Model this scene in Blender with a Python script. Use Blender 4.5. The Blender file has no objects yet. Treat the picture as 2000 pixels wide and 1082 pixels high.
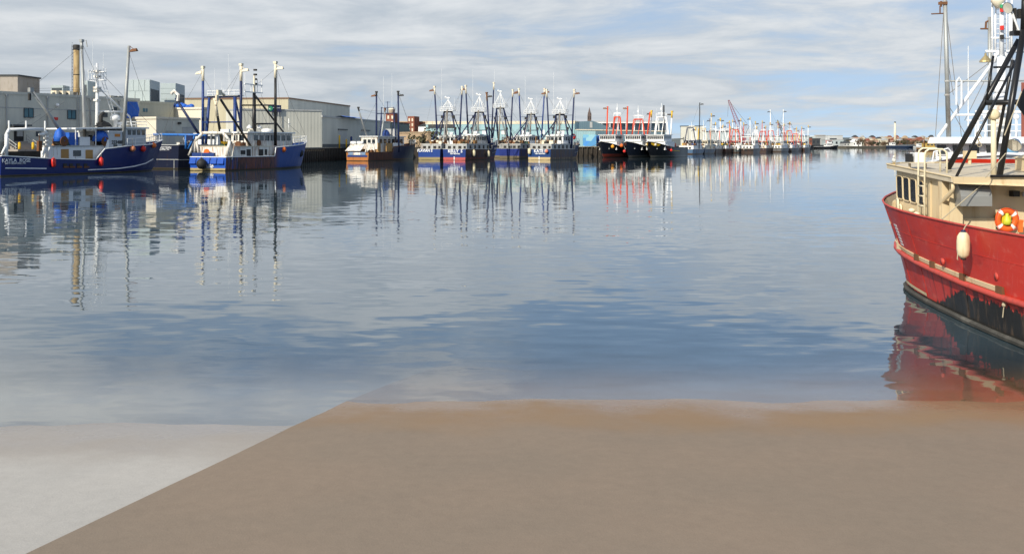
import bpy, math, random
from mathutils import Vector, Matrix
random.seed(7)
S = bpy.context.scene
COL = S.collection
R = math.radians
# ------------------------------------------------------------------ camera
CAMH, F, HY, CX = 4.4, 2000.0, 281.0, 1000.0      # eye height, focal length / horizon / centre in photo pixels
cam_d = bpy.data.cameras.new('camera'); cam = bpy.data.objects.new('camera', cam_d); COL.objects.link(cam)
cam.location = (0, 0, CAMH); cam.rotation_euler = (R(90), 0, 0)
cam_d.sensor_width = 36; cam_d.lens = 36.0; cam_d.shift_y = -(541 - HY) / 2000.0
cam_d.clip_start = 0.2; cam_d.clip_end = 20000
S.camera = cam
# ------------------------------------------------------------------ light and sky
SUN_AZ, SUN_EL = R(212), R(33)                     # azimuth clockwise from +Y (away from camera)
SUN_DIR = Vector((math.sin(SUN_AZ) * math.cos(SUN_EL), math.cos(SUN_AZ) * math.cos(SUN_EL), math.sin(SUN_EL)))
sun_d = bpy.data.lights.new('sun', 'SUN'); sun = bpy.data.objects.new('sun', sun_d); COL.objects.link(sun)
sun_d.energy = 4.5; sun_d.angle = R(0.5); sun_d.color = (1.0, 0.93, 0.80)
sun.rotation_euler = SUN_DIR.to_track_quat('Z', 'Y').to_euler()
sun.location = (-40, -60, 60)
S.view_settings.view_transform = 'Standard'; S.view_settings.look = 'None'
S.view_settings.exposure = 0.08; S.view_settings.gamma = 1.0
S.cycles.use_denoising = True
S.cycles.max_bounces = 6; S.cycles.diffuse_bounces = 2; S.cycles.glossy_bounces = 3; S.cycles.transparent_max_bounces = 6
S.cycles.caustics_reflective = False; S.cycles.caustics_refractive = False

class NT:
    """small node-tree writer"""
    def __init__(s, tree): s.t = tree; s.t.nodes.clear()
    def n(s, typ, **kw):
        nd = s.t.nodes.new(typ)
        for k, v in kw.items(): setattr(nd, k, v)
        return nd
    def l(s, a, b): s.t.links.new(a, b)
    def val(s, sock, v):
        if hasattr(v, 'is_output') or hasattr(v, 'links'): s.l(v, sock)
        else: sock.default_value = v
    def math(s, op, a, b=0.0, clamp=False):
        m = s.n('ShaderNodeMath', operation=op); m.use_clamp = clamp
        s.val(m.inputs[0], a); s.val(m.inputs[1], b); return m.outputs[0]
    def vmul(s, v, k):
        m = s.n('ShaderNodeVectorMath', operation='MULTIPLY'); s.l(v, m.inputs[0]); m.inputs[1].default_value = k; return m.outputs[0]
    def noise(s, vec, scale=1.0, detail=3.0, rough=0.55, out=0):
        m = s.n('ShaderNodeTexNoise'); s.l(vec, m.inputs['Vector']); m.inputs['Scale'].default_value = scale
        m.inputs['Detail'].default_value = detail; m.inputs['Roughness'].default_value = rough; return m.outputs[out]
    def ramp(s, fac, lo, hi, a=0.0, b=1.0):
        m = s.n('ShaderNodeMapRange'); m.interpolation_type = 'SMOOTHSTEP'; s.l(fac, m.inputs[0])
        m.inputs[1].default_value = lo; m.inputs[2].default_value = hi; m.inputs[3].default_value = a; m.inputs[4].default_value = b
        return m.outputs[0]
    def mix(s, fac, a, b):
        m = s.n('ShaderNodeMix', data_type='RGBA'); s.val(m.inputs[0], fac)
        for i, c in ((6, a), (7, b)):
            if isinstance(c, (tuple, list)): m.inputs[i].default_value = (*c[:3], 1)
            else: s.l(c, m.inputs[i])
        return m.outputs[2]
    def sep(s, v):
        m = s.n('ShaderNodeSeparateXYZ'); s.l(v, m.inputs[0]); return m.outputs
    def comb(s, x, y, z):
        m = s.n('ShaderNodeCombineXYZ')
        for i, q in enumerate((x, y, z)): s.val(m.inputs[i], q)
        return m.outputs[0]

world = bpy.data.worlds.new('World'); S.world = world; world.use_nodes = True
w = NT(world.node_tree)
out = w.n('ShaderNodeOutputWorld')
sky = w.n('ShaderNodeTexSky', sky_type='NISHITA'); sky.sun_disc = False
sky.sun_elevation = SUN_EL; sky.sun_rotation = SUN_AZ; sky.air_density = 1.0; sky.dust_density = 0.1; sky.ozone_density = 1.2
bg1 = w.n('ShaderNodeBackground'); w.l(sky.outputs[0], bg1.inputs[0]); bg1.inputs[1].default_value = 0.14
tc = w.n('ShaderNodeTexCoord'); dx, dy, dz = w.sep(tc.outputs['Generated'])
skv = w.n('ShaderNodeVectorMath', operation='NORMALIZE'); w.l(w.comb(dx, dy, w.math('ADD', w.math('MAXIMUM', dz, 0.0), 0.16)), skv.inputs[0]); w.l(skv.outputs[0], sky.inputs[0])   # clear air: the blue reaches low
zz = w.math('ADD', w.math('MAXIMUM', dz, 0.0), 0.115)
cu = w.math('DIVIDE', dx, zz); cv = w.math('DIVIDE', dy, zz)
cp = w.comb(w.math('MULTIPLY', cu, 0.95), cv, 0.0)
warp = w.n('ShaderNodeVectorMath', operation='ADD'); w.l(cp, warp.inputs[0])
wn = w.vmul(w.noise(cp, 0.55, 2.0, out=1), (1.1, 1.1, 0)); w.l(wn, warp.inputs[1])
cloud = w.noise(warp.outputs[0], 0.8, 7.0, 0.6)
fine = w.noise(warp.outputs[0], 1.9, 7.0, 0.62)
big = w.noise(cp, 0.24, 2.0, 0.5)
# cover: thick to the left, breaking up to the right and higher up
cover = w.math('ADD', w.math('MULTIPLY', cloud, 0.7), w.math('MULTIPLY', fine, 0.3))
cover = w.math('ADD', cover, w.math('MULTIPLY', w.math('SUBTRACT', big, 0.5), 0.35))
cover = w.math('SUBTRACT', cover, w.math('MULTIPLY', dx, 0.26))
cover = w.math('ADD', cover, 0.055)
cover = w.math('SUBTRACT', cover, w.ramp(dz, 0.125, 0.20, 0.0, 0.15))
mask = w.ramp(cover, 0.38, 0.55)
veil = w.ramp(dz, 0.12, 0.20, 0.44, 0.15)
mask = w.math('ADD', w.math('MULTIPLY', mask, w.math('SUBTRACT', 1.0, veil)), veil)
shade = w.ramp(w.math('ADD', w.math('MULTIPLY', fine, 0.48), w.math('MULTIPLY', cloud, 0.52)), 0.37, 0.66)
ccol = w.mix(shade, (0.455, 0.505, 0.555), (0.735, 0.75, 0.755))
bg2 = w.n('ShaderNodeBackground'); w.l(ccol, bg2.inputs[0]); w.l(w.math('MULTIPLY', w.math('ADD', w.math('MULTIPLY', w.math('MAXIMUM', dz, 0.0), 1.35), 1.0), 0.91), bg2.inputs[1])   # a cloud layer is brighter overhead than at the horizon
mx = w.n('ShaderNodeMixShader'); w.l(w.math('MULTIPLY', mask, 0.93), mx.inputs[0]); w.l(bg1.outputs[0], mx.inputs[1]); w.l(bg2.outputs[0], mx.inputs[2])
w.l(mx.outputs[0], out.inputs[0])

# ------------------------------------------------------------------ materials
MATS = {}
def new_mat(name):
    m = bpy.data.materials.new(name); m.use_nodes = True
    t = NT(m.node_tree); o = t.n('ShaderNodeOutputMaterial'); b = t.n('ShaderNodeBsdfPrincipled'); t.l(b.outputs[0], o.inputs[0])
    c = t.n('ShaderNodeTexCoord')
    return m, t, b, c.outputs['Object']
def paint(name, rgb, rough=0.55, metal=0.0, var=0.22, dirt=0.0, dcol=(0.10, 0.045, 0.02), scale=0.7, bump=0.0, streak=True):
    """painted / weathered surface: mottled colour, and dirt or rust that runs down in streaks"""
    if name in MATS: return MATS[name]
    m, t, b, oc = new_mat(name)
    n1 = t.noise(oc, scale, 5.0, 0.6)
    k = t.math('ADD', t.math('MULTIPLY', n1, 2 * var), 1 - var)
    hv = t.n('ShaderNodeHueSaturation'); hv.inputs['Color'].default_value = (*rgb, 1); t.l(k, hv.inputs['Value'])
    col = hv.outputs[0]
    if dirt > 0:
        sv = t.vmul(oc, (2.2, 2.2, 0.35) if streak else (1, 1, 1))
        f = t.ramp(t.noise(sv, 1.1, 6.0, 0.65), 0.62 - 0.22 * dirt, 0.80 - 0.12 * dirt)
        col = t.mix(t.math('MULTIPLY', f, min(1.0, 0.55 + 0.4 * dirt)), col, dcol)
    t.l(col, b.inputs['Base Color'])
    b.inputs['Roughness'].default_value = rough; b.inputs['Metallic'].default_value = metal; b.inputs['Specular IOR Level'].default_value = 0.35
    if bump:
        bn = t.n('ShaderNodeBump'); bn.inputs['Strength'].default_value = 1.0; bn.inputs['Distance'].default_value = bump
        t.l(t.noise(oc, scale * 4, 5.0, 0.6), bn.inputs['Height']); t.l(bn.outputs[0], b.inputs['Normal'])
    MATS[name] = m; return m
def hull_mat(name, base, boot=(0.20, 0.03, 0.02), boot_h=0.35, rust=(), rough=0.38, fade=0.15, foul=0.22, rcol=(0.09, 0.032, 0.014)):
    """painted steel hull: boot top band, fouling at the waterline, rust streaks on a stretch of its length (y0, y1, amount)"""
    m, t, b, oc = new_mat(name)
    x, y, z = t.sep(oc)
    n1 = t.noise(oc, 0.5, 5.0, 0.6)
    hv = t.n('ShaderNodeHueSaturation'); hv.inputs['Color'].default_value = (*base, 1)
    t.l(t.math('ADD', t.math('MULTIPLY', n1, 2 * fade), 1 - fade), hv.inputs['Value'])
    col = hv.outputs[0]
    chalk = t.ramp(t.noise(t.vmul(oc, (1.5, 1.5, 0.3)), 1.3, 6.0, 0.7), 0.60, 0.80)
    col = t.mix(t.math('MULTIPLY', chalk, 0.18), col, (0.35, 0.36, 0.38))
    if boot is not None:
        edge = t.math('ADD', z, t.math('MULTIPLY', t.noise(oc, 1.5, 3.0), 0.05))
        col = t.mix(t.math('LESS_THAN', edge, boot_h), col, boot)
    sn = t.noise(t.vmul(oc, (1.6, 1.6, 0.12)), 1.2, 6.0, 0.65)
    for (y0, y1, am) in rust:
        inside = t.math('MULTIPLY', t.ramp(y, y0 - 0.8, y0 + 0.8), t.ramp(y, y1 - 1.2, y1 + 1.2, 1.0, 0.0))
        f = t.math('MULTIPLY', t.ramp(sn, 0.66 - 0.40 * am, 0.80 - 0.36 * am), inside)
        rc = t.mix(t.ramp(t.noise(t.vmul(oc, (2.4, 2.4, 0.16)), 1.7, 5.0, 0.65), 0.42, 0.62), rcol, (0.022, 0.014, 0.010))
        col = t.mix(t.math('MULTIPLY', f, 0.92), col, rc)
    fz = t.math('ADD', z, t.math('MULTIPLY', t.math('SUBTRACT', t.noise(oc, 0.9, 4.0), 0.5), 0.25))
    col = t.mix(t.ramp(fz, foul - 0.1, foul, 0.85, 0.0), col, (0.025, 0.022, 0.012))
    t.l(col, b.inputs['Base Color']); b.inputs['Roughness'].default_value = rough; b.inputs['Specular IOR Level'].default_value = 0.28
    bn = t.n('ShaderNodeBump'); bn.inputs['Distance'].default_value = 0.03; t.l(t.noise(t.vmul(oc, (1, 1, 0.6)), 0.8, 2.0), bn.inputs['Height'])
    t.l(bn.outputs[0], b.inputs['Normal'])
    MATS[name] = m; return m
def siding(name, rgb, pitch=0.9, var=0.10, dirt=0.25, rough=0.6):
    """ribbed sheet-metal cladding: fine vertical ribs as relief, sheets of slightly different tone, faint runs"""
    m, t, b, oc = new_mat(name)
    x, y, z = t.sep(oc)
    q = t.math('ADD', x, y)
    sheet = t.n('ShaderNodeTexWhiteNoise', noise_dimensions='1D'); t.l(t.math('FLOOR', t.math('DIVIDE', q, pitch * 2.2)), sheet.inputs['W'])
    k = t.math('ADD', t.math('MULTIPLY', sheet.outputs['Value'], var), 1 - var / 2)
    k = t.math('MULTIPLY', k, t.math('ADD', t.math('MULTIPLY', t.noise(oc, 0.25, 4.0), 0.24), 0.88))
    hv = t.n('ShaderNodeHueSaturation'); hv.inputs['Color'].default_value = (*rgb, 1); t.l(k, hv.inputs['Value'])
    f = t.ramp(t.noise(t.vmul(oc, (1.3, 1.3, 0.1)), 0.9, 6.0, 0.7), 0.56, 0.78)
    col = t.mix(t.math('MULTIPLY', f, dirt), hv.outputs[0], (0.16, 0.13, 0.09))
    t.l(col, b.inputs['Base Color']); b.inputs['Roughness'].default_value = rough
    rib = t.math('PINGPONG', q, pitch / 2)
    bn = t.n('ShaderNodeBump'); bn.inputs['Distance'].default_value = 0.08; bn.inputs['Strength'].default_value = 0.7
    t.l(rib, bn.inputs['Height']); t.l(bn.outputs[0], b.inputs['Normal'])
    MATS[name] = m; return m
def glass(name, rgb=(0.012, 0.016, 0.02), rough=0.08):
    if name in MATS: return MATS[name]
    m, t, b, oc = new_mat(name)
    t.l(t.mix(t.noise(oc, 0.8, 2.0), rgb, tuple(c * 2.6 for c in rgb)), b.inputs['Base Color'])
    b.inputs['Roughness'].default_value = rough; b.inputs['IOR'].default_value = 1.5
    MATS[name] = m; return m

WHITE = paint('white_paint', (0.84, 0.84, 0.82), 0.45, dirt=0.25, dcol=(0.30, 0.20, 0.11), var=0.08)
WHITER = paint('rust_stained_white_paint', (0.80, 0.78, 0.71), 0.5, dirt=0.8, dcol=(0.28, 0.13, 0.05), var=0.12)
CREAMW = paint('cream_white_paint', (0.76, 0.68, 0.52), 0.5, dirt=0.5, dcol=(0.36, 0.20, 0.08), var=0.10)
GREYP = paint('light_grey_paint', (0.42, 0.43, 0.42), 0.5, dirt=0.5, dcol=(0.20, 0.12, 0.07))
GALV = paint('galvanised_steel', (0.36, 0.37, 0.36), 0.5, metal=0.35, dirt=0.5, dcol=(0.19, 0.15, 0.11), var=0.2)
NAVY = paint('navy_paint', (0.012, 0.022, 0.075), 0.45, var=0.25, dirt=0.2, dcol=(0.08, 0.05, 0.04))
BLUEP = paint('blue_paint', (0.020, 0.050, 0.19), 0.45, var=0.25, dirt=0.2, dcol=(0.08, 0.05, 0.04))
BLACKP = paint('black_paint', (0.014, 0.014, 0.015), 0.4, var=0.3, dirt=0.2, dcol=(0.06, 0.04, 0.03))
REDP = paint('orange_red_paint', (0.62, 0.07, 0.025), 0.5, var=0.15, dirt=0.3, dcol=(0.20, 0.05, 0.03))
YELL = paint('yellow_paint', (0.72, 0.44, 0.02), 0.5, var=0.15, dirt=0.3)
RUST = paint('rusty_steel', (0.16, 0.07, 0.03), 0.8, var=0.5, scale=1.5, dirt=0.4, dcol=(0.05, 0.03, 0.02))
BROWN = paint('brown_wood', (0.30, 0.17, 0.07), 0.7, var=0.35, scale=1.5)
TANW = paint('varnished_plywood', (0.42, 0.23, 0.07), 0.55, var=0.2)
DECK = paint('worn_deck', (0.20, 0.17, 0.13), 0.8, var=0.4, dirt=0.5, streak=False)
DARK = paint('dark_gear', (0.03, 0.028, 0.026), 0.7, var=0.5, scale=2.0)
WIRE = paint('wire_rope', (0.14, 0.13, 0.12), 0.6, var=0.2)
ROPE = paint('pale_rope', (0.42, 0.36, 0.25), 0.8, var=0.2)
TARP = paint('blue_tarpaulin', (0.02, 0.12, 0.52), 0.4, var=0.3, scale=2.0, bump=0.08)
NET = paint('green_net', (0.05, 0.09, 0.06), 0.9, var=0.5, scale=3.0, bump=0.1)
GLASS = glass('dark_window_glass')
ORANGE = paint('orange_plastic', (0.80, 0.17, 0.03), 0.4, var=0.12, dirt=0.2, dcol=(0.35, 0.10, 0.05))
REDPL = paint('red_plastic', (0.70, 0.035, 0.025), 0.4, var=0.15, dirt=0.2, dcol=(0.3, 0.05, 0.04))
IVORY = paint('ivory_plastic', (0.74, 0.64, 0.42), 0.45, var=0.12, dirt=0.4, dcol=(0.42, 0.28, 0.12))
BLACKR = paint('black_rubber', (0.02, 0.02, 0.02), 0.65, var=0.3)
LETTER = paint('white_lettering', (0.78, 0.79, 0.80), 0.5, var=0.06)

# ------------------------------------------------------------------ mesh helpers
class MB:
    def __init__(s): s.v = []; s.f = []; s.m = []
    def add(s, v, f, mi=0):
        o = len(s.v); s.v += [tuple(p) for p in v]
        for q in f: s.f.append(tuple(i + o for i in q)); s.m.append(mi)
        return s
    def box(s, x0, x1, y0, y1, z0, z1, mi=0):
        return s.add([(x0, y0, z0), (x1, y0, z0), (x1, y1, z0), (x0, y1, z0), (x0, y0, z1), (x1, y0, z1), (x1, y1, z1), (x0, y1, z1)],
                     [(0, 3, 2, 1), (4, 5, 6, 7), (0, 1, 5, 4), (1, 2, 6, 5), (2, 3, 7, 6), (3, 0, 4, 7)], mi)
    def hexa(s, p, mi=0):      # 8 points: bottom ring then top ring
        return s.add(p, [(0, 3, 2, 1), (4, 5, 6, 7), (0, 1, 5, 4), (1, 2, 6, 5), (2, 3, 7, 6), (3, 0, 4, 7)], mi)
    def prism(s, poly, vec, mi=0):
        n = len(poly); v = [Vector(p) for p in poly]; vec = Vector(vec)
        return s.add(v + [p + vec for p in v], [tuple(range(n - 1, -1, -1)), tuple(range(n, 2 * n))] + [(i, (i + 1) % n, n + (i + 1) % n, n + i) for i in range(n)], mi)
    def tube(s, p, q, r0, r1=None, n=6, mi=0):
        p = Vector(p); q = Vector(q); r1 = r0 if r1 is None else r1
        d = (q - p)
        if d.length < 1e-6: return s
        d.normalize(); a = d.orthogonal().normalized(); b = d.cross(a); v = []
        for c, r in ((p, r0), (q, r1)):
            for i in range(n):
                t = 2 * math.pi * i / n; v.append(c + (a * math.cos(t) + b * math.sin(t)) * r)
        return s.add(v, [(i, (i + 1) % n, n + (i + 1) % n, n + i) for i in range(n)] + [tuple(range(n - 1, -1, -1)), tuple(range(n, 2 * n))], mi)
    def path(s, pts, r, n=6, mi=0):
        pts = [Vector(p) for p in pts]; rings = []; ref = None
        for i, p in enumerate(pts):
            d = (pts[min(i + 1, len(pts) - 1)] - pts[max(i - 1, 0)]).normalized()
            a = d.orthogonal().normalized() if ref is None else (ref - d * ref.dot(d)).normalized()
            ref = a; b = d.cross(a)
            rings.append([p + (a * math.cos(2 * math.pi * k / n) + b * math.sin(2 * math.pi * k / n)) * r for k in range(n)])
        return s.rings(rings, mi, caps=True)
    def rings(s, rings, mi=0, caps=False, closed=True):
        n = len(rings[0]); v = [p for r in rings for p in r]; f = []
        for j in range(len(rings) - 1):
            for i in range(n if closed else n - 1):
                k = (i + 1) % n; f.append((j * n + i, j * n + k, (j + 1) * n + k, (j + 1) * n + i))
        if caps: f += [tuple(range(n - 1, -1, -1)), tuple(range((len(rings) - 1) * n, len(rings) * n))]
        return s.add(v, f, mi)
    def lathe(s, c, prof, n=12, axis='z', mi=0):
        c = Vector(c); rg = []
        for r, h in prof:
            ring = []
            for i in range(n):
                t = 2 * math.pi * i / n; a, b = math.cos(t) * r, math.sin(t) * r
                ring.append(c + Vector({'z': (a, b, h), 'x': (h, a, b), 'y': (b, h, a)}[axis]))
            rg.append(ring)
        return s.rings(rg, mi, caps=True)
    def ball(s, c, r, n=10, mi=0, sz=1.0):
        return s.lathe(c, [(max(0.02 * r, r * math.sin(math.pi * j / 7)), -r * sz * math.cos(math.pi * j / 7)) for j in range(8)], n, 'z', mi)
    def build(s, name, mats, parent=None, smooth=False, label=None):
        me = bpy.data.meshes.new(name); me.from_pydata(s.v, [], s.f); me.validate(clean_customdata=False)
        mats = mats if isinstance(mats, (list, tuple)) else [mats]
        for m in mats: me.materials.append(m)
        if len(mats) > 1 and len(me.polygons) == len(s.m): me.polygons.foreach_set('material_index', s.m)
        if smooth: me.polygons.foreach_set('use_smooth', [True] * len(me.polygons))
        me.update()
        o = bpy.data.objects.new(name, me); COL.objects.link(o)
        if parent: o.parent = parent
        if label: o['label'] = label
        return o
def empty(name, loc, h=0.0):
    o = bpy.data.objects.new(name, None); COL.objects.link(o); o.location = loc; o.rotation_euler = (0, 0, -h); o.empty_display_size = 0.5
    return o
def tag(o, label, cat, group=None):
    o['label'] = label; o['category'] = cat
    if group: o['group'] = group
    return o
def struct(o): o['kind'] = 'structure'; return o

def W(px, py):                       # point of the water plane seen at a photo pixel
    D = CAMH * F / (py - HY); return Vector(((px - CX) / F * D, D, 0))
def atD(px, py, D): return Vector(((px - CX) / F * D, D, CAMH + (HY - py) / F * D))
class Fr:
    """local frame of a boat or building: x to its right, y along its heading (radians clockwise from +Y), z up"""
    def __init__(s, o, h, name=None):
        s.o = Vector(o); s.h = h; s.r = Vector((math.cos(h), -math.sin(h), 0)); s.f = Vector((math.sin(h), math.cos(h), 0))
        s.root = empty(name, s.o, h) if name else None
    def loc(s, p): d = Vector(p) - s.o; return Vector((d.dot(s.r), d.dot(s.f), d.z))
    def wld(s, p): return s.o + s.r * p[0] + s.f * p[1] + Vector((0, 0, p[2]))
    def at(s, px, py, x=None, y=None):   # where the sight line of a pixel crosses the plane x = const or y = const
        d = Vector(((px - CX) / F, 1, (HY - py) / F)); c = Vector((0, 0, CAMH)) - s.o
        ax = s.r if x is not None else s.f; val = x if x is not None else y
        D = (val - c.dot(ax)) / d.dot(ax)
        return s.loc(Vector((0, 0, CAMH)) + d * D)
_TXT = {}
def lettering(txt, size, pos, ex, ey, mat, parent, name='lettering', bold=0.0):
    cu = bpy.data.curves.new('t', 'FONT'); cu.body = txt; cu.size = size; cu.align_x = 'CENTER'; cu.align_y = 'CENTER'; cu.extrude = 0.012; cu.offset = bold; cu.resolution_u = 2
    o = bpy.data.objects.new('t', cu); COL.objects.link(o)
    dg = bpy.context.evaluated_depsgraph_get(); me = bpy.data.meshes.new_from_object(o.evaluated_get(dg))
    bpy.data.objects.remove(o); bpy.data.curves.remove(cu)
    ex = Vector(ex).normalized(); ey = Vector(ey).normalized(); ez = ex.cross(ey)
    M = Matrix(((ex.x, ey.x, ez.x, pos[0]), (ex.y, ey.y, ez.y, pos[1]), (ex.z, ey.z, ez.z, pos[2]), (0, 0, 0, 1)))
    me.transform(M); me.materials.clear(); me.materials.append(mat); me.name = name
    ob = bpy.data.objects.new(name, me); COL.objects.link(ob); ob.parent = parent
    return ob
# ------------------------------------------------------------------ water
m, t, b, oc = new_mat('harbour_water')
geo = t.n('ShaderNodeNewGeometry'); P = geo.outputs['Position']; wx, wy, wz = t.sep(P)
def slope(scale, vec, amp):
    c = t.noise(t.vmul(P, vec), scale, 2.0, 0.5, out=1)
    s_ = t.n('ShaderNodeVectorMath', operation='SUBTRACT'); t.l(c, s_.inputs[0]); s_.inputs[1].default_value = (0.5, 0.5, 0.5)
    m_ = t.n('ShaderNodeVectorMath', operation='SCALE'); t.l(s_.outputs[0], m_.inputs[0]); t.val(m_.inputs['Scale'], amp); return m_.outputs[0]
def vadd(a, c):
    q = t.n('ShaderNodeVectorMath', operation='ADD'); t.l(a, q.inputs[0]); t.l(c, q.inputs[1]); return q.outputs[0]
calm = t.ramp(t.noise(t.vmul(P, (0.012, 0.03, 1)), 1.0, 3.0, 0.5), 0.35, 0.65, 0.45, 1.3)      # cat's-paws and slicks
near = t.ramp(wy, 24.0, 110.0, 1.0, 0.33)                                                     # sheltered water under the far quay
amp = t.math('MULTIPLY', calm, near)
sl = vadd(slope(1.0, (0.8, 2.0, 1), t.math('MULTIPLY', amp, 0.085)), vadd(slope(1.0, (0.22, 0.62, 1), t.math('MULTIPLY', amp, 0.040)), slope(1.0, (0.035, 0.10, 1), t.math('MULTIPLY', amp, 0.018))))
sx, sy, sz = t.sep(sl)
nrm = t.n('ShaderNodeVectorMath', operation='NORMALIZE'); t.l(t.comb(t.math('MULTIPLY', sx, 0.5), sy, 1.0), nrm.inputs[0])
N = nrm.outputs[0]
dt = t.n('ShaderNodeVectorMath', operation='DOT_PRODUCT'); t.l(geo.outputs['Incoming'], dt.inputs[0]); t.l(N, dt.inputs[1])
fres = t.math('ADD', t.math('MULTIPLY', t.math('POWER', t.math('SUBTRACT', 1.0, t.math('ABSOLUTE', dt.outputs['Value']), True), 5.0), 0.978), 0.022)
gl = t.n('ShaderNodeBsdfGlossy'); gl.inputs['Roughness'].default_value = 0.03; gl.inputs['Color'].default_value = (0.96, 0.98, 1, 1); t.l(N, gl.inputs['Normal'])
body = t.n('ShaderNodeBsdfDiffuse'); body.inputs['Color'].default_value = (0.034, 0.058, 0.074, 1)
tr = t.n('ShaderNodeBsdfTransparent'); tr.inputs['Color'].default_value = (0.93, 0.95, 0.93, 1)
# how far one sees into the silty water: clear over the ramp's edge, opaque beyond a hand's depth
edge = t.math('ADD', t.math('SUBTRACT', wy, 17.7), t.math('MULTIPLY', t.math('SUBTRACT', t.noise(t.vmul(P, (0.5, 0.9, 1)), 1.0, 4.0), 0.5), 1.2))
silt = t.ramp(edge, 0.0, 6.0)
mb_ = t.n('ShaderNodeMixShader'); t.l(silt, mb_.inputs[0]); t.l(tr.outputs[0], mb_.inputs[1]); t.l(body.outputs[0], mb_.inputs[2])
mw = t.n('ShaderNodeMixShader'); t.l(fres, mw.inputs[0]); t.l(mb_.outputs[0], mw.inputs[1]); t.l(gl.outputs[0], mw.inputs[2])
om = [n for n in t.t.nodes if n.type == 'OUTPUT_MATERIAL'][0]; t.l(mw.outputs[0], om.inputs[0])
WATER = m
mb = MB(); mb.add([(-4000, 12.5, 0), (4000, 12.5, 0), (4000, 9000, 0), (-4000, 9000, 0)], [(0, 1, 2, 3)])
struct(mb.build('water', WATER))

# ------------------------------------------------------------------ foreground: tan ramp with a pale concrete apron beside it, both running down into the water
def ramp_mat(name, c0, c1, damp, grain=5.0):
    m, t, b, oc = new_mat(name)
    x, y, z = t.sep(oc)
    n1 = t.noise(oc, 0.35, 4.0, 0.55); n2 = t.noise(oc, grain, 6.0, 0.7); n3 = t.noise(oc, grain * 9, 3.0, 0.6)
    col = t.mix(t.ramp(n1, 0.3, 0.7), c0, c1)
    hv = t.n('ShaderNodeHueSaturation'); t.l(col, hv.inputs['Color'])
    t.l(t.math('ADD', t.math('ADD', t.math('MULTIPLY', n2, 0.26), t.math('MULTIPLY', n3, 0.22)), 0.76), hv.inputs['Value'])
    warp_ = t.n('ShaderNodeVectorMath', operation='ADD'); t.l(oc, warp_.inputs[0]); t.l(t.vmul(t.noise(oc, 1.2, 4.0, .6, out=1), (.8, .8, 0)), warp_.inputs[1])
    vc = t.n('ShaderNodeTexVoronoi', feature='DISTANCE_TO_EDGE'); t.l(warp_.outputs[0], vc.inputs['Vector']); vc.inputs['Scale'].default_value = .32
    crk = t.math('MULTIPLY', t.ramp(vc.outputs['Distance'], 0.0, 0.006, 1.0, 0.0), t.ramp(t.noise(oc, .5, 3.0), .48, .62))
    hv2 = t.mix(t.math('MULTIPLY', crk, 0.05), hv.outputs[0], (.10, .08, .06))
    stn = t.ramp(t.noise(oc, .8, 6.0, .7), .56, .74); hv2 = t.mix(t.math('MULTIPLY', stn, .16), hv2, (.13, .10, .075))
    # damp band above the waterline: a wetted surface
    wet = t.ramp(t.math('ADD', z, t.math('MULTIPLY', t.math('SUBTRACT', t.noise(oc, 1.3, 4.0), 0.5), 0.05)), 0.04, 0.12, 1.0, 0.0)
    col = t.mix(t.math('MULTIPLY', wet, 0.9), hv2, damp)
    t.l(col, b.inputs['Base Color'])
    film = t.ramp(t.math('ADD', z, t.math('MULTIPLY', t.math('SUBTRACT', t.noise(oc, 0.9, 4.0), 0.5), 0.10)), 0.0, 0.10, 0.12, 0.9); t.l(film, b.inputs['Roughness']); b.inputs['IOR'].default_value = 1.33   # wet film near the water
    bn = t.n('ShaderNodeBump'); bn.inputs['Distance'].default_value = 0.006; t.l(t.math('ADD', n2, t.math('MULTIPLY', n3, 0.5)), bn.inputs['Height']); t.l(bn.outputs[0], b.inputs['Normal'])
    return m
def ramp_z(y, off): return (17.6 - y) * (0.045 if y < 17.6 else 0.085) + off
def seam(y): return -4.81 + (y - 10.24) * 0.2714
TANR = ramp_mat('tan_sandy_concrete', (0.242, 0.185, 0.136), (0.222, 0.175, 0.131), (0.262, 0.168, 0.090))
GREYR = ramp_mat('pale_grey_concrete', (0.42, 0.395, 0.36), (0.385, 0.365, 0.335), (0.315, 0.28, 0.245))
from mathutils import noise as mnoise
ys = [2.0, 5.0, 8.0, 9.5, 10.5, 11.5, 12.5, 13.3, 14.0] + [14.25 + .25 * i for i in range(24)] + [21.0, 24.0, 30.0]
def rough(x, y): return .016 * mnoise.fractal((x * .55, y * .8, .3), 1.0, 2.0, 4) * smooth_(min(1, max(0, (y - 12) / 3)))
def smooth_(a): return a * a * (3 - 2 * a)
def ramp_sheet(name, mat, lo, hi, off, nx, skirt):
    """ramp surface worn slightly uneven, so that the water meets it in a wavering line"""
    mb = MB(); rows = []
    for y in ys:
        x0, x1 = lo(y), hi(y); rows.append([(x0 + (x1 - x0) * (i / nx) ** (1.0), y, ramp_z(y, off) + rough(x0 + (x1 - x0) * i / nx, y)) for i in range(nx + 1)])
    mb.rings([r_[::-1] for r_ in rows], closed=False)
    if skirt: mb.rings([[r_[0], (r_[0][0], r_[0][1], r_[0][2] - .5)] for r_ in rows], closed=False)
    return struct(mb.build(name, mat, None, True))
ramp_sheet('boat_ramp', TANR, seam, lambda y: 30.0, 0.0, 110, True)
ramp_sheet('concrete_apron', GREYR, lambda y: -40.0, lambda y: seam(y) + .05, -0.07, 110, False)

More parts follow.
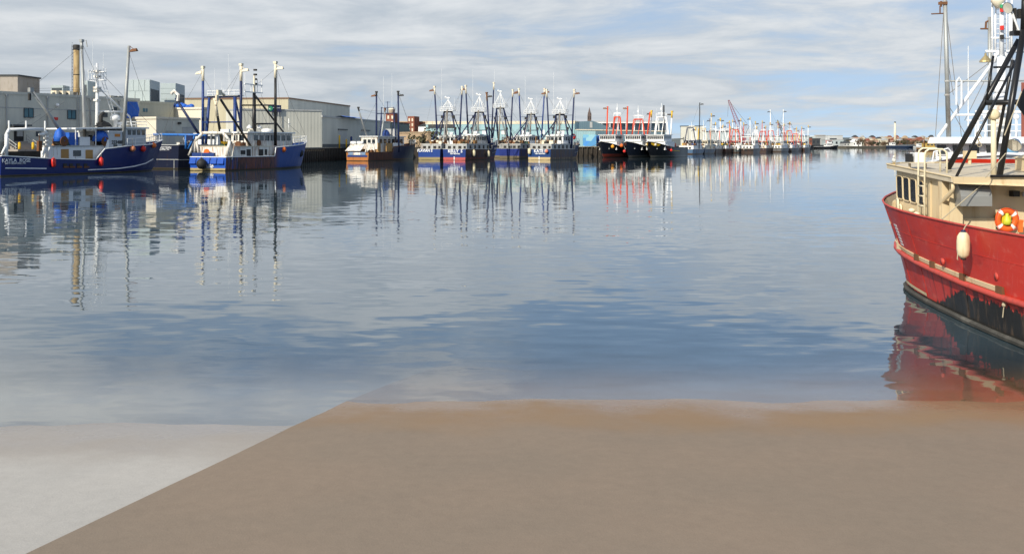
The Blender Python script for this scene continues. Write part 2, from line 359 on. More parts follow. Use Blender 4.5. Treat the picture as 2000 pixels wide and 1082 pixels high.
# ------------------------------------------------------------------ wharf
WZ = 3.2
QH = R(24.2); QP = Vector((-82.5, 165, 0))          # front of the quay buildings: heading and a point on it
qf = Fr((QP.x, QP.y, WZ), QH)
TARM = paint('quay_asphalt', (0.11, 0.105, 0.10), 0.85, var=0.3, scale=0.3)
TIMB = paint('wet_timber', (0.055, 0.045, 0.035), 0.8, var=0.5, scale=0.8, dirt=0.5, dcol=(0.02, 0.02, 0.015))
CAPT = paint('bleached_timber', (0.28, 0.25, 0.20), 0.8, var=0.3)
e0 = qf.wld((7.5, -60, 0)); e1 = qf.wld((7.5, 46, 0))
EDGE = [e0.xy, e1.xy, Vector((-50.5, 231)), Vector((-44.5, 292)), Vector((-38, 330)), Vector((4, 338)), Vector((30, 345)), Vector((44, 395)), Vector((95, 500)), Vector((190, 690)), Vector((262, 905)), Vector((300, 985))]
BACK = [Vector((300, 3000)), Vector((-900, 3000)), Vector((-900, 60)), Vector((e0.x - 30, 60))]
poly = [(p.x, p.y) for p in EDGE + BACK]
mb = MB(); n = len(poly)
mb.add([(x, y, WZ) for x, y in poly], [tuple(range(n))])
for i in range(len(EDGE) - 1):
    a, c = EDGE[i], EDGE[i + 1]; mb.add([(a.x, a.y, WZ), (c.x, c.y, WZ), (c.x, c.y, -1), (a.x, a.y, -1)], [(0, 1, 2, 3)], 1)
wharf = struct(mb.build('wharf', [TARM, TIMB]))
pile_me = None
def piles(p, q, step, r=0.19):
    global pile_me
    d = q - p; k = int(d.length / step)
    nrm_ = Vector((d.y, -d.x)).normalized()
    for i in range(k):
        c = p + d * (i / k) + nrm_ * 0.35
        if pile_me is None:
            o = MB().tube((0, 0, -1), (0, 0, 3.45), 0.2, 0.17, 8).build('pile', TIMB, wharf, True); pile_me = o.data
        else:
            o = bpy.data.objects.new('pile', pile_me); COL.objects.link(o); o.parent = wharf
        o.location = (c.x, c.y, random.uniform(-0.3, 0.15))
piles(EDGE[1], EDGE[2], 1.3); piles(EDGE[2], EDGE[3], 1.5); piles(EDGE[4], EDGE[5], 2.6); piles(EDGE[5], EDGE[6], 1.6); piles(EDGE[6], EDGE[7], 2.0)
for i in (1, 2, 5):
    a, c = EDGE[i], EDGE[i + 1]; d = (c - a).normalized(); nn = Vector((d.y, -d.x))
    mb = MB(); p0 = a + nn * 0.1; p1 = c + nn * 0.1
    mb.prism([(p0.x, p0.y, WZ + 0.004), (p0.x + nn.x * 0.4, p0.y + nn.y * 0.4, WZ + 0.004), (p0.x + nn.x * 0.4, p0.y + nn.y * 0.4, WZ + 0.3), (p0.x, p0.y, WZ + 0.3)], (p1.x - p0.x, p1.y - p0.y, 0))
    mb.build('cap_beam', CAPT, wharf)

# ------------------------------------------------------------------ quay buildings
SIDG = siding('grey_green_siding', (0.61, 0.595, 0.50))
SIDG2 = siding('grey_siding', (0.58, 0.57, 0.49))
SIDO = siding('olive_siding', (0.55, 0.525, 0.40))
SIDT = siding('tan_siding', (0.50, 0.45, 0.31), dirt=0.15)
SIDTEAL = siding('pale_teal_siding', (0.30, 0.47, 0.50), dirt=0.12)
SIDBLUE = siding('slate_blue_siding', (0.10, 0.17, 0.21), dirt=0.1)
STUCCO = paint('cream_render', (0.70, 0.64, 0.52), 0.7, var=0.08, dirt=0.2, dcol=(0.4, 0.33, 0.24))
CONC = paint('weathered_concrete', (0.34, 0.30, 0.26), 0.8, var=0.15, dirt=0.5, dcol=(0.2, 0.16, 0.12))
ROOF = paint('dark_roof', (0.05, 0.055, 0.06), 0.8, var=0.2)
UNIT = paint('pale_steel_sheet', (0.40, 0.46, 0.47), 0.5, var=0.12, dirt=0.2, dcol=(0.22, 0.2, 0.17))
UNITD = paint('dark_louvre', (0.06, 0.075, 0.085), 0.6, var=0.2)
DOORW = paint('roller_door', (0.50, 0.50, 0.47), 0.6, var=0.08, dirt=0.2)
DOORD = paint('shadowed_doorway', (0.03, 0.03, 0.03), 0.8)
WINB = glass('blue_window_glass', (0.03, 0.09, 0.11), 0.15)
BRICK = paint('red_brick', (0.25, 0.085, 0.05), 0.8, var=0.3, scale=0.5)
SANDS = paint('sandstone', (0.42, 0.31, 0.20), 0.8, var=0.2)
def qx(px, py, off=0.0): return qf.at(px, py, x=off)
ztop = lambda px, py, off=0.0: qx(px, py, off).z

def quay_block(name, label, px0, px1, py_top, mat, depth, off=0.0, trim=None, y0=None):
    """building whose front lies on the quay line, between two photo columns; py_top read at px1"""
    ya = qx(px0, 240, off).y if y0 is None else y0; p1 = qx(px1, py_top, off); yb = p1.y; z = p1.z
    root = empty(name, qf.wld((off, ya, 0)), QH); tag(root, label, 'building')
    MB().box(-depth, 0, 0, yb - ya, 0, z).build('wall', mat, root)
    MB().box(-depth - 0.1, 0.12, -0.1, yb - ya + 0.1, z, z + 0.45).build('parapet', trim or GREYP, root)
    return root, ya, yb, z
def qpart(name, root, ya, rect, mat, d0=0.0, d1=0.06, off=0.0, parent=None):
    """flat piece on a quay front, by its photo rectangle"""
    a = qx(rect[0], rect[3], off); c = qx(rect[2], rect[1], off)
    zb = qx(rect[0], rect[3], off).z; zt = qx(rect[0], rect[1], off).z
    return MB().box(d0, d1, a.y - ya, c.y - ya, zb, zt).build(name, mat, parent or root), (a.y - ya, c.y - ya, zb, zt)

root, ya, yb, zt = quay_block('grey_warehouse', 'long grey metal-clad warehouse behind the blue trawler at the left edge', 0, 272, 197.5, SIDG, 30, y0=-28, trim=SIDG2)
MB().box(0.0, 0.05, 0, yb - ya, qx(0, 210).z - 0.06, qx(0, 210).z + 0.06).build('seam_strip', GREYP, root)
for r in ((47, 212, 64, 229), (132, 216, 147, 232)):
    w_, (a, c, z0, z1) = qpart('window', root, ya, r, WINB, 0, 0.05)
    fr_ = MB(); 
    for bx in ((a - .1, a, z0 - .1, z1 + .1), (c, c + .1, z0 - .1, z1 + .1), (a, c, z0 - .1, z0), (a, c, z1, z1 + .1), ((a + c) / 2 - .04, (a + c) / 2 + .04, z0, z1)): fr_.box(0.01, 0.12, *bx)
    fr_.build('frame', UNITD, w_)
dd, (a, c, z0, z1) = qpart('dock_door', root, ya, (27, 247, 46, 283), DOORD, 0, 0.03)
MB().box(0.03, 0.2, a + .5, c - .3, z0 + (z1 - z0) * .45, z1 - .2).build('dock_shutter', GREYP, dd)
MB().box(0.0, 1.5, a - 1.4, c + .4, z1, z1 + .28).build('canopy', UNITD, dd)
qpart('alarm_box', root, ya, (105.5, 229.5, 111, 235), REDPL, 0, 0.3)
c = qx(110, 206); MB().ball((0.3, c.y - ya, c.z), 0.32).build('wall_lamp', WHITE, root)
c = qx(152, 250); lad = MB()
for s_ in (-.25, .25): lad.box(0.1, 0.16, c.y - ya + s_ - .03, c.y - ya + s_ + .03, 4.0, zt + .9)
for k in range(16): lad.box(0.1, 0.15, c.y - ya - .22, c.y - ya + .22, 4.2 + k * .36, 4.24 + k * .36)
lad.build('wall_ladder', GREYP, root)

for px in (12, 92, 176, 232):
    c = qx(px, 250); MB().tube((0.12, c.y - ya, 0.2), (0.12, c.y - ya, zt - .1), .09, None, 6).box(0, .3, c.y - ya - .2, c.y - ya + .2, zt - .35, zt - .05).build('downpipe', GREYP, root)
for px, py in ((75, 262), (205, 225), (224, 214)):
    c = qx(px, py); MB().box(0, .14, c.y - ya - .5, c.y - ya + .5, c.z - .4, c.z + .4).build('wall_louvre', UNITD, root)
# loading stair in front of the dock door
ys_ = qx(42, 290, 2.0).y
st = empty('loading_stair', qf.wld((0.2, ys_, 0)), QH); tag(st, 'small loading-dock stair with pale handrails below the dark dock door', 'stairs')
for k in range(6): MB().box(0.2 + k * .5, 0.7 + k * .5, -2.2, 2.2, 0, 1.6 - k * .26).build('step', CONC, st)
for s_ in (-2.25, 2.25):
    h = MB(); h.tube((0.2, s_, 2.7), (3.4, s_, 1.0), .06); h.tube((0.2, s_, 2.1), (3.4, s_, .5), .05)
    for k in range(3): h.tube((0.3 + k * 1.4, s_, 0), (0.3 + k * 1.4, s_, 2.65 - k * .74), .05)
    h.build('handrail', GREYP, st)
for k, px in enumerate((38, 64.5)):
    p = qf.wld((4.3, qx(px, 288, 4.3).y, 0)); o = MB().tube((0, 0, 0), (0, 0, 1.25), .22, .22, 10).ball((0, 0, 1.25), .22).build('bollard', YELL, None, True); o.location = p
    tag(o, ('yellow steel bollard at the left foot of the loading stair', 'yellow steel bollard right of the loading stair')[k], 'bollard', 'bollards by the loading stair')
o = MB(); o.box(-1.2, 1.2, -4, 5, 0, 0.9); o = o.build('floating_platform', CONC); o.location = qf.wld((6.0, qx(66, 296, 6).y, -0.6)); o.rotation_euler = (0, 0, -QH)
tag(o, 'low concrete loading ledge at the quay edge behind the white gallows frame', 'platform')

# things on the warehouse roof
def roofbox(name, label, cat, px0, px1, py0, py1, back, mat, dmat=None, depth=5.0, px2=None):
    """rooftop box: lit face between px0..px1 square to the quay, shaded flank to px2"""
    D = 0
    a = qf.at(px0, py1, x=-back); Dm = qf.wld(a).y
    p0 = atD(px0, py1, Dm); p1 = atD(px1, py1, Dm); wdt = (p1 - p0).length; zt_ = atD(px0, py0, Dm).z; zb_ = WZ + zt
    o = empty(name, (p0.x, p0.y, zb_), 0); tag(o, label, cat)
    if px2:
        q2 = atD(px2, py1, Dm + depth)
        poly = [(0, 0, 0), (wdt, 0, 0), (q2.x - p0.x, depth, 0), (-0.2, depth, 0)]
    else: poly = [(0, 0, 0), (wdt, 0, 0), (wdt, depth, 0), (0, depth, 0)]
    h = max(zt_ - zb_, .3)
    MB().prism(poly, (0, 0, h)).build('casing', mat, o)
    return o, wdt, h, Dm
o, wd, h, _ = roofbox('roof_penthouse', 'square weathered concrete penthouse on the warehouse roof at the left edge', 'rooftop building', -40, 34.5, 149, 186, 9, CONC, depth=8)
MB().box(-.2, wd + .2, -.2, 8.2, h, h + .25).build('cornice', ROOF, o)
o, wd, h, _ = roofbox('roof_vent_box', 'long low white vent box on the warehouse roof', 'roof vent', 18, 42, 183.5, 188, 3, WHITE, depth=2)
MB().box(.3, wd - .3, -.06, 0, .1, h - .1).build('louvre', UNITD, o)
for k, (a, c) in enumerate(((99, 110), (111, 123), (124, 136))):
    o, wd, h, _ = roofbox('air_conditioner', ('leftmost of three small cream rooftop air conditioners', 'middle one of three small cream rooftop air conditioners', 'rightmost of three small cream air conditioners, beside the chimney')[k], 'air conditioner', a, c, 177 + k * .6, 190.5, 2.5, CREAMW, depth=1.5)
    o['group'] = 'small air conditioners on the warehouse roof'
    MB().box(wd * .3, wd * .8, -.08, 0, h * .15, h * .7).build('grille', UNITD, o)
o, wd, h, _ = roofbox('ventilation_plant', 'grey steel ventilation plant behind the small air conditioners', 'air handler', 99, 123, 167, 190, 8, UNIT, depth=4, px2=136)
MB().box(wd * .1, wd * .9, -.07, 0, h * .55, h * .8).build('grille', UNITD, o)
o, wd, h, _ = roofbox('steel_plant_box', 'grey steel plant box just right of the tan chimney', 'air handler', 162, 171, 158, 191, 12, UNIT, depth=5, px2=187)
MB().box(.3, wd - .2, -.07, 0, h * .3, h * .8).build('panel', UNITD, o)
for k, (a, c, e, t0, lab) in enumerate(((250, 293, 312, 156, 'larger left cooling tower of pale steel panels on the warehouse roof'), (313, 343.5, 361, 163, 'smaller right cooling tower of pale steel panels with dark flank'))):
    o, wd, h, D_ = roofbox('cooling_tower', lab, 'cooling tower', a, c, t0, 203, 10 + 4 * k, UNIT, depth=9, px2=e)
    o['group'] = 'cooling towers on the roof'
    q2 = atD(e, 203, D_ + 9); p0 = atD(a, 203, D_)
    vx = Vector((q2.x - p0.x - wd, 9, 0)); u = vx.normalized(); nx = Vector((u.y, -u.x, 0)) * .06
    for i in range(6):   # louvre blades on the shaded flank
        A = Vector((wd, 0, 0)) + vx * (.06 + i * .15); B = A + vx * .11
        mbx = MB(); z0, z1 = h * .08, h * (.62 if k == 0 else .55)
        mbx.hexa([(*(A).xy, z0), (*(A + nx).xy, z0), (*(B + nx).xy, z0), (*(B).xy, z0), (*(A).xy, z1), (*(A + nx).xy, z1), (*(B + nx).xy, z1), (*(B).xy, z1)]).build('louvre', UNITD, o)
    for i in range(4 if k == 0 else 0):
        MB().box(wd * (i / 4) + .04, wd * ((i + 1) / 4) - .04, -.07, 0, h * .52, h * .985).build('panel', UNIT, o)
    for i in range(3 if k == 0 else 0):
        MB().box(wd * (i / 3) + .04, wd * ((i + 1) / 3) - .04, -.07, 0, h * .1, h * .5).build('panel', UNIT, o)
    for i in range(0 if k == 0 else 4):
        MB().box(.05, wd - .05, -.07, 0, h * (.05 + i * .24), h * (.27 + i * .24)).build('panel', UNIT, o)
for k, (a, c, t0, m_, lab) in enumerate(((62, 69, 185, WHITE, 'small white rooftop vent just right of the long low vent box'), (82, 91, 184, BROWN, 'small brown rooftop box left of the three cream air conditioners'), (192, 203, 190, GREYP, 'grey rooftop vent just right of the white trawler mast'), (207, 216, 188, CREAMW, 'cream rooftop vent left of the galvanised outrigger'), (222, 234, 189, UNITD, 'dark louvred rooftop vent beside the galvanised outrigger'))):
    o, wd, h, _ = roofbox('roof_vent', lab, 'roof vent', a, c, t0, 196, 1.5 + k * .4, m_, depth=1.6)
    MB().box(-.1, wd + .1, -.1, 1.7, h, h + .12).build('cowl', GREYP, o)
# chimney
pc = qf.at(149.5, 190, x=-4); Wc = qf.wld(pc); Dc = Wc.y
ch = empty('chimney', (Wc.x, Wc.y, WZ + zt), 0); tag(ch, 'tall tan rusting steel chimney with black rim on the warehouse roof', 'chimney')
TANC = paint('rusting_tan_steel', (0.40, 0.29, 0.14), 0.6, var=0.25, scale=0.4, dirt=0.7, dcol=(0.16, 0.085, 0.03))
h = atD(150, 88, Dc).z - (WZ + zt); r = 5.6 / F * Dc
MB().lathe((0, 0, 0), [(r * 1.12, 0), (r * 1.12, 1.9), (r, 2.0), (r, h * .90)], 20).build('stack', TANC, ch, True)
MB().lathe((0, 0, 0), [(r * 1.03, h * .90), (r * 1.08, h * .905), (r * 1.08, h * .995), (r * .9, h), (r * .9, h * .96)], 20).build('rim', DARK, ch, True)
MB().lathe((0, 0, 0), [(r * 1.05, h * .44), (r * 1.05, h * .455)], 20).build('band', DARK, ch, True)
MB().box(-r * 1.7, r * .9, -r * 1.3, r * 1.3, 0, 1.2).build('base_box', DARK, ch)
lad = MB(); lad.box(-r - .25, -r - .2, -.25, -.2, 1, h); lad.box(-r - .25, -r - .2, .2, .25, 1, h)
for k in range(int(h / .6)): lad.box(-r - .25, -r - .2, -.2, .2, 1 + k * .6, 1.06 + k * .6)
lad.build('ladder', DARK, ch)
MB().path([(r + .5, 0, 0), (r + .5, 0, h + .6), (r + 1.2, 0, h + .8), (r + 1.4, 0, h - .4)], .09).build('gas_pipe', GALV, ch)
# tarpaulin down the warehouse wall
a = qx(247, 231, .1); c = qx(270, 200, .1); mb = MB(); rings = []
for j in range(9):
    z = a.z + (c.z - a.z) * j / 8
    rings.append([(0.15 + .12 * math.sin(i * 1.9 + j * .6) + random.uniform(0, .08), a.y + (c.y - a.y) * (i / 10) * (1 - .05 * math.sin(j)), z) for i in range(11)])
mb.rings(rings, closed=False); mb.rings([[(p[0] - .12, p[1], p[2]) for p in r_] for r_ in rings[::-1]], closed=False)
o = mb.build('wall_tarpaulin', TARP, None, True); o.location = qf.o; o.rotation_euler = (0, 0, -QH)
tag(o, 'bright blue tarpaulin hanging down the warehouse wall below the cooling tower', 'tarpaulin')

root, ya, yb, zt2 = quay_block('olive_annex', 'olive ribbed metal annex right of the hanging blue tarpaulin', 272, 339, 205, SIDO, 10, off=-4.4, trim=SIDO)
w_, (a, c, z0, z1) = qpart('window', root, ya, (279, 212, 288, 219), WINB, 0, .06, off=-4.4)
MB().box(.06, .1, (a + c) / 2 - .05, (a + c) / 2 + .05, z0, z1).build('mullion', GREYP, w_)
def block(name, label, corner, D, hdg, px_end, py_top, mat, back, cat='building', base=WZ, roofmat=ROOF, left=None, lmat=None, ridge=0.0):
    """building given by its near corner column, its distance and the heading of its right-hand front; the front ends at px_end"""
    p = atD(corner, HY, D); fr_ = Fr((p.x, p.y, base), hdg, name); tag(fr_.root, label, cat)
    e = fr_.at(px_end, HY, x=0); L_ = e.y; z = CAMH + (HY - py_top) / F * D - base
    wl = back
    if left is not None: wl = -fr_.at(left, HY, y=0).x
    mb = MB(); mb.box(-wl, 0, 0, L_, 0, z)
    for k in range(len(mb.m)):
        mb.m[k] = 1 if k == 2 else 0
    mb.build('wall', [mat, lmat or mat], fr_.root)
    MB().box(-wl - .2, .2, -.2, L_ + .2, z, z + .4).build('roof', roofmat, fr_.root)
    return fr_, L_, z, wl
_pd = qf.wld(qx(305, 262, 5.8))
frd, Ld, zd_, wd_ = block('grey_dock_shed', 'low dock shed with sunlit cream end wall and grey front behind the dark blue stern', 305, _pd.y, QH, 389, 232.5, SIDG2, 8, left=258, lmat=STUCCO, roofmat=STUCCO)
for r in ((324, 257.5, 341, 290), (356, 250, 377, 290)):
    a = frd.at(r[0], r[3], x=0); c = frd.at(r[2], r[1], x=0)
    d_ = MB().box(0, .06, a.y, c.y, .05, frd.at(r[0], r[1], x=0).z).build('door', DOORW, frd.root); MB().box(.06, .12, a.y - .1, c.y + .1, frd.at(r[0], r[1], x=0).z, frd.at(r[0], r[1], x=0).z + .15).build('lintel', GREYP, d_)
a = frd.at(349, 241, x=0); MB().box(0, .4, a.y - .3, a.y + .3, a.z - .2, a.z + .2).build('wall_lamp', DARK, frd.root)
CORN = paint('brown_metal_trim', (0.20, 0.12, 0.07), 0.6)
fr5, L5, z5, w5 = block('tan_cold_store', 'big tan and grey metal building rising behind the rusty blue trawler', 563, 292, R(7.1), 683, 193.5, SIDG2, 20, left=360, lmat=SIDT, roofmat=CORN)
fr6, L6, z6, w6 = block('grey_quay_shed', 'long low grey metal quay shed with roller doors behind the rusty white-sterned trawler', 629, 258, R(7.1), 762, 229, SIDG2, 16, roofmat=GREYP)
for r in ((660, 254, 677, 280), (705.5, 255.5, 721, 281), (640, 0, 0, 0)):
    if r[1] == 0: continue
    a = fr6.at(r[0], r[3], x=0); c = fr6.at(r[2], r[1], x=0); zt_ = fr6.at(r[0], r[1], x=0).z
    d_ = MB().box(0, .06, a.y, c.y, 0.4, zt_).build('roller_door', DOORW, fr6.root); MB().box(.06, .35, a.y - .1, c.y + .1, zt_, zt_ + .25).build('door_hood', UNITD, d_)
a = fr6.at(629, 290, x=0); MB().box(0, .08, 0, L6, 0, 1.1).build('plinth', UNITD, fr6.root)
for k, px in enumerate((663, 676.5, 705)):
    q = fr6.wld(fr6.at(px, 285, x=2.2)); o = MB().tube((0, 0, 0), (0, 0, 3.4 if k == 0 else 2.4), .2, .2, 10).build('guard_post', YELL, None, True); o.location = (q.x, q.y, WZ)
    tag(o, ('tall yellow guard post left of the first quay-shed door', 'yellow guard post right of the first quay-shed door', 'yellow guard post by the second quay-shed door')[k], 'post', 'guard posts by the shed doors')
q = fr6.wld(fr6.at(686, 285, x=1.2)); o = MB().tube((0, 0, 0), (0, 0, 3.0), .28, .28, 10).lathe((0, 0, 3.0), [(.28, 0), (.1, .2)], 10).build('standpipe', BLUEP, None, True); o.location = (q.x, q.y, WZ)
tag(o, 'blue standpipe against the grey quay shed', 'standpipe')
tp = MB(); rings = []
for j in range(6):
    rings.append([(-2.2 + j * .8 + .1 * random.random(), fr6.at(664, 229, x=0).y + i * 2.0, .03 + .35 * math.sin(j / 5 * math.pi) * random.uniform(.5, 1.1)) for i in range(11)])
tp.rings(rings, closed=False)
o = tp.build('roof_tarpaulin', TARP, None, True); o.location = fr6.o + Vector((0, 0, z6 + .4)); o.rotation_euler = (0, 0, -fr6.h)
tag(o, 'crumpled blue tarpaulin lying along the edge of the quay-shed roof', 'tarpaulin')
# oblique grey front between the two, with a dark sign
p = atD(629, HY, 258); ob = Fr((p.x, p.y, WZ), R(56), 'grey_middle_shed'); tag(ob.root, 'plain grey metal shed front behind the black masts of the rusty blue trawler', 'building')
e = ob.at(468, HY, x=0); zz_ = CAMH + (HY - 218) / F * 258 - WZ
MB().box(-10, 0, e.y, -0.05, 0, zz_).build('wall', SIDG2, ob.root); MB().box(-10.2, .15, e.y - .1, -.05, zz_, zz_ + .35).build('coping', GREYP, ob.root)
a = ob.at(524, 219, x=.6); c = ob.at(549, 206, x=.6)
sg = empty('wall_sign', ob.wld((.6, 0, 0)), ob.h); tag(sg, 'navy sign board with a green and white emblem above the grey shed', 'sign')
MB().box(-.1, .1, a.y, c.y, a.z, c.z).build('board', NAVY, sg)
hh = c.z - a.z; ww = c.y - a.y
MB().lathe((.1, a.y + ww * .16, a.z + hh * .5), [(hh * .34, 0), (hh * .34, .05)], 16, 'x').build('emblem', paint('green_emblem', (0.05, 0.35, 0.16), 0.5), sg)
MB().box(.1, .16, a.y + ww * .04, a.y + ww * .16, a.z + hh * .36, a.z + hh * .56).build('emblem_bar', WHITE, sg)
for s0, s1, zc in ((.34, .60, .62), (.64, .92, .60)): MB().box(.1, .13, a.y + ww * s0, a.y + ww * s1, a.z + hh * (zc - .07), a.z + hh * (zc + .07)).build('text_line', GREYP, sg)
for s_ in (.2, .8): MB().tube((0, a.y + ww * s_, a.z), (0, a.y + ww * s_, a.z - 3), .1).build('post', GREYP, sg)
# white block
frw, Lw, zw, ww_ = block('white_block', 'bright cream-white windowless block behind the blue gantry', 394, 205, QH, 404, 213.5, STUCCO, 13, left=338, roofmat=STUCCO)
tp = MB()
for k in range(7): tp.ball((-9 + k * .9 + random.uniform(-.2, .2), 1.2, zw + .5 + random.uniform(0, .5)), random.uniform(.5, .85), 8, sz=.8)
o = tp.build('roof_bundle', TARP, None, True); o.location = frw.o; o.rotation_euler = (0, 0, -frw.h); tag(o, 'bundle wrapped in blue plastic lying on the white block roof', 'bundle')

# brick mill, teal sheds, church, slate sheds, mural wall
mill = Fr((*atD(754, HY, 470).xy, WZ), R(12), 'brick_mill'); tag(mill.root, 'red brick mill with a round white cupola and a square stair tower', 'building')
mll = lambda px0, px1, py, D: (atD(px0, HY, D), atD(px1, HY, D), CAMH + (HY - py) / F * D - WZ)
def mbox(name, px0, px1, py, D, depth, mat, parent, fr_):
    a, c, z = mll(px0, px1, py, D); A = fr_.loc(a); Cc = fr_.loc(c); w_ = Cc.x - A.x
    return MB().box(A.x, Cc.x, A.y, A.y + depth, 0, z).build(name, mat, parent), A, Cc, z
t1, A, Cc, z = mbox('tower', 753.5, 771, 222.5, 470, 6, BRICK, mill.root, mill)
cx_, cy_ = (A.x + Cc.x) / 2, A.y + 2.6
MB().lathe((cx_, cy_, z), [(1.45, 0), (1.45, 1.9), (1.6, 2.0), (1.6, 2.2), (1.1, 2.7), (.15, 3.0)], 14).build('cupola', CREAMW, t1, True)
for i in range(2):
    for j in range(3): MB().box(A.x + .8 + i * 1.9, A.x + 1.6 + i * 1.9, A.y - .06, A.y, z - 2.4 - j * 2.6, z - .9 - j * 2.6).build('window', CREAMW, t1)
t2, A, Cc, z = mbox('stair_tower', 796, 810, 227.5, 480, 8, BRICK, mill.root, mill)
for i in range(2):
    for j in range(4): MB().box(A.x + .5 + i * 1.5, A.x + 1.2 + i * 1.5, A.y - .06, A.y, z - 2.4 - j * 2.3, z - 1.0 - j * 2.3).build('window', CREAMW, t2)
t3, A, Cc, z = mbox('mill_hall', 764, 872, 239.5, 492, 14, BRICK, mill.root, mill)
for i in range(9):
    for j in range(2): MB().box(A.x + 1.2 + i * 2.8, A.x + 2.4 + i * 2.8, A.y - .06, A.y, z - 3 - j * 3, z - 1.2 - j * 3).build('window', CREAMW, t3)
MB().box(A.x - .3, Cc.x + .3, A.y - .4, A.y + 14.3, z, z + .5).build('cornice', SANDS, t3)
frg, *_ = block('green_roof_store', 'low store with a dull green roof between the shed and the mill tower', 757, 420, R(8), 800, 240, paint('dull_green_roofing', (0.16, 0.21, 0.18), 0.7), 20)
frs, Ls, zs_, _ = block('sandstone_wall', 'low pale stone retaining wall beyond the rusty trawler bow', 836, 350, R(60), 842, 259.5, SANDS, 20, cat='wall', left=780, roofmat=SANDS)
sh = Fr((*atD(800, HY, 400).xy, WZ), 0, 'white_gable_shed'); tag(sh.root, 'small white gabled shed with a dark roof left of the teal warehouse', 'building')
a = sh.loc(atD(817, HY, 400)); c = sh.loc(atD(850, HY, 400)); z = CAMH + (HY - 247) / F * 400 - WZ; zr = CAMH + (HY - 240) / F * 400 - WZ
MB().box(a.x, c.x, 0, 9, 0, z).build('wall', WHITE, sh.root); MB().prism([(a.x - .4, -.3, z), (c.x + 6, -.3, z), (c.x + 6, -.3, zr), (a.x + 3, -.3, zr)], (0, 9.6, 0)).build('roof', ROOF, sh.root)
frt, Lt, zt_, wt_ = block('teal_warehouse', 'long pale teal metal warehouse behind the raft of navy trawlers', 1122, 382, R(12), 1131, 238.5, SIDTEAL, 12, left=832, roofmat=CREAMW, lmat=SIDTEAL)
MB().box(-wt_ - .15, .15, -.12, 0, zt_ - .7, zt_).build('eaves_band', CREAMW, frt.root)
for i in range(7):
    x_ = -wt_ * (.08 + .13 * i); MB().box(x_ - .8, x_ + .8, -.06, 0, zt_ - 4.6, zt_ - 3.0).build('window', WHITE, frt.root)
MB().box(-wt_ * .985, -wt_ * .80, -.09, 0, zt_ - 2.2, zt_ - .8).build('roof_slope', ROOF, frt.root)
gb = Fr((*atD(1112, HY, 405).xy, WZ), 0, 'slate_gabled_shed'); tag(gb.root, 'slate blue gabled shed with one pale window below the church spire', 'building')
zf = lambda py, D: CAMH + (HY - py) / F * D - WZ
xs = [gb.loc(atD(p, HY, 405)).x for p in (1105, 1158, 1205, 1290)]
MB().prism([(xs[0], 0, 0), (xs[3], 0, 0), (xs[3], 0, zf(257, 405)), (xs[2], 0, zf(254, 405)), (xs[1], 0, zf(236.5, 405)), (xs[0], 0, zf(239, 405))], (0, 18, 0)).build('wall', SIDBLUE, gb.root)
MB().box(gb.loc(atD(1152, HY, 405)).x, gb.loc(atD(1157, HY, 405)).x, -.06, 0, zf(250, 405), zf(238.5, 405)).build('window', GREYP, gb.root)
lw = Fr((*atD(1126, HY, 372).xy, WZ), 0, 'teal_lean_to'); tag(lw.root, 'low pale teal shed with a white eaves line behind the mural', 'building')
x1 = lw.loc(atD(1163, HY, 372)).x; x2 = lw.loc(atD(1300, HY, 372)).x
MB().box(0, x1, 0, 12, 0, zf(254.5, 372)).build('wall', SIDTEAL, lw.root); MB().box(x1, x2, 0, 12, 0, zf(257.5, 372)).build('side_wall', SIDBLUE, lw.root)
MB().prism([(0, -.3, zf(254.5, 372)), (x2, -.3, zf(257.5, 372)), (x2, -.3, zf(256, 372)), (0, -.3, zf(252.8, 372))], (0, 12.5, 0)).build('eaves', CREAMW, lw.root)
# elevated conveyor roof on posts
cv = Fr((*atD(1160, HY, 430).xy, WZ), R(6), 'pier_canopy'); tag(cv.root, 'long flat pier canopy on white posts behind the red gantries', 'canopy')
xe = cv.at(1302, HY, y=0).x; zc = zf(239, 430)
MB().box(0, xe, -3, 3, zc, zc + .45).build('roof', GREYP, cv.root)
MB().box(0, xe, -3.1, -3, zc - .5, zc - .05).build('fascia', WHITE, cv.root)
for k in range(10): MB().box(xe * k / 9 - .2, xe * k / 9 + .2, -2.8, -2.4, 0, zc).build('post', WHITE, cv.root)
MB().box(0, xe, 2, 2.2, 0, zc - .1).build('sky_backdrop', paint('sky_blue_sheet', (0.40, 0.52, 0.60), 0.6), cv.root)  # added pale blue sheet standing in for the sky between the posts
# church spire
sp = Fr((*atD(1151.5, HY, 900).xy, WZ), 0, 'church_steeple'); tag(sp.root, 'dark pointed church steeple on the skyline', 'steeple')
STN = paint('dark_steeple_stone', (0.13, 0.095, 0.085), 0.8, var=0.25)
zb = zf(226, 900); r_ = 3.6 / F * 900 
MB().box(-r_, r_, 0, 2 * r_, 0, zb).build('tower', STN, sp.root)
MB().lathe((0, r_, zb), [(r_ * 1.05, 0), (r_ * .55, (zf(211, 900) - zb) * .55), (.08, zf(210, 900) - zb)], 8).build('spire', STN, sp.root)
for s_ in (-1, 1): MB().lathe((s_ * r_ * .85, .3, zb), [(.35, 0), (.05, 3.2)], 6).build('pinnacle', STN, sp.root)
for s_ in (-1, 1): MB().box(s_ * .8 - .35, s_ * .8 + .35, -.07, 0, zb - 3.4, zb - .6).build('belfry_opening', DARK, sp.root)
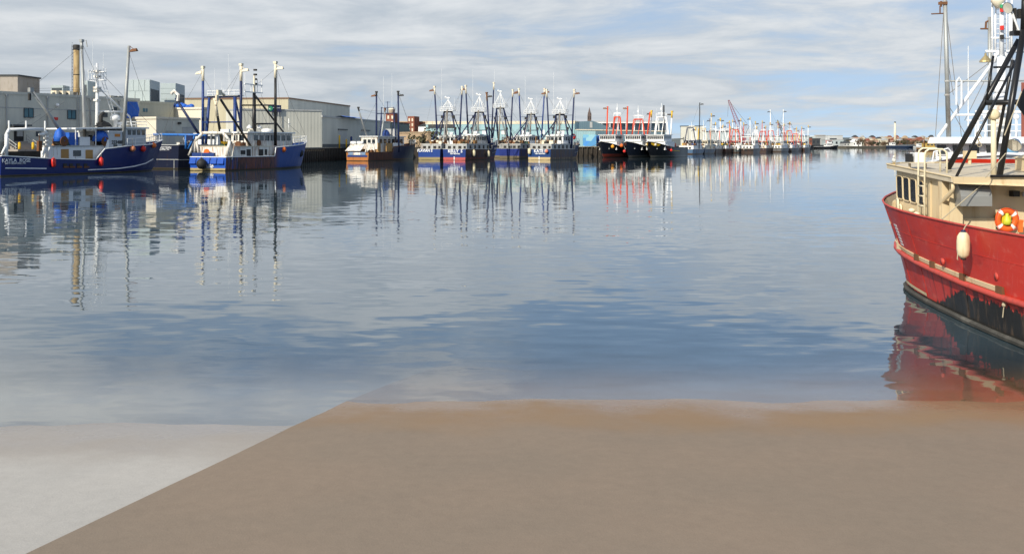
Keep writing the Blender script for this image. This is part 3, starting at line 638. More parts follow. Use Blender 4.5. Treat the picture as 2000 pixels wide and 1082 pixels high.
# mural hoarding and blue container
mm, t, b, oc = new_mat('street_mural')
vo = t.n('ShaderNodeTexVoronoi'); t.l(oc, vo.inputs['Vector']); vo.inputs['Scale'].default_value = .55
cr = t.n('ShaderNodeValToRGB'); t.l(t.math('FRACT', t.math('MULTIPLY', t.sep(vo.outputs['Color'])[0], 1.0)), cr.inputs[0])
cr.color_ramp.interpolation = 'CONSTANT'
els = cr.color_ramp.elements; els[0].color = (.10, .32, .60, 1); els[1].position = .8; els[1].color = (.10, .62, .62, 1)
for p_, c_ in ((.3, (.20, .48, .66, 1)), (.5, (.08, .30, .72, 1)), (.62, (.32, .58, .66, 1)), (.92, (.25, .70, .45, 1))): e_ = els.new(p_); e_.color = c_
t.l(cr.outputs[0], b.inputs['Base Color']); b.inputs['Roughness'].default_value = .5
p = atD(1139, HY, 352); q = atD(1164.5, HY, 352); z0 = zf(283, 352); 
o = MB().box(0, q.x - p.x, 0, 2.6, 0, zf(263.5, 352)).build('mural_container', mm); o.location = (p.x, p.y, WZ + .01); tag(o, 'shipping container painted with a bright blue and turquoise mural', 'container')
ct = Fr((*atD(1165, HY, 356).xy, WZ), 0, 'blue_container'); tag(ct.root, 'plain dark blue shipping container beside the mural', 'container')
wd = atD(1178, HY, 356).x - atD(1165, HY, 356).x
MB().box(0, wd, 0, 2.5, .1, zf(265.5, 356)).build('body', BLUEP, ct.root); MB().box(-.05, wd + .05, -.08, 0, zf(266.5, 356), zf(265.2, 356)).build('top_rail', paint('mid_blue', (.05, .2, .5), .5), ct.root)
# ------------------------------------------------------------------ boat kit
def smooth(a): a = max(0.0, min(1.0, a)); return a * a * (3 - 2 * a)
def interp(tab, u):
    if u <= tab[0][0]: return tab[0][1]
    for (a, x), (b_, y) in zip(tab, tab[1:]):
        if u <= b_: return x + (y - x) * ((u - a) / (b_ - a) if b_ > a else 1)
    return tab[-1][1]
class Boat(Fr):
    def __init__(s, name, label, corner, h, B, L, cat='fishing boat', group=None, side=1, org=None):
        """corner: waterline pixel of the starboard (side=1) or port (side=-1) stern quarter"""
        r_ = Vector((math.cos(h), -math.sin(h), 0))
        o = (W(*corner) - r_ * (B / 2 * side)) if org is None else Vector(org)
        super().__init__(o, h, name); tag(s.root, label, cat, group); s.B = B; s.L = L
    def hb(s, u, v):
        dk = s.sf + (1 - s.sf) * smooth(u / .35) if u < .35 else (1.0 if u < .52 else max(0.0, 1 - ((u - .52) / .48) ** s.pw))
        wl = (s.sf + (1 - s.sf) * smooth(u / .35)) * .95 if u < .35 else (.95 if u < .42 else max(0.0, .95 * (1 - ((u - .42) / .58) ** 1.9)))
        if u > .995: return 0.0
        return s.B / 2 * (wl + (dk - wl) * max(v, 0) ** .75)
    def pt(s, u, v, sg=1):
        z = v * interp(s.sheer, u) if v >= 0 else v * 2.4
        return Vector((sg * s.hb(u, v) * (1 if v >= 0 else .85), u * (s.Lwl + (s.L - s.Lwl) * max(v, 0) ** .85), z))
    def hull(s, sheer, mat, rake=1.8, sf=.9, pw=2.3, deck=None, rail=WHITE, transom=None, deckmat=DECK, drop=.75, cap=.09):
        s.sheer = sheer; s.Lwl = s.L - rake; s.sf = sf; s.pw = pw
        us = sorted(set([i / 16 for i in range(17)] + [.97, .99] + [k for k, _ in sheer])); vs = [-.25, 0, .12, .3, .5, .7, .86, 1]
        mb = MB()
        for sg in (1, -1):
            rg = [[s.pt(u, v, sg) for v in (vs if sg == 1 else vs[::-1])] for u in us]
            mb.rings(rg, 0, closed=False)
        mb.add([s.pt(0, v, 1) for v in vs] + [s.pt(0, v, -1) for v in vs[::-1]], [tuple(range(2 * len(vs)))], 1 if transom else 0)
        hl = mb.build('hull', [mat, transom] if transom else mat, s.root, False)
        dk = MB(); rg = []
        for u in us[:-1]:
            zs = interp(sheer, u); zd = (interp(deck, u) if deck else zs - drop); v = max(.1, zd / zs)
            a = s.pt(u, v, 1); a.z = zd; a.x = max(0, a.x - .03); c = Vector((-a.x, a.y, zd)); rg.append([c, a])
        dk.rings(rg, closed=False); dk.build('deck', deckmat, s.root)
        for sg in (1, -1):
            MB().path([s.pt(u, 1, sg) + Vector((0, 0, .03)) for u in us], cap, 5).build('gunwale', rail, s.root)
        MB().tube(s.pt(0, 1, -1), s.pt(0, 1, 1), cap, None, 5).build('stern_rail', rail, s.root)
        return hl
    def strake(s, pts, mat, r=.09, sg=1, name='rubbing_strake'):
        """pts: (u, z)"""
        MB().path([s.pt(u, min(1, z / interp(s.sheer, u)), sg) + Vector((sg * .02, 0, 0)) for u, z in pts], r, 5).build(name, mat, s.root)
    def house(s, x0, x1, y0, y1, z0, z1, mat, name='wheelhouse', over=.25, roof=None, wins=(), rt=.16, glassm=None, taper=0.0, parent=None, rake=0.0):
        hs = MB().hexa([(x0, y0, z0), (x1, y0, z0), (x1, y1, z0), (x0, y1, z0), (x0 + taper, y0, z1), (x1 - taper, y0, z1), (x1 - taper, y1 + rake, z1), (x0 + taper, y1 + rake, z1)]).build(name, mat, parent or s.root)
        if roof: MB().box(x0 - over + taper, x1 + over - taper, y0 - over, y1 + over + rake, z1, z1 + rt).build('roof', roof, hs)
        for sd, n, a0, a1, w0, w1 in wins:      # side, count, from..to along that side (0..1), height range (0..1)
            for k in range(n):
                f0 = a0 + (a1 - a0) * (k + .14) / n; f1 = a0 + (a1 - a0) * (k + .86) / n; za = z0 + (z1 - z0) * w0; zb = z0 + (z1 - z0) * w1
                if sd in 'sp':
                    xx = x1 if sd == 's' else x0; d = .03 if sd == 's' else -.03
                    MB().box(min(xx - .02, xx + d), max(xx + d, xx - .02) if sd == 's' else xx + .02, y0 + (y1 - y0) * f0, y0 + (y1 - y0) * f1, za, zb).build('window', glassm or GLASS, hs)
                else:
                    yy = y0 if sd == 'a' else y1 + rake * (w0 + w1) * .5 + (.06 if rake else 0); d = -.03 if sd == 'a' else .03
                    MB().box(x0 + (x1 - x0) * f0, x0 + (x1 - x0) * f1, min(yy, yy + d), max(yy, yy + d), za, zb).build('window', glassm or GLASS, hs)
        return hs
    def frame(s, name, segs, mat, r=.12, sub='strut', n=6):
        """first member is the part itself, further members are its sub-parts"""
        rr = lambda g: g[2] if len(g) > 2 else r
        o = MB().tube(segs[0][0], segs[0][1], rr(segs[0]), None, n).build(name, mat, s.root, True)
        for g in segs[1:]: MB().tube(g[0], g[1], rr(g), None, n).build(g[3] if len(g) > 3 else sub, mat, o, True)
        return o
    def pole(s, p, q, r0, r1, mat, head=WHITE, headlen=1.6, vane=None, vside=1, name='outrigger', n=8):
        p = Vector(p); q = Vector(q); d = (q - p).normalized(); o = MB().tube(p, q, r0, r1, n).build(name, mat, s.root, True)
        if head:
            MB().tube(q - d * headlen, q + d * .25, r1 * 1.15, r1 * 1.15, n).build('pole_head', head, o, True)
            MB().box(q.x - r1 * 1.3, q.x + r1 * 1.3, q.y - r1 * 1.3, q.y + r1 * 1.3, q.z + .1, q.z + .5).build('block', head, o)
        if vane:
            b_ = q + Vector((vside * .95, 0, -.75))
            mb = MB(); mb.hexa([b_ + Vector(v) for v in ((-.7, -.25, -.22), (.7, -.25, -.12), (.7, .25, -.12), (-.7, .25, -.22), (-.5, -.08, .2), (.55, -.08, .32), (.55, .08, .32), (-.5, .08, .2))])
            mb.tube(b_ + Vector((0, 0, .2)), q + Vector((vside * .2, 0, -.1)), .05, .05, 4); mb.build('paravane', vane, o)
        return o
    def stay(s, p, q, r=.022, mat=None, sag=0.0, name='stay'):
        r = r * .62 if r > .02 else r
        p = Vector(p); q = Vector(q)
        pts = [p.lerp(q, k / 6) - Vector((0, 0, sag * 4 * (k / 6) * (1 - k / 6))) for k in range(7)] if sag else [p, q]
        return MB().path(pts, r, 4).build(name, mat or WIRE, s.root)
    def rails(s, pts, h, mat=WHITE, r=.035, name='guard_rail'):
        mb = MB(); top = [Vector(p) + Vector((0, 0, h)) for p in pts]
        mb.path(top, r, 5); mb.path([Vector(p) + Vector((0, 0, h * .5)) for p in pts], r * .8, 4)
        for p in pts: mb.tube(p, Vector(p) + Vector((0, 0, h)), r, None, 5)
        return mb.build(name, mat, s.root)
    def drum(s, c, r, w_, mat, name='net_drum', flange=None):
        o = MB().lathe((c[0] - w_ / 2, c[1], c[2]), [(r * .7, 0), (r * .75, w_ * .3), (r * .68, w_ * .6), (r * .72, w_)], 12, 'x').build(name, mat, s.root, True)
        for k in (0, 1): MB().lathe((c[0] - w_ / 2 + k * w_, c[1], c[2]), [(r, -.05), (r, .05)], 14, 'x').build('flange', flange or RUST, o)
        return o
    def heap(s, c, rx, ry, rz, mat, name='net_heap', n=9):
        mb = MB(); rg = []
        for j in range(5):
            a = j / 4 * math.pi / 2
            rg.append([Vector(c) + Vector((rx * math.cos(a) * math.cos(t_) * random.uniform(.8, 1.15), ry * math.cos(a) * math.sin(t_) * random.uniform(.8, 1.15), rz * math.sin(a) * random.uniform(.85, 1.1))) for t_ in [2 * math.pi * i / n for i in range(n)]])
        return mb.rings(rg, caps=True).build(name, mat, s.root, mat is TARP)
    def whip(s, p, h, r=.03, mat=WHITE, name='whip_antenna'): return MB().tube(p, Vector(p) + Vector((0, 0, h)), r, r * .5, 5).build(name, mat, s.root)
    def clutter(s, x0, x1, y0, y1, z, n, rnd, mats=None):
        mats = mats or [RUST, BROWN, WHITER, DARK, BLUEP, YELL, GREYP]
        for k in range(n):
            x = rnd.uniform(x0, x1); y = rnd.uniform(y0, y1); m_ = rnd.choice(mats); kind = rnd.randrange(4)
            if kind == 0: s.drum((x, y, z + .55), .55, 1.0, m_, 'winch_drum')
            elif kind == 1:
                a, b_, c = rnd.uniform(.3, .7), rnd.uniform(.3, .7), rnd.uniform(.5, 1.2)
                o = MB().box(x - a, x + a, y - b_, y + b_, z, z + c).build('deck_locker', m_, s.root); MB().box(x - a - .05, x + a + .05, y - b_ - .05, y + b_ + .05, z + c, z + c + .07).build('lid', m_, o)
            elif kind == 2: s.heap((x, y, z), .8, .8, .8, rnd.choice([NET, BROWN, DARK, RUST]))
            else:
                mb = MB(); hh = rnd.uniform(1.2, 2.2); mb.tube((x, y - .5, z), (x, y - .3, z + hh), .08); mb.tube((x, y + .5, z), (x, y + .3, z + hh), .08); mb.tube((x, y - .3, z + hh), (x, y + .3, z + hh), .1)
                mb.build('davit_frame', m_, s.root)
FEND = []
def fender(px, py, boat, x, r, mat, label, kind='ball', name='fender'):
    """floats hung over the side: things of their own"""
    p = boat.wld(boat.at(px, py, x=x)) if not isinstance(x, tuple) else boat.wld(boat.at(px, py, y=x[0]))
    e = empty(name, p, boat.h); tag(e, label, 'fender')
    if kind == 'ball':
        MB().lathe((0, 0, 0), [(r * .12, -r * 1.0)] + [(r * math.sin(math.pi * j / 8), -r * math.cos(math.pi * j / 8)) for j in range(1, 8)] + [(r * .2, r * 1.0), (r * .16, r * 1.25)], 14).build('float', mat, e, True)
    else:
        MB().lathe((0, 0, 0), [(.05, -r * 1.9), (r * .55, -r * 1.8), (r * .95, -r * 1.25), (r, 0), (r * .95, r * 1.25), (r * .55, r * 1.8), (r * .2, r * 1.95), (r * .16, r * 2.2)], 14).build('float', mat, e, True)
    MB().tube((0, 0, r), (0, 0, r + (1.2 if kind == 'ball' else 1.6)), .02, None, 4).build('lanyard', ROPE, e)
    return e

# ------------------------------------------------------------------ KAYLA ROSE
k = Boat('blue_trawler', 'navy blue trawler KAYLA ROSE with white wheelhouse and white gallows frame', (6, 345.5), R(23.5), 7.6, 30)
bow = k.at(318, 274, x=0); k.L = bow.y; L = k.L
sh = lambda px, py: (k.at(px, py, x=3.7).y / L, k.at(px, py, x=3.7).z)
sheer = [(0, k.at(6.6, 305, x=3.7).z), sh(100, 310.5), sh(186, 312.5), sh(204, 291.5), sh(250, 286)] + [(.86, bow.z * .86), (1.0, bow.z)]
HK = hull_mat('kayla_hull', (0.010, 0.022, 0.125), (0.10, 0.075, 0.045), 0.22, rough=0.28, foul=.12)
BT = hull_mat('kayla_transom', (0.02, 0.09, 0.55), (0.35, 0.22, 0.10), 0.35, rough=0.35, foul=.1)
zdk = sheer[1][1] - .9
k.hull(sheer, HK, rake=2.6, sf=.92, deck=[(0, zdk), (sheer[2][0], zdk), (sheer[3][0], sheer[3][1] - .7), (1, bow.z - .9)])
k.strake([(u_, z_) for u_, z_ in ((k.at(180, 328.5, x=3.7).y / L, .55), (.66, .62), (.78, .85), (.88, 1.25), (.95, 1.9))], WHITE, .11)
k.strake([(.02, 1.12), (.1, 1.05), (.22, .92)], WHITE, .10)
for px in (128, 140, 154, 168):
    p = k.at(px, 326.5, x=3.66); MB().box(3.6, 3.86, p.y - .45, p.y + .45, p.z - .12, p.z + .12).build('scupper', RUST, k.root)  # rust brown stands in for the orange light in the openings
    MB().box(3.6, 3.83, p.y - .5, p.y + .1, p.z + .12, p.z + .5).build('scupper_flap', DARK, k.root)
p = k.at(31, 314, x=3.55); lettering('KAYLA  ROSE', .74, (3.66, p.y, p.z), (.03, 1, 0), (0.02, 0, 1), LETTER, k.root, bold=.012)
p = k.at(29, 319.5, x=3.5); lettering('NEW BEDFORD, MA', .36, (3.66, p.y, p.z), (.03, 1, 0), (0.02, 0, 1), LETTER, k.root)
# gallows frame along the starboard rail
X = 3.35; a = k.at(12, 304, x=X); a2 = k.at(13, 262, x=X); b1 = k.at(18, 253, x=X); b2 = k.at(84, 253, x=X); c2 = k.at(92, 262, x=X); c = k.at(91, 309, x=X)
g = k.frame('gallows_frame', [(b1, b2, .24), (a, a2, .24, 'leg'), (a2, b1, .22), (b2, c2, .22), (c, c2, .22, 'leg'), (k.at(3, 302, x=X), k.at(14, 280, x=X), .16), (k.at(83, 307, x=X), k.at(90, 285, x=X), .16)], WHITE)
for py in (262, 270, 278, 286): q = k.at(93, py, x=X); MB().box(X - .25, X + .25, q.y - .5, q.y + .55, q.z - .12, q.z + .12).build('bracket', WHITER, g)
q = k.at(77, 263, x=X); MB().tube(q, k.at(88, 262, x=X), .2).build('hanger_arm', WHITE, g)
MB().box(X - .2, X + .2, q.y - .3, q.y + .3, q.z - 2.3, q.z - .9).tube(q, q - Vector((0, 0, 1)), .06).build('hanging_block', RUST, g)
for px in (17.5, 51, 88): q = k.at(px, 252, x=X); MB().tube(q, q + Vector((0, 0, 1.1)), .12).build('bollard_horn', WHITE, g)
# shelter house amidships
z0 = zdk; a = k.at(101, 300, x=3.0); c = k.at(203, 300, x=3.0); z1 = k.at(150, 286.5, x=3.0).z
hs = k.house(0.9, 3.0, a.y, c.y, z0, z1, WHITE, 'shelter_house', roof=GREYP, over=.12, rt=.14)
for r in ((119, 291.5, 134, 312, TANW), (167, 293, 181, 312, TANW), (143, 294, 158, 305.5, GLASS)):
    p = k.at(r[0], r[3], x=3.0); q = k.at(r[2], r[1], x=3.0)
    MB().box(2.98, 3.05, p.y, q.y, max(z0 + .1, p.z), q.z).build('window' if r[4] is GLASS else 'door', r[4], hs)
MB().hexa([(2.9, a.y - 1.6, z0), (3.1, a.y - 1.6, z0), (3.1, a.y - .02, z0), (2.9, a.y - .02, z0), (2.9, a.y - .35, z1), (3.1, a.y - .35, z1), (3.1, a.y - .02, z1), (2.9, a.y - .02, z1)]).build('wing_plate', WHITE, hs)
for px, py, w_, hgt, d in ((117, 272, .95, 1.9, 2.4), (197, 272, 1.7, 1.6, 2.3)):
    p = k.at(px, py, x=d); o = k.heap((d, p.y, z1 + .75), .9, w_, hgt, TARP, 'tarp_cover', 10)
    k.drum((d + .1, p.y, z1 + .75), .72, 1.5, DARK, 'winch_drum')
p = k.at(136, 266, x=1.5); MB().box(.7, 2.3, p.y - .8, p.y + .8, z1 + .2, p.z + .5).build('covered_box', TARP, k.root)
p = k.at(160, 280, x=1.0); o = MB().box(-.5, 2.2, p.y - 1.6, p.y + .4, z1 + .14, k.at(160, 268, x=1).z).build('engine_casing', WHITE, k.root)
k.clutter(0.5, 2.4, k.at(126, 280, x=2).y, k.at(150, 280, x=2).y, z1 + .1, 5, random.Random(3), [GALV, ROPE, DARK, GREYP])
# forward superstructure
zf0 = k.at(215, 292, x=3.2).z - .3; a = k.at(204, 280, x=3.25); c = k.at(240, 280, x=3.25); zt1 = k.at(222, 258, x=3.1).z
am = k.at(213, 280, x=3.2)
h1 = k.house(-3.1, 3.1, am.y, c.y, zf0, zt1, paint('pale_grey_white', (.55, .58, .60), .5, var=.06, dirt=.2), 'deckhouse', roof=WHITE, over=.1)
p = k.at(224, 267.5, x=3.1); q = k.at(234.5, 262, x=3.1); MB().box(3.08, 3.14, p.y, q.y, p.z, q.z).build('window', paint('orange_lit_blind', (.55, .20, .03), .4), h1)
p = k.at(221.5, 288, x=3.1); q = k.at(229, 282.5, x=3.1); MB().box(3.08, 3.13, p.y, q.y, p.z, q.z).build('port_light', GLASS, h1)
MB().box(-.9, -.1, am.y - .05, am.y, zt1 - 1.3, zt1 - .5).box(1.7, 2.5, am.y - .05, am.y, zt1 - 1.3, zt1 - .5).build('aft_window', GLASS, h1)
MB().hexa([(3.0, a.y, zf0), (3.22, a.y, zf0), (3.22, am.y, zf0), (3.0, am.y, zf0), (3.0, am.y - .3, k.at(210, 273, x=3.2).z), (3.2, am.y - .3, k.at(210, 273, x=3.2).z), (3.2, am.y, k.at(210, 273, x=3.2).z), (3.0, am.y, k.at(210, 273, x=3.2).z)]).build('wing_plate', WHITE, h1)
p = k.at(229, 278.5, x=3.14); lettering('223488', .74, (3.15, p.y, p.z), (0, 1, 0), (0, 0, 1), BLACKP, k.root, 'hull_number', .015)
a = k.at(243, 270, x=2.6); c = k.at(285, 270, x=2.6); zt2_ = k.at(285, 252, x=2.6).z; zb_ = k.at(270, 288, x=2.6).z
h2 = k.house(-2.6, 2.6, a.y, c.y, zb_, zt2_, paint('pale_grey_white'  , (.55, .58, .60)), 'wheelhouse', roof=WHITE, over=.35, rt=.22, wins=(('s', 4, .12, .98, .66, .92), ('f', 5, .05, .95, .66, .92), ('p', 4, .1, .95, .66, .92)))
a_ = k.at(206, 258, x=2.6); z2 = zt2_
MB().hexa([(-2.9, a_.y - 6, z2 - .25), (2.9, a_.y - 6, z2 - .25), (2.9, a.y - .4, z2 - .02), (-2.9, a.y - .4, z2 - .02), (-2.9, a_.y - 6, z2 - .05), (2.9, a_.y - 6, z2 - .05), (2.9, a.y - .4, z2 + .2), (-2.9, a.y - .4, z2 + .2)]).build('awning', WHITE, k.root)
for y_ in (a_.y - 5.8, a_.y - 2): MB().tube((2.7, y_, z1), (2.7, y_, z2 - .2), .07).build('awning_post', WHITE, k.root)
k.heap((1.0, k.at(202, 236, x=1).y, zt2_ + .2), .9, 1.6, .9, BLACKR, 'exhaust_cowl'); q = k.at(197, 220, x=1)
MB().path([(1, q.y, zt2_), (1, q.y, q.z - .5), (1, q.y + .6, q.z - .1)], .3, 8).build('exhaust', DARK, k.root, True)
p = k.at(225, 236, x=.5); MB().lathe((.5, p.y, zt2_ + .2), [(.25, 0), (.25, 1.0), (.75, 1.1), (.8, 1.6), (.4, 2.0), (.05, 2.1)], 12).build('radome', WHITE, k.root, True)
p = k.at(235, 250, x=-1); MB().box(-1.1, -.9, p.y - 1.3, p.y + 1.3, p.z + .6, p.z + .9).tube((-1, p.y, zt2_), (-1, p.y, p.z + .7), .1).build('radar_bar', WHITE, k.root)
k.rails([(2.7 * s_, y_, zt2_ + .2) for s_, y_ in ((1, a.y), (1, (a.y + c.y) / 2), (1, c.y), (-1, c.y))], .9)
rp = [k.pt(u, 1, 1) for u in (.66, .72, .78, .84, .9, .95)] + [k.pt(.985, 1, 1)] + [k.pt(u, 1, -1) for u in (.95, .9, .84, .78)]
k.rails(rp, 1.15, r=.05)
k.clutter(-1.2, 1.2, L * .80, L * .9, bow.z * .86 - .8, 4, random.Random(8), [GREYP, WHITER, DARK, GALV])
# white mast
mb_ = k.at(190, 262, x=0); mt = k.at(189, 124, x=0); mst = k.pole((0, mb_.y, zt2_ - 1.5), (0, mb_.y, mt.z), .34, .18, WHITE, None, name='mast', n=10)
for py, hw in ((141, 1.5), (157, 1.4)):
    z_ = k.at(190, py, x=0).z; MB().box(-.06, .06, mb_.y - hw * 1.2, mb_.y + hw * 1.2, z_ - .06, z_ + .06).box(-hw, hw, mb_.y - .06, mb_.y + .06, z_ - .06, z_ + .06).build('crosstree', WHITE, mst)
for s_ in (-1.75, -1.1, -.5, .7, 1.2, 1.75):
    z_ = k.at(190, 158, x=0).z; MB().tube((0, mb_.y + s_, z_), (0, mb_.y + s_, z_ + random.uniform(1.6, 3.4)), .05).build('antenna', WHITE, mst)
for py in (140, 150, 172, 178, 196): z_ = k.at(190, py, x=0).z; MB().box(-.4, .4, mb_.y - .45, mb_.y + .45, z_ - .15, z_ + .15).build('lamp_bracket', WHITER, mst)
k.whip((0, mb_.y - .9, k.at(183, 140, x=0).z), 5); k.whip((0, mb_.y + 1.2, k.at(195, 140, x=0).z), 3)
ld = MB()
for y_ in (-.3, .3): ld.tube((0, mb_.y + 4.2 + y_, zt2_), (0, mb_.y + 1.2 + y_, k.at(205, 160, x=0).z), .045)
for i in range(14): f_ = i / 14; ld.tube((0, mb_.y + 4.2 - 3 * f_ - .3, zt2_ + (k.at(205, 160, x=0).z - zt2_) * f_), (0, mb_.y + 4.2 - 3 * f_ + .3, zt2_ + (k.at(205, 160, x=0).z - zt2_) * f_), .03)
ld.build('mast_ladder', WHITE, k.root)
k.frame('mast_strut', [(k.at(193, 172, x=0), k.at(254, 229, x=1.5), .13), (k.at(192, 218, x=0), k.at(246, 219, x=1.5), .13), (k.at(254, 229, x=1.5), k.at(260, 262, x=1.5), .1)], WHITE)
# galvanised outriggers and boom
k.pole(k.at(240, 284, x=3.0), k.at(252, 90, x=3.4), .31, .22, GALV, None, vane=RUST, vside=1)
k.pole(k.at(166, 285, x=-1.0), k.at(159.5, 84, x=-2.6), .26, .2, GALV, GALV, 1.0)
bm = k.pole(k.at(138, 283, x=1.0), k.at(60, 174, x=1.0), .27, .2, GALV, None, name='boom')
q = k.at(60, 176, x=1.0); MB().box(.75, 1.25, q.y - .3, q.y + .3, q.z - .3, q.z + .3).build('boom_head', GALV, bm); MB().box(.85, 1.15, q.y - .35, q.y - .05, q.z - 1.5, q.z - .5).build('block', DARK, bm)
for a_, c_ in (((60, 174), (158, 171)), ((62, 178), (160, 176)), ((160, 84), (189, 150)), ((252, 92), (241, 275)), ((62, 175), (130, 280)), ((190, 135), (318, 270)), ((160, 90), (60, 174)), ((189, 170), (166, 250)), ((251, 100), (285, 200)), ((159, 100), (180, 250)), ((168, 190), (185, 262)), ((17, 250), (80, 224)), ((50, 252), (125, 200))):
    k.stay(k.at(*a_, x=1.0), k.at(*c_, x=1.0), .035)
for i, (px, py, r_, mt_, kd, x_) in enumerate(((104.5, 318, .34, REDPL, 'long', 3.95), (197.5, 316.5, .34, REDPL, 'long', 4.0), (259, 291, .46, paint('faded_orange_plastic', (.55, .20, .10), .5), 'ball', 3.6), (279.5, 291.5, .46, REDPL, 'ball', 2.9), (300, 284.5, .44, ORANGE, 'ball', 1.9))):
    fender(px, py, k, x_, r_, mt_, ('long red fender hanging below the white gallows frame of KAYLA ROSE', 'long red fender hanging amidships on KAYLA ROSE', 'faded brownish orange ball fender on the KAYLA ROSE bow', 'red ball fender in the middle of the three on the KAYLA ROSE bow', 'orange red ball fender nearest the stem of KAYLA ROSE')[i], kd)
KAYLA = k

# sliver of a maroon boat at the left edge
mr = Boat('maroon_trawler', 'maroon trawler bow cut off by the left edge, behind KAYLA ROSE', None, R(203.5), 6.4, 20, org=k.wld((-3.6, -1.5, 0)) + Vector((-10.5, 15.5, 0)))
mr.hull([(0, 2.2), (.6, 2.6), (1, 4.2)], hull_mat('maroon_hull', (.16, .03, .028), None, rust=((4, 16, .3),)), rake=2.0)
mr.house(-2.2, 2.2, 4, 10, 2, 5.2, WHITE, roof=WHITE, wins=(('s', 4, .1, .9, .6, .88), ('f', 4, .1, .9, .6, .88)))
mr.rails([mr.pt(u, 1, 1) for u in (.6, .7, .8, .9, .97)] + [mr.pt(u, 1, -1) for u in (.97, .9, .8)], 1.1)
mr.pole((0, 7, 5), (0, 7, 8.0), .2, .12, WHITE)

# ------------------------------------------------------------------ dark boat ahead, with blue gantry
b = Boat('dark_blue_trawler', 'dark navy trawler stern with blue gantry, between KAYLA ROSE and the rusty blue trawler', (352.5, 331), R(24), 7.6, 25)
zs0 = b.at(330, 283.5, y=0).z
b.hull([(0, zs0), (.55, zs0 - .1), (.6, zs0 + .6), (1, zs0 + 2.0)], hull_mat('dark_navy_hull', (.010, .014, .035), (.05, .04, .03), .3, rough=.4, rust=((-1, 3, .15),)), rail=GREYP)
p = b.at(316, 289, y=-.1); q = b.at(316, 292.8, y=-.1)
lettering('MISS WESTERN', .62, (p.x, -.06, p.z), (1, 0, 0), (0, 0, 1), LETTER, b.root); lettering('NEW BEDFORD, MA', .36, (q.x, -.06, q.z), (1, 0, 0), (0, 0, 1), LETTER, b.root)
b.strake([(0.0, 1.6), (.3, 1.6), (.6, 1.7)], GREYP, .08)
MB().box(-3.4, 3.4, -.07, -.02, 1.62, 1.72).build('stern_strip', GREYP, b.root); MB().box(2.4, 2.5, -.09, -.02, .1, 1.6).build('draft_pole', GREYP, b.root)
MIDB = paint('mid_blue_paint', (.03, .16, .50), .45, dirt=.3)
p0 = b.at(300, 263, y=1.2); p1 = b.at(402, 264.5, y=1.2)
bg_ = b.frame('stern_gantry', [(p0, p1, .22), (b.at(363, 291, y=1.2), b.at(363, 264, y=1.2), .2, 'leg'), (b.at(368, 291, y=1.2), b.at(380, 266, y=1.2), .2, 'leg')], MIDB)
MB().box(b.at(366, 270, y=1.2).x, b.at(378, 270, y=1.2).x, .9, 1.5, b.at(366, 275, y=1.2).z, b.at(366, 265, y=1.2).z).build('net_roller', NAVY, bg_)
gy = 9.0
zt_g = b.at(430, 190, y=gy).z; xa = b.at(397, 190, y=gy).x; xb = b.at(470, 190, y=gy).x; xm = b.at(459, 190, y=gy).x; xi = b.at(409, 190, y=gy).x
zd = zs0 - .6; zl = b.at(430, 239, y=gy).z
gt = b.frame('gantry', [((xa, gy, zt_g), (xb, gy, zt_g), .17), ((xi, gy, zt_g), (xi - .9, gy, zd), .26, 'leg'), ((xm, gy, zt_g), (xm, gy, zd), .3, 'leg'), ((xa, gy, zl), (xb, gy, zl), .13), ((xi, gy + 3, zt_g), (xi, gy, zt_g), .13), ((xm, gy + 3, zd), (xm, gy, zt_g), .16, 'leg')], BLUEP)
for a_, c_ in ((405, 468),):
    pa = b.at(a_, 189, y=gy); pc = b.at(c_, 189, y=gy); r_ = []
    for i in range(7): r_.append((pa.x + (pc.x - pa.x) * i / 6, gy, zt_g + .15))
    b.rails(r_, 1.0, r=.05, name='platform_rail'); MB().box(pa.x, pc.x, gy - .5, gy + 1.2, zt_g + .16, zt_g + .26).build('platform', GREYP, b.root)
b.pole(b.at(396, 285, y=gy), b.at(396.5, 135, y=gy), .26, .22, BLUEP, CREAMW, 2.2, CREAMW, -1)
b.pole(b.at(470, 285, y=gy), b.at(471, 130, y=gy), .28, .23, NAVY, CREAMW, 2.6, CREAMW, 1)
for px, h_ in ((419, 5), (446, 7.5), (449, 5.5), (433, 2.4), (436, 1.6)): p = b.at(px, 188, y=gy); b.whip((p.x, gy, p.z), h_, .035)
bm = b.pole(b.at(392, 268, y=4), b.at(343, 192, y=2), .24, .2, NAVY, None, name='boom')
q = b.at(340, 189, y=2); MB().path([(q.x - .6, 2, q.z + .5), (q.x, 2, q.z + 1.0), (q.x + 1.0, 2, q.z + .2), (q.x + .8, 2, q.z - .8)], .28, 6).build('boom_head', WHITER, bm)
b.house(-2.6, 2.6, 11, 17, zd + .2, b.at(440, 262, y=12).z, WHITE, roof=WHITE, wins=(('a', 4, .1, .9, .6, .85), ('s', 4, .1, .9, .6, .85)))
b.clutter(-2.5, 2.5, 2, 9, zd, 9, random.Random(11))
for a_, c_ in (((396, 140), (365, 195)), ((397, 150), (420, 190)), ((343, 192), (470, 190)), ((471, 135), (445, 190)), ((343, 195), (310, 285)), ((345, 195), (330, 280)), ((472, 150), (480, 260))): b.stay(b.at(*a_, y=gy - 2), b.at(*c_, y=gy - 2), .03)

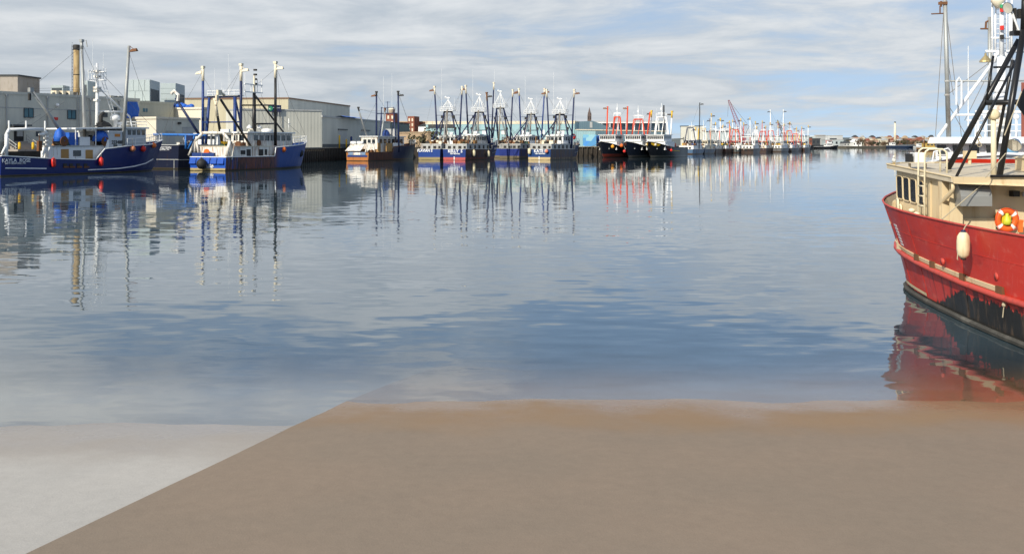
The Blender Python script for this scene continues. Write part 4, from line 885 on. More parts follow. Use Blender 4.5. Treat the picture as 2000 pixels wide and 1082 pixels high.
# ------------------------------------------------------------------ rusty blue trawler
b = Boat('rusty_blue_trawler', 'bright blue trawler with rust-brown side, white stern gantry and black masts', (444, 334.3), R(20.8), 7.7, 27)
bow = b.at(599, 277, x=0); b.L = bow.y; L = b.L
zA = b.at(490, 306.5, x=3.8).z; zB = b.at(537, 288.5, x=3.8).z; uS = b.at(536, 300, x=3.8).y / L
HB = hull_mat('rusty_blue_hull', (.018, .068, .27), (.045, .04, .03), .3, rust=((-2, uS * L * .35, .8), (uS * L * .25, uS * L + 1.0, .95)), rough=.5, rcol=(.17, .050, .014))
TB = hull_mat('sunlit_blue_transom', (.018, .085, .42), (.42, .33, .16), .45, rust=((-9, 9, .12),), foul=.16)  # hull blue brightened in the colour so the transom looks sunlit
b.hull([(0, zA), (uS, zA), (uS + .012, zB), (.85, bow.z * .9), (1, bow.z)], HB, rake=2.2, sf=.93, transom=TB, deck=[(0, zA - .9), (uS, zA - .9), (uS + .02, zB - .7), (1, bow.z - .8)])
# sloping stern ramp plates
for i in range(5):
    x0 = -3.4 + i * 1.36; MB().hexa([(x0, -.35, zA * .52), (x0 + 1.2, -.35, zA * .52), (x0 + 1.2, -.02, zA * .52), (x0, -.02, zA * .52), (x0, -.06, zA * .99), (x0 + 1.2, -.06, zA * .99), (x0 + 1.2, -.02, zA * .99), (x0, -.02, zA * .99)]).build('stern_plate', TB, b.root)
lettering('AMELIDA', .62, (b.at(402, 324, y=-.4).x, -.08, b.at(402, 323.8, y=-.1).z), (1, 0, 0), (0, 0, 1), LETTER, b.root, bold=.02)
lettering('NEW BEDFORD, MA', .34, (b.at(398, 327, y=-.4).x, -.08, b.at(398, 327, y=-.1).z), (1, 0, 0), (0, 0, 1), LETTER, b.root, bold=.01)
gy = .9; pts = [b.at(*p, y=gy) for p in ((369, 304), (381, 276), (396, 260), (436, 260), (449, 275), (443, 306))]
g = b.frame('stern_gantry', [(pts[2], pts[3], .26), (pts[0], pts[1], .22, 'leg'), (pts[1], pts[2], .24), (pts[3], pts[4], .24), (pts[4], pts[5], .26, 'leg'), (b.at(379, 305, y=gy), pts[1], .2, 'leg'), (b.at(388, 304, y=gy), b.at(384, 276, y=gy), .18, 'leg'), (b.at(416, 260, y=gy), b.at(416, 255, y=gy), .14)], WHITER)
q = pts[3]; MB().box(q.x - .4, q.x + 1.2, gy - .2, gy + .2, q.z + .1, q.z + .6).build('light_box', WHITE, g)
MB().hexa([(pts[4].x - .9, gy + .6, zA - .8), (pts[4].x - .2, gy + .6, zA - .8), (pts[4].x - .2, gy + .8, zA - .8), (pts[4].x - .9, gy + .8, zA - .8), (pts[4].x - .2, gy + .6, pts[4].z - .5), (pts[4].x + .5, gy + .6, pts[4].z - .5), (pts[4].x + .5, gy + .8, pts[4].z - .5), (pts[4].x - .2, gy + .8, pts[4].z - .5)]).build('trawl_door', WHITER, b.root)
a = b.at(446, 300, x=3.1); c = b.at(536, 300, x=3.1); z1 = b.at(490, 287, x=3.1).z
hs = b.house(-3.1, 3.1, a.y, c.y, zA - .9, z1, WHITER, 'shelter_house', roof=CREAMW, over=.08, rt=.12)
for r in ((470, 294, 479, 302, 'window'), (481.5, 292, 489.5, 306, 'door'), (505.5, 292, 514, 306, 'door'), (517, 292, 521.5, 303, 'door')):
    p = b.at(r[0], r[3], x=3.1); q = b.at(r[2], r[1], x=3.1); MB().box(3.08, 3.14, p.y, q.y, p.z, q.z).build(r[4], DARK, hs)
MB().box(-3.1, 1.2, -.0, .5, zA - .85, zA + .7).build('fish_hatch', BLUEP, b.root); MB().box(-2.9, 1.0, 2, 3.4, zA - .85, zA + 1.2).build('sorting_table', TANW, b.root)
MB().lathe((b.at(399, 298, y=-.1).x, .5, b.at(399, 298, y=-.1).z), [(.36, -.1), (.55, -.1), (.55, .1), (.36, .1)], 14, 'y').build('ring_buoy', ORANGE, b.root)
b.clutter(-2.6, 2.4, 3, a.y + 5, zA - .5, 9, random.Random(5)); b.clutter(-2.4, 2.4, a.y + 2, a.y + 10, z1 + .1, 10, random.Random(6), [RUST, WHITER, DARK, CREAMW, BLUEP, YELL])
zr = b.at(540, 261, x=2.4).z; a = b.at(483, 270, x=2.4); c = b.at(571, 270, x=2.4)
wh = b.house(-2.4, 2.4, a.y, c.y, z1, zr, WHITER, roof=WHITE, over=.4, rt=.22, wins=(('s', 7, .12, .97, .45, .85), ('f', 4, .08, .92, .45, .85), ('a', 3, .1, .9, .45, .85)))
MB().lathe((1.2, b.at(490, 270, x=1.2).y, z1), [(.55, 0), (.55, zr - z1 + .4), (.3, zr - z1 + .8)], 12).build('funnel', CREAMW, b.root, True)
p = b.at(522, 255, x=1); MB().lathe((1, p.y, zr + .2), [(1.0, 0), (1.05, .3), (.9, .55), (.1, .7)], 14).build('radome', WHITE, b.root, True)
for px in (506, 487): p = b.at(px, 250, x=2); MB().lathe((2, p.y, p.z), [(.12, .5), (.5, 0), (.45, -.12), (.1, .1)], 10).tube((2, p.y, zr), (2, p.y, p.z + .5), .05).build('flood_lamp', WHITE, b.root, True)
b.frame('bow_mast', [(b.at(564, 258, x=0), b.at(564, 232, x=0), .07), (b.at(562, 242, x=0), b.at(567, 242, x=0), .05)], WHITE)
b.rails([b.pt(u, 1, 1) for u in (.68, .74, .8, .86, .92, .97)] + [b.pt(u, 1, -1) for u in (.97, .92, .86, .8, .74)], 1.1, r=.05)
mp = b.at(496.5, 290, x=1.5); mtp = b.at(497, 182, x=1.5)
ms = b.pole((1.5, mp.y, z1), (1.5, mp.y, mtp.z), .40, .28, BLACKP, None, name='mast', n=10)
z_ = b.at(497, 181, x=1.5).z; zz1 = b.at(497, 166, x=1.5).z
for yy in (-2.6, -.9, .9, 2.2): MB().tube((1.5, mp.y + yy, z_), (1.5, mp.y + yy, zz1 + random.uniform(-.3, 2.2)), .06).build('antenna', WHITE, ms)
for z_i in (z_, zz1): MB().box(1.4, 1.6, mp.y - 2.8, mp.y + 2.4, z_i - .08, z_i + .08).build('crosstree', WHITE, ms)
MB().tube((1.5, mp.y, z_ - 1.5), (1.5, mp.y, b.at(496, 148, x=1.5).z), .26, .16, 8).build('mast_head', CREAMW, ms)
for k_ in range(4): MB().box(1.25, 1.75, mp.y + .1, mp.y + .5, zz1 + k_ * .8, zz1 + .3 + k_ * .8).build('signal_lamp', DARK, ms)
b.pole(b.at(538, 285, x=3.0), b.at(538, 126, x=3.0), .27, .22, BLACKP, CREAMW, 2.4, CREAMW, 1)
b.frame('crossbar', [(b.at(472, 206, x=2), b.at(538, 206, x=2), .13), (b.at(499, 242.5, x=2), b.at(538, 242, x=2), .15)], BLACKP)
b.frame('boom', [(b.at(431, 195, x=2.6), b.at(493, 291, x=2.6), .2), (b.at(499, 188, x=2), b.at(556, 262, x=2), .17), (b.at(556, 262, x=2), b.at(571, 281, x=2), .2)], BLACKP)
q = b.at(428, 180, x=2.6); MB().box(2.4, 2.8, q.y - .5, q.y + .5, q.z - .5, q.z + .3).tube((2.6, q.y + .3, q.z), (2.6, q.y + 1.4, q.z - .5), .22).box(2.45, 2.75, q.y - .8, q.y - .3, q.z - 1.4, q.z - .5).tube((2.6, q.y - .5, q.z - 1.4), (2.6, q.y - .9, q.z - 2.2), .2).build('boom_head', CREAMW, b.root)
b.pole(b.at(434, 282, x=0), b.at(420, 198, x=0), .24, .2, BLACKP, CREAMW, 2.5, name='second_boom')
for a_, c_ in (((471, 150), (498, 260)), ((538, 130), (599, 272)), ((497, 185), (585, 262)), ((499, 190), (530, 262)), ((538, 200), (560, 265)), ((430, 195), (471, 135)), ((497, 170), (538, 135)), ((471, 200), (492, 285)), ((510, 185), (530, 240)), ((425, 200), (410, 290)), ((541, 135), (550, 255)), ((540, 215), (556, 262)), ((472, 205), (515, 262))):
    b.stay(b.at(*a_, x=1.5), b.at(*c_, x=1.5), .035)
fender(393.5, 320.5, b, (-.95,), .85, BLACKR, 'large black ball fender over the lettering of the rusty blue trawler stern')
fender(553.5, 292.5, b, 3.75, .5, ORANGE, 'orange ball fender on the bow of the rusty blue trawler')
fender(585, 299.5, b, 1.7, .75, BLACKR, 'black ball fender low on the bow of the rusty blue trawler')
lb = b

# ------------------------------------------------------------------ rusty white-sterned trawler
b = Boat('rust_streaked_trawler', 'rust-streaked navy trawler with an orange-brown stern and white net ramp beside the grey quay shed', (721.5, 315), R(22), 7.0, 27)
bow = b.at(812, 279, x=0); b.L = bow.y; L = b.L
zA = b.at(740, 298, x=3.4).z; zB = b.at(766, 287, x=3.4).z; uS = b.at(766, 290, x=3.4).y / L
b.hull([(0, zA), (uS, zA), (uS + .015, zB), (.85, bow.z * .88), (1, bow.z)], hull_mat('rust_navy_hull', (.018, .028, .065), (.10, .05, .02), .5, rust=((-2, uS * L + .5, 1.0),), rcol=(.13, .042, .013)), sf=.93,
       transom=hull_mat('orange_rust_transom', (.38, .16, .05), (.45, .17, .05), .9, rust=((-9, 9, .3),), rcol=(.25, .07, .015)), rail=RUST, deck=[(0, zA - .9), (uS, zA - .9), (uS + .02, zB - .6), (1, bow.z - .8)])
MB().box(-2.9, 2.9, -.09, -.02, b.at(700, 307, y=0).z, b.at(700, 303.5, y=0).z).build('stern_band', BLUEP, b.root)
MB().box(-2.6, 2.4, -.10, -.02, b.at(700, 303.2, y=0).z, b.at(700, 297.5, y=0).z).build('stern_panel', paint('faded_blue_paint', (.18, .27, .40), .6, dirt=.7, dcol=(.35, .15, .05)), b.root)
MB().box(-1.0, .9, -.14, -.09, b.at(700, 303, y=0).z, b.at(700, 298.3, y=0).z).build('name_board', WHITER, b.root)
p = [b.at(*q, y=1.6) for q in ((680, 295), (710, 295), (711, 283.5), (684, 283))]
MB().hexa([(p[0].x, 0, p[0].z), (p[1].x, 0, p[1].z), (p[1].x, .2, p[0].z), (p[0].x, .2, p[0].z), (p[3].x, 1.8, p[3].z), (p[2].x, 1.8, p[3].z), (p[2].x, 2.0, p[3].z), (p[3].x, 2.0, p[3].z)]).build('net_ramp', WHITER, b.root)
for s_ in (0, 1): x0 = p[3].x + s_ * 2.0 - .2; MB().lathe((x0, 2.2, p[3].z + .45), [(.2, 0), (.45, .1), (.45, 1.6), (.2, 1.7)], 10, 'x').build('float_roll', WHITE, b.root, True)
b.frame('stern_frame', [((-3.1, .4, zA), (p[3].x, 1.8, p[3].z), .1), ((2.0, 1.8, p[3].z + .2), (2.0, .4, zA - .2), .16), ((2.0, 1.8, p[3].z + .3), (3.2, 3.2, p[3].z + .3), .12), ((3.2, 3.2, p[3].z + .3), (3.2, 3.2, zA), .14)], WHITER)
b.clutter(-2.6, 2.6, 3, 9.5, zA - .4, 10, random.Random(21), [RUST, BROWN, DARK, WHITER])
zr = b.at(770, 268, x=2.4).z; a = b.at(737, 275, x=2.4); c = b.at(789, 275, x=2.4)
b.house(-2.4, 2.4, a.y, c.y, zA - .5, zr, WHITER, roof=WHITE, over=.35, rt=.2, wins=(('s', 6, .05, .97, .62, .88), ('a', 3, .1, .9, .6, .85), ('f', 4, .1, .9, .6, .85)))
MB().box(3.2, 3.3, b.at(768, 285, x=3.2).y, b.at(782, 285, x=3.2).y, b.at(775, 287.5, x=3.2).z, b.at(775, 279.5, x=3.2).z).build('weather_board', WHITE, b.root)
for px in (739.5, 756): q = b.at(px, 297, x=3.2); MB().box(3.1, 3.3, q.y - .5, q.y + (2.6 if px > 750 else .9), q.z + .1, q.z + 2.3).build('side_door', paint('rust_stained_tan', (.45, .26, .09), .6, dirt=.6), b.root)
q = b.at(754, 268, x=0); MB().lathe((0, q.y, zr + .2), [(1.0, 0), (1.0, .8), (.55, 1.6), (.1, 1.8)], 10).build('funnel_cover', BLUEP, b.root, True)
MB().box(-1.3, 1.5, q.y + 2, q.y + 4.4, zr + .2, zr + 2.2).build('flying_bridge', GREYP, b.root)
gy = b.at(757, 222, x=0).y
zt_ = b.at(757, 222, x=0).z; zd = zA; xw = 3.3
g = b.frame('gantry', [((-xw, gy, zt_), (xw, gy, zt_), .14), ((-1.9, gy, zt_), (-2.8, gy, zd), .16, 'leg'), ((1.9, gy, zt_), (2.8, gy, zd), .16, 'leg'), ((-1.9, gy, zt_), (-1.9, gy, zt_ + 1.7), .12), ((1.9, gy, zt_), (1.9, gy, zt_ + 1.7), .12), ((-1.9, gy, zt_ + 1.5), (1.9, gy, zt_ + 1.5), .07), ((-1.9, gy, zt_), (-1.2, gy, zd + 3), .1), ((1.9, gy, zt_), (1.2, gy, zd + 3), .1), ((0, gy, zt_), (0, gy, zt_ + 3.2), .09), ((-.7, gy, zt_ + 3), (.7, gy, zt_ + 3), .05)], NAVY)
b.pole((-xw - .1, gy, zd), (-xw - .1, gy, b.at(735, 182, x=-3).z), .28, .22, NAVY, DARK, .7, RUST, -1); b.pole((xw + .1, gy, zd), (xw - .1, gy, b.at(780, 182, x=3).z), .28, .22, NAVY, DARK, .7, DARK, 1)
b.pole(b.at(742, 285, x=0), b.at(752, 215, x=0), .22, .18, GALV, RUST, .6, name='boom'); b.pole(b.at(722, 285, x=-1), b.at(700, 213, x=-1), .22, .18, GALV, DARK, .6, name='boom')
for px, h_ in ((749, 8.5), (765.5, 9.5)): q = b.at(px, 212, x=0); b.whip(q, h_, .04)
for a_, c_ in (((700, 213), (735, 222)), ((702, 215), (752, 218)), ((736, 185), (760, 225)), ((735, 200), (690, 285)), ((781, 190), (795, 230)), ((780, 185), (770, 222)), ((752, 218), (811, 278)), ((700, 214), (715, 285)), ((780, 190), (812, 279))): b.stay(b.at(*a_, x=.5), b.at(*c_, x=.5), .04)
b.rails([b.pt(u, 1, 1) for u in (.72, .8, .88, .95)] + [b.pt(u, 1, -1) for u in (.95, .88, .8)], 1.0, r=.05)
b.heap((0, L * .93, bow.z - .7), .9, .9, 1.6, DARK, 'anchor_gear')
RST = b
# ------------------------------------------------------------------ raft of navy trawlers with pyramid-topped gantries
def pyramid_boat(name, label, corner, h, gpx, gpy_top, apex_py, poles, rust, title, seed, L=27, B=7.2, boot=(.45, .10, .09), org=None, grey=GREYP, number=True):
    b = Boat(name, label, corner, h, B, L, group='navy trawlers rafted at the quay', org=org); rnd = random.Random(seed)
    zs = 2.95; step = .60
    vv = rnd.uniform(.6, 1.1); base = (.014 * vv + rnd.uniform(0, .012), .036 * vv + rnd.uniform(0, .012), .14 * vv + rnd.uniform(0, .03)); grey = paint('shelter_grey_%d' % seed, (lambda g_: (.42 * g_, .43 * g_, .42 * g_))(rnd.uniform(.75, 1.2)), .5, dirt=rnd.uniform(.4, .8), dcol=(.20, .11, .06))
    hm = hull_mat(name + '_shaded_side_%d' % seed, tuple(c * .75 for c in base), tuple(c * .45 for c in boot), .75, rust=((-2, step * L, rust),), rough=.45)  # side copy of the hull colours, darkened as if in shade
    tm = hull_mat(name + '_sunlit_stern_%d' % seed, (base[0] * 1.0, base[1] * 1.35, base[2] * 1.5), boot, .8, foul=.12, rust=((-9, 9, .08),))  # stern copy of the same blue, brightened as if sunlit
    b.hull([(0, zs), (step - .01, zs - .1), (step, zs + .9), (.85, zs + 1.4), (1, zs + 2.0)], hm, rake=2.0, sf=.94, transom=tm, rail=grey, deck=[(0, zs - .9), (step, zs - .9), (step + .01, zs + .2), (1, zs + 1.2)])
    b.strake([(.66, 1.9), (.76, 2.0), (.86, 2.3), (.95, 3.0)], grey, .07)
    if title:
        lettering(title, 1.15, (.3, -.06, zs - .55), (1, 0, 0), (0, 0, 1), LETTER, b.root, bold=.035)
        lettering('NEW BEDFORD', .42, (.3, -.06, zs - 1.25), (1, 0, 0), (0, 0, 1), LETTER, b.root, bold=.015)
        MB().box(-.12, .12, -.07, -.02, .1, 1.0).build('draft_mark', WHITE, b.root)
    z1 = zs + 1.35; y0 = 1.0
    hs = b.house(-B / 2 + .45, B / 2 - .45, y0, step * L - .3, zs - .9, z1, grey, 'shelter_house', roof=WHITER, over=.1, rt=.1)
    for i in range(4):
        x = -2.4 + i * 1.55; MB().box(x, x + (.7 if i % 2 else .9), y0 - .05, y0, zs - .1, zs + .85).build('aft_opening', DARK, hs)
    for i in range(5):
        y = y0 + 1.8 + i * 2.7; MB().box(B / 2 - .46, B / 2 - .40, y, y + 1.0, zs - .1, zs + 1.0).build('side_opening', DARK, hs)
    b.clutter(-2.6, 2.7, y0 + .6, 8.5, z1 + .1, 13, rnd, [RUST, BROWN, WHITER, CREAMW, DARK, BROWN, RUST])
    b.clutter(-2.6, 2.7, y0 + .6, 8.5, z1 + .1, 9, rnd, [TANW, WHITER, CREAMW, DARK, RUST, GALV])
    zr = rnd.uniform(6.2, 6.85); hy = rnd.uniform(8.0, 10.2); hw_ = rnd.uniform(2.1, 2.7)
    b.house(-hw_, hw_, hy, step * L + .8, z1, zr, WHITER if rnd.random() < .5 else WHITE, roof=WHITE, over=.4, rt=.24, wins=(('a', 4, .06, .94, .45, .86), ('s', 5, .05, .95, .45, .86), ('f', 5, .05, .95, .45, .86)))
    b.house(-1.3, 2.9, 9.6, 12, zr + .24, zr + .5, WHITE, 'liferaft_rack'); MB().lathe((.6, 10.6, zr + .9), [(.3, 0), (.42, .1), (.42, 1.1), (.3, 1.2)], 10, 'x').build('liferaft', WHITE, b.root, True)
    gy = b.at(gpx, gpy_top, x=0).y; zt_ = b.at(gpx, gpy_top, x=0).z; za = b.at(gpx, apex_py, x=0).z
    zl = b.at(gpx, 255, x=0).z
    g = b.frame('gantry', [((-1.3, gy, zt_), (1.3, gy, zt_), .2), ((-1.2, gy, zt_), (-3.1, gy, z1 - 1), .24, 'leg'), ((1.2, gy, zt_), (3.1, gy, z1 - 1), .24, 'leg'), ((-2.0 - .6, gy, zl), (2.6, gy, zl), .12), ((-1.2, gy, zt_), (-2.6, gy + 3.6, zr), .16), ((1.2, gy, zt_), (2.6, gy + 3.6, zr), .16), ((-3.9, gy, zl + 4.2), (3.9, gy, zl + 4.2), .06)], NAVY)
    for s_ in (-1, 1):
        MB().box(s_ * 1.75 - .3, s_ * 1.75 + .3, gy - .35, gy + .25, zl + 3.4, zl + 4.1).build('towing_block', DARK, g); MB().box(s_ * 2.3 - .25, s_ * 2.3 + .25, gy - .35, gy + .25, zl + .2, zl + .9).build('towing_block', DARK, g)
    pl = MB().box(-2.0, 2.0, gy - 1.0, gy + 1.2, zt_ + .2, zt_ + .32).build('platform', WHITE, b.root)
    for sx, sy in ((-1.9, -.9), (1.9, -.9), (1.9, 1.1), (-1.9, 1.1)): MB().tube((sx, gy + sy, zt_ + .3), (sx * .06, gy + .1, za - .5), .11, .09, 6).build('pyramid_leg', WHITE, pl, True)
    MB().tube((0, gy + .1, zt_ + .3), (0, gy + .1, za + .5), .13, .1, 8).build('centre_mast', WHITE, pl, True)
    MB().box(-.7, .7, gy - .1, gy + .3, za + .1, za + .3).ball((-.7, gy, za + .4), .3, 8).build('radar', WHITE, pl)
    b.rails([(-2.0, gy - 1, zt_ + .3), (-1, gy - 1, zt_ + .3), (0, gy - 1, zt_ + .3), (1, gy - 1, zt_ + .3), (2.0, gy - 1, zt_ + .3), (2.0, gy + 1.2, zt_ + .3)], 1.0, r=.06, name='platform_rail')
    b.whip((-2.0, gy, zt_ + 1), 11, .045); b.whip((2.0, gy, zt_ + 1), rnd.uniform(2, 5), .045)
    for i, (px, py, hd, vn) in enumerate(poles):
        s_ = -1 if i == 0 else 1; q = b.at(px, py, y=gy)
        b.pole((s_ * 3.3, gy + .2, zs), (q.x, gy + .2, q.z), .27, .21, NAVY if seed % 2 else BLUEP, hd, 1.9, vn, -1 if i == 0 else 1)
        b.stay((q.x, gy, q.z - .6), (s_ * .9, gy, zt_), .03); b.stay((q.x, gy, q.z - .6), (s_ * 3, 1, zs + 1), .03)
        b.stay((q.x, gy, q.z - .8), (0, L - 1, zs + 1.9), .03)
    bt = b.pole((.6, gy - 2.2, z1), (.2 + rnd.uniform(0, .4), gy - 1.0, zt_ + .6), .24, .2, paint('weathered_grey_steel', (.22, .20, .17), .6, dirt=.5), None, name='boom')
    b.pole((2.6, 3.0, zs), (.9, gy - 3, zt_ - .4), .2, .16, GALV, None, name='cargo_boom')
    for k_ in range(9):
        b.stay((rnd.uniform(-1.2, 1.2), gy, zt_ - rnd.uniform(0, 1.5)), (rnd.uniform(-3, 3), rnd.uniform(1, L * .6), zs + rnd.uniform(1.2, 3)), .05)
    b.pole((-2.2, 4.5, z1), (rnd.uniform(-1, .2), gy - 1.5, zt_ - rnd.uniform(.5, 2)), .19, .15, NAVY, None, name='boom')
    b.stay((0, gy, zt_), (0, 0, zs + 2), .03); b.stay((1, gy, zt_), (2.6, 1, zs + 2), .03); b.stay((0, gy, zt_ + 1), (0, L, zs + 2), .03)
    b.rails([b.pt(u, 1, 1) for u in (.64, .7, .76, .82, .88, .94)] + [b.pt(u, 1, -1) for u in (.94, .88, .82, .76)], 1.1, r=.055)
    b.clutter(-1.5, 1.5, L * .72, L * .88, zs + .9, 4, rnd)
    if number: MB().box(B / 2 * .80, B / 2 * .80 + .02, 0, .01, 0, .01)
    return b
RV = RUST
KEL = pyramid_boat('navy_trawler', 'navy trawler KELLY S with pink boot stripe and rust-brown flank', (911, 313.6), R(24), 936, 220, 187, ((909, 170, CREAMW, RV), (950, 184, RUST, DARK)), .8, 'KELLY  S', 3)
FLA = pyramid_boat('navy_trawler', 'navy trawler FLAVIAN S half hidden behind the rust-streaked trawler bow', None, R(24), 875, 219, 193, ((848, 172, CREAMW, RV), (902, 172, CREAMW, None)), .3, None, 5, boot=(.30, .24, .12), org=KEL.wld((-8.1, 1.0, 0)))
lettering('FLAVIAN S', 1.0, (-1.3, -.06, 2.5), (1, 0, 0), (0, 0, 1), LETTER, FLA.root, bold=.03)
KAT = pyramid_boat('navy_trawler', 'navy trawler KATE II, rightmost of the raft, with cream boot stripe', (1077, 313.2), R(26.5), 1094, 224, 195, ((1067, 178, CREAMW, RV), (1121, 178, CREAMW, RV)), .78, 'KATE II', 7, boot=(.50, .38, .20))
YB = pyramid_boat('navy_trawler', 'unnamed dark navy trawler squeezed between KELLY S and KATE II', (1016, 310.0), R(26.5), 1037, 224, 195, ((1013, 176, CREAMW, RV), (1063, 176, CREAMW, RV)), .45, None, 8, boot=(.16, .13, .08))
XB = pyramid_boat('navy_trawler', 'navy trawler hidden behind KELLY S with only its gantry and tall white-headed poles showing', None, R(26.5), 977, 212, 180, ((964, 164, CREAMW, None), (1001, 178, CREAMW, RV)), .4, None, 9, boot=(.16, .13, .08), org=YB.wld((-8.4, 9, 0)))
fender(925.6, 299.5, KEL, 3.75, .45, IVORY, 'long ivory fender amidships on KELLY S', 'long'); fender(954, 301, KEL, 3.85, .45, IVORY, 'long ivory fender forward on KELLY S', 'long')
fender(1034, 296, KAT, (-.5,), .42, IVORY, 'ivory fender on the left of the KATE II stern', 'long'); fender(1067.5, 296, KAT, (-.5,), .45, paint('salmon_plastic', (.75, .22, .12), .5), 'small salmon ball fender on the right of the KATE II stern')
p = KEL.at(967, 291, x=3.3); lettering('291074', .7, (KEL.B / 2 * .93, p.y, p.z), (-.12, 1, 0), (.1, 0, 1), LETTER, KEL.root, 'hull_number', .02)
q = KAT.at(1128, 274, x=0); MB().ball((0, KAT.L * .86, 6.4), .85, 12).tube((0, KAT.L * .86, 4), (0, KAT.L * .86, 6), .08).build('marker_buoy', REDPL, KAT.root, True)

# ------------------------------------------------------------------ black-hulled boats moored bow-out
def bow_boat(label, stem, h, L, B, hullmat, gcol, gtop, gw, poles, house_col, seed, eye=False, bulge=5.0):
    """stem: waterline pixel of the stem; the boat points at the viewer"""
    s0 = W(*stem); f = Vector((math.sin(h), math.cos(h), 0)); Lw = L - 2.4
    b = Boat('black_trawler', label, None, h, B, L, group='black trawlers moored bow-out', org=s0 - f * Lw); rnd = random.Random(seed)
    zs = 3.4; hb_ = bulge
    b.hull([(0, zs - .4), (.55, zs - .2), (.75, zs + .3), (.9, hb_ - .5), (1, hb_)], hullmat, rake=2.4, sf=.9, pw=2.8, rail=BLACKP, drop=1.0, cap=.13)
    for sg in (1, -1):    # white inner bulwark lip
        MB().path([b.pt(u, .94, sg) + Vector((-sg * .15, 0, .38)) for u in (.7, .8, .88, .94, .98)], .16, 5).build('bulwark_lip', WHITE, b.root)
    y0 = L * .52; y1 = L * .78; z1 = zs + 1.5; zr = zs + 3.75
    b.house(-B / 2 + .7, B / 2 - .7, L * .45, y1 - .3, zs - 1, z1, house_col, 'deckhouse', roof=WHITE, over=.1)
    b.house(-B / 2 + 1.0, B / 2 - 1.0, y0, y1, z1 + .2, zr, house_col, roof=WHITE, over=.3, rake=.25, wins=(('f', 8, .03, .97, .42, .84), ('p', 6, .1, .97, .42, .84), ('s', 6, .1, .97, .42, .84)))
    gy = L * .44; zt_ = b.at(*gtop, y=gy).z; gx = b.at(*gtop, y=gy).x
    g = b.frame('gantry', [((gx - gw, gy, zt_), (gx + gw, gy, zt_), .24), ((gx - gw, gy, zt_), (gx - gw * 1.9, gy, zs - 1), .26, 'leg'), ((gx + gw, gy, zt_), (gx + gw * 1.9, gy, zs - 1), .26, 'leg'), ((gx - gw * 1.6, gy, zs + 3.2), (gx + gw * 1.6, gy, zs + 3.2), .16), ((gx - gw * .6, gy, zt_), (gx - gw * .7, gy + 3, zr), .13), ((gx + gw * .6, gy, zt_), (gx + gw * .7, gy + 3, zr), .13)], gcol)
    MB().tube((gx, gy, zt_), (gx, gy, zt_ + 4.5), .14, .08).box(gx - 1.2, gx + 1.2, gy - .1, gy + .1, zt_ + 1.2, zt_ + 1.4).box(gx - .3, gx + .3, gy - .2, gy + .2, zt_ + 2.4, zt_ + 3.0).build('mast', WHITE, b.root)
    b.rails([(gx - gw - .3, gy, zt_ + .2), (gx, gy, zt_ + .2), (gx + gw + .3, gy, zt_ + .2)], .9, r=.06)
    for px, py, bx, by, m_, hd, vn in poles:
        q = b.at(px, py, y=gy); p = b.at(bx, by, y=gy); b.pole((p.x, gy, zs), (q.x, gy, q.z), .3, .24, m_, hd, 1.8, vn, 1); b.stay(q, (gx, gy, zt_ - 1), .035); b.stay(q, (0, L, hb_), .03)
    b.clutter(-2, 2, L * .15, L * .42, zs - .5, 8, rnd, [RUST, DARK, REDP, WHITER, BROWN])
    for q_ in (-1, 1): b.whip((q_ * 1.5, L * .6, zr), rnd.uniform(6, 9), .04)
    b.stay((gx, gy, zt_), (0, L, hb_), .035)
    MB().box(-1.0, 1.0, L * .86, L * .9, hb_ - 1.8, hb_ - .6).build('anchor_winch', DARK, b.root)
    for sg in (1, -1):
        p = b.pt(.9, .62, sg); MB().box(p.x - .1, p.x + .1, p.y - .35, p.y + .35, p.z - .12, p.z + .12).tube((p.x, p.y, p.z), (p.x, p.y + .2, p.z + .5), .07).build('anchor', GREYP, b.root)
    return b
BK1 = hull_mat('black_hull_red_bottom', (.010, .012, .020), (.22, .035, .02), 1.15, rough=.35, foul=.25)
BK2 = hull_mat('black_hull', (.008, .012, .022), (.10, .09, .08), .7, rough=.35)
BK3 = hull_mat('black_hull_worn_bottom', (.007, .008, .011), (.10, .095, .08), .7, rough=.35)
ba = bow_boat('black trawler with red bottom paint, orange-red gantry and white wheelhouse, leftmost of three moored bow-out', (1179, 308.0), R(207), 26, 7.4, BK1, REDP, (1205.5, 229), 1.0, ((1187, 208, 1184, 275, REDP, None, RUST), (1226, 208, 1223, 280, REDP, None, RUST)), WHITE, 31)
bb = bow_boat('black trawler with wide orange-red gantry, middle of three moored bow-out', (1229, 308.0), R(208), 26, 7.4, BK2, REDP, (1246.5, 233.5), 1.5, ((1269.5, 219, 1262, 280, REDP, None, None), (1219, 300, 1219, 300, REDP, None, None)), WHITE, 32)
bc = bow_boat('black trawler with yellow bow patch and white gantry, rightmost of three moored bow-out', (1272, 308.2), R(209), 27, 7.8, BK3, WHITE, (1292, 229), 1.6, ((1272.5, 219, 1268, 285, WHITE, YELL, DARK), (1312.5, 220, 1309, 285, WHITE, YELL, DARK), (1296.5, 206, 1297, 280, BLACKP, None, None)), WHITE, 33)
for sg in (-1, 1):  # yellow patches with white disc on the bow
    mb = MB(); us = (.86, .90, .94, .975); lo = [bc.pt(u, v, sg) for u, v in zip(us, (.90, .78, .78, .86))]; hi = [bc.pt(u, .97, sg) for u in us]
    off = Vector((sg * .05, .05, .0)); mb.rings([[a + off, c + off] for a, c in zip(lo, hi)], closed=False); o = mb.build('bow_patch', YELL, bc.root)
    c_ = bc.pt(.925, .885, sg); MB().ball((c_.x + sg * .05, c_.y + .05, c_.z), .42, 10).build('bow_disc', CREAMW, o, True)
bc.strake([(.35, 2.0), (.5, 2.1), (.66, 2.25)], YELL, .12, -1, 'side_stripe')
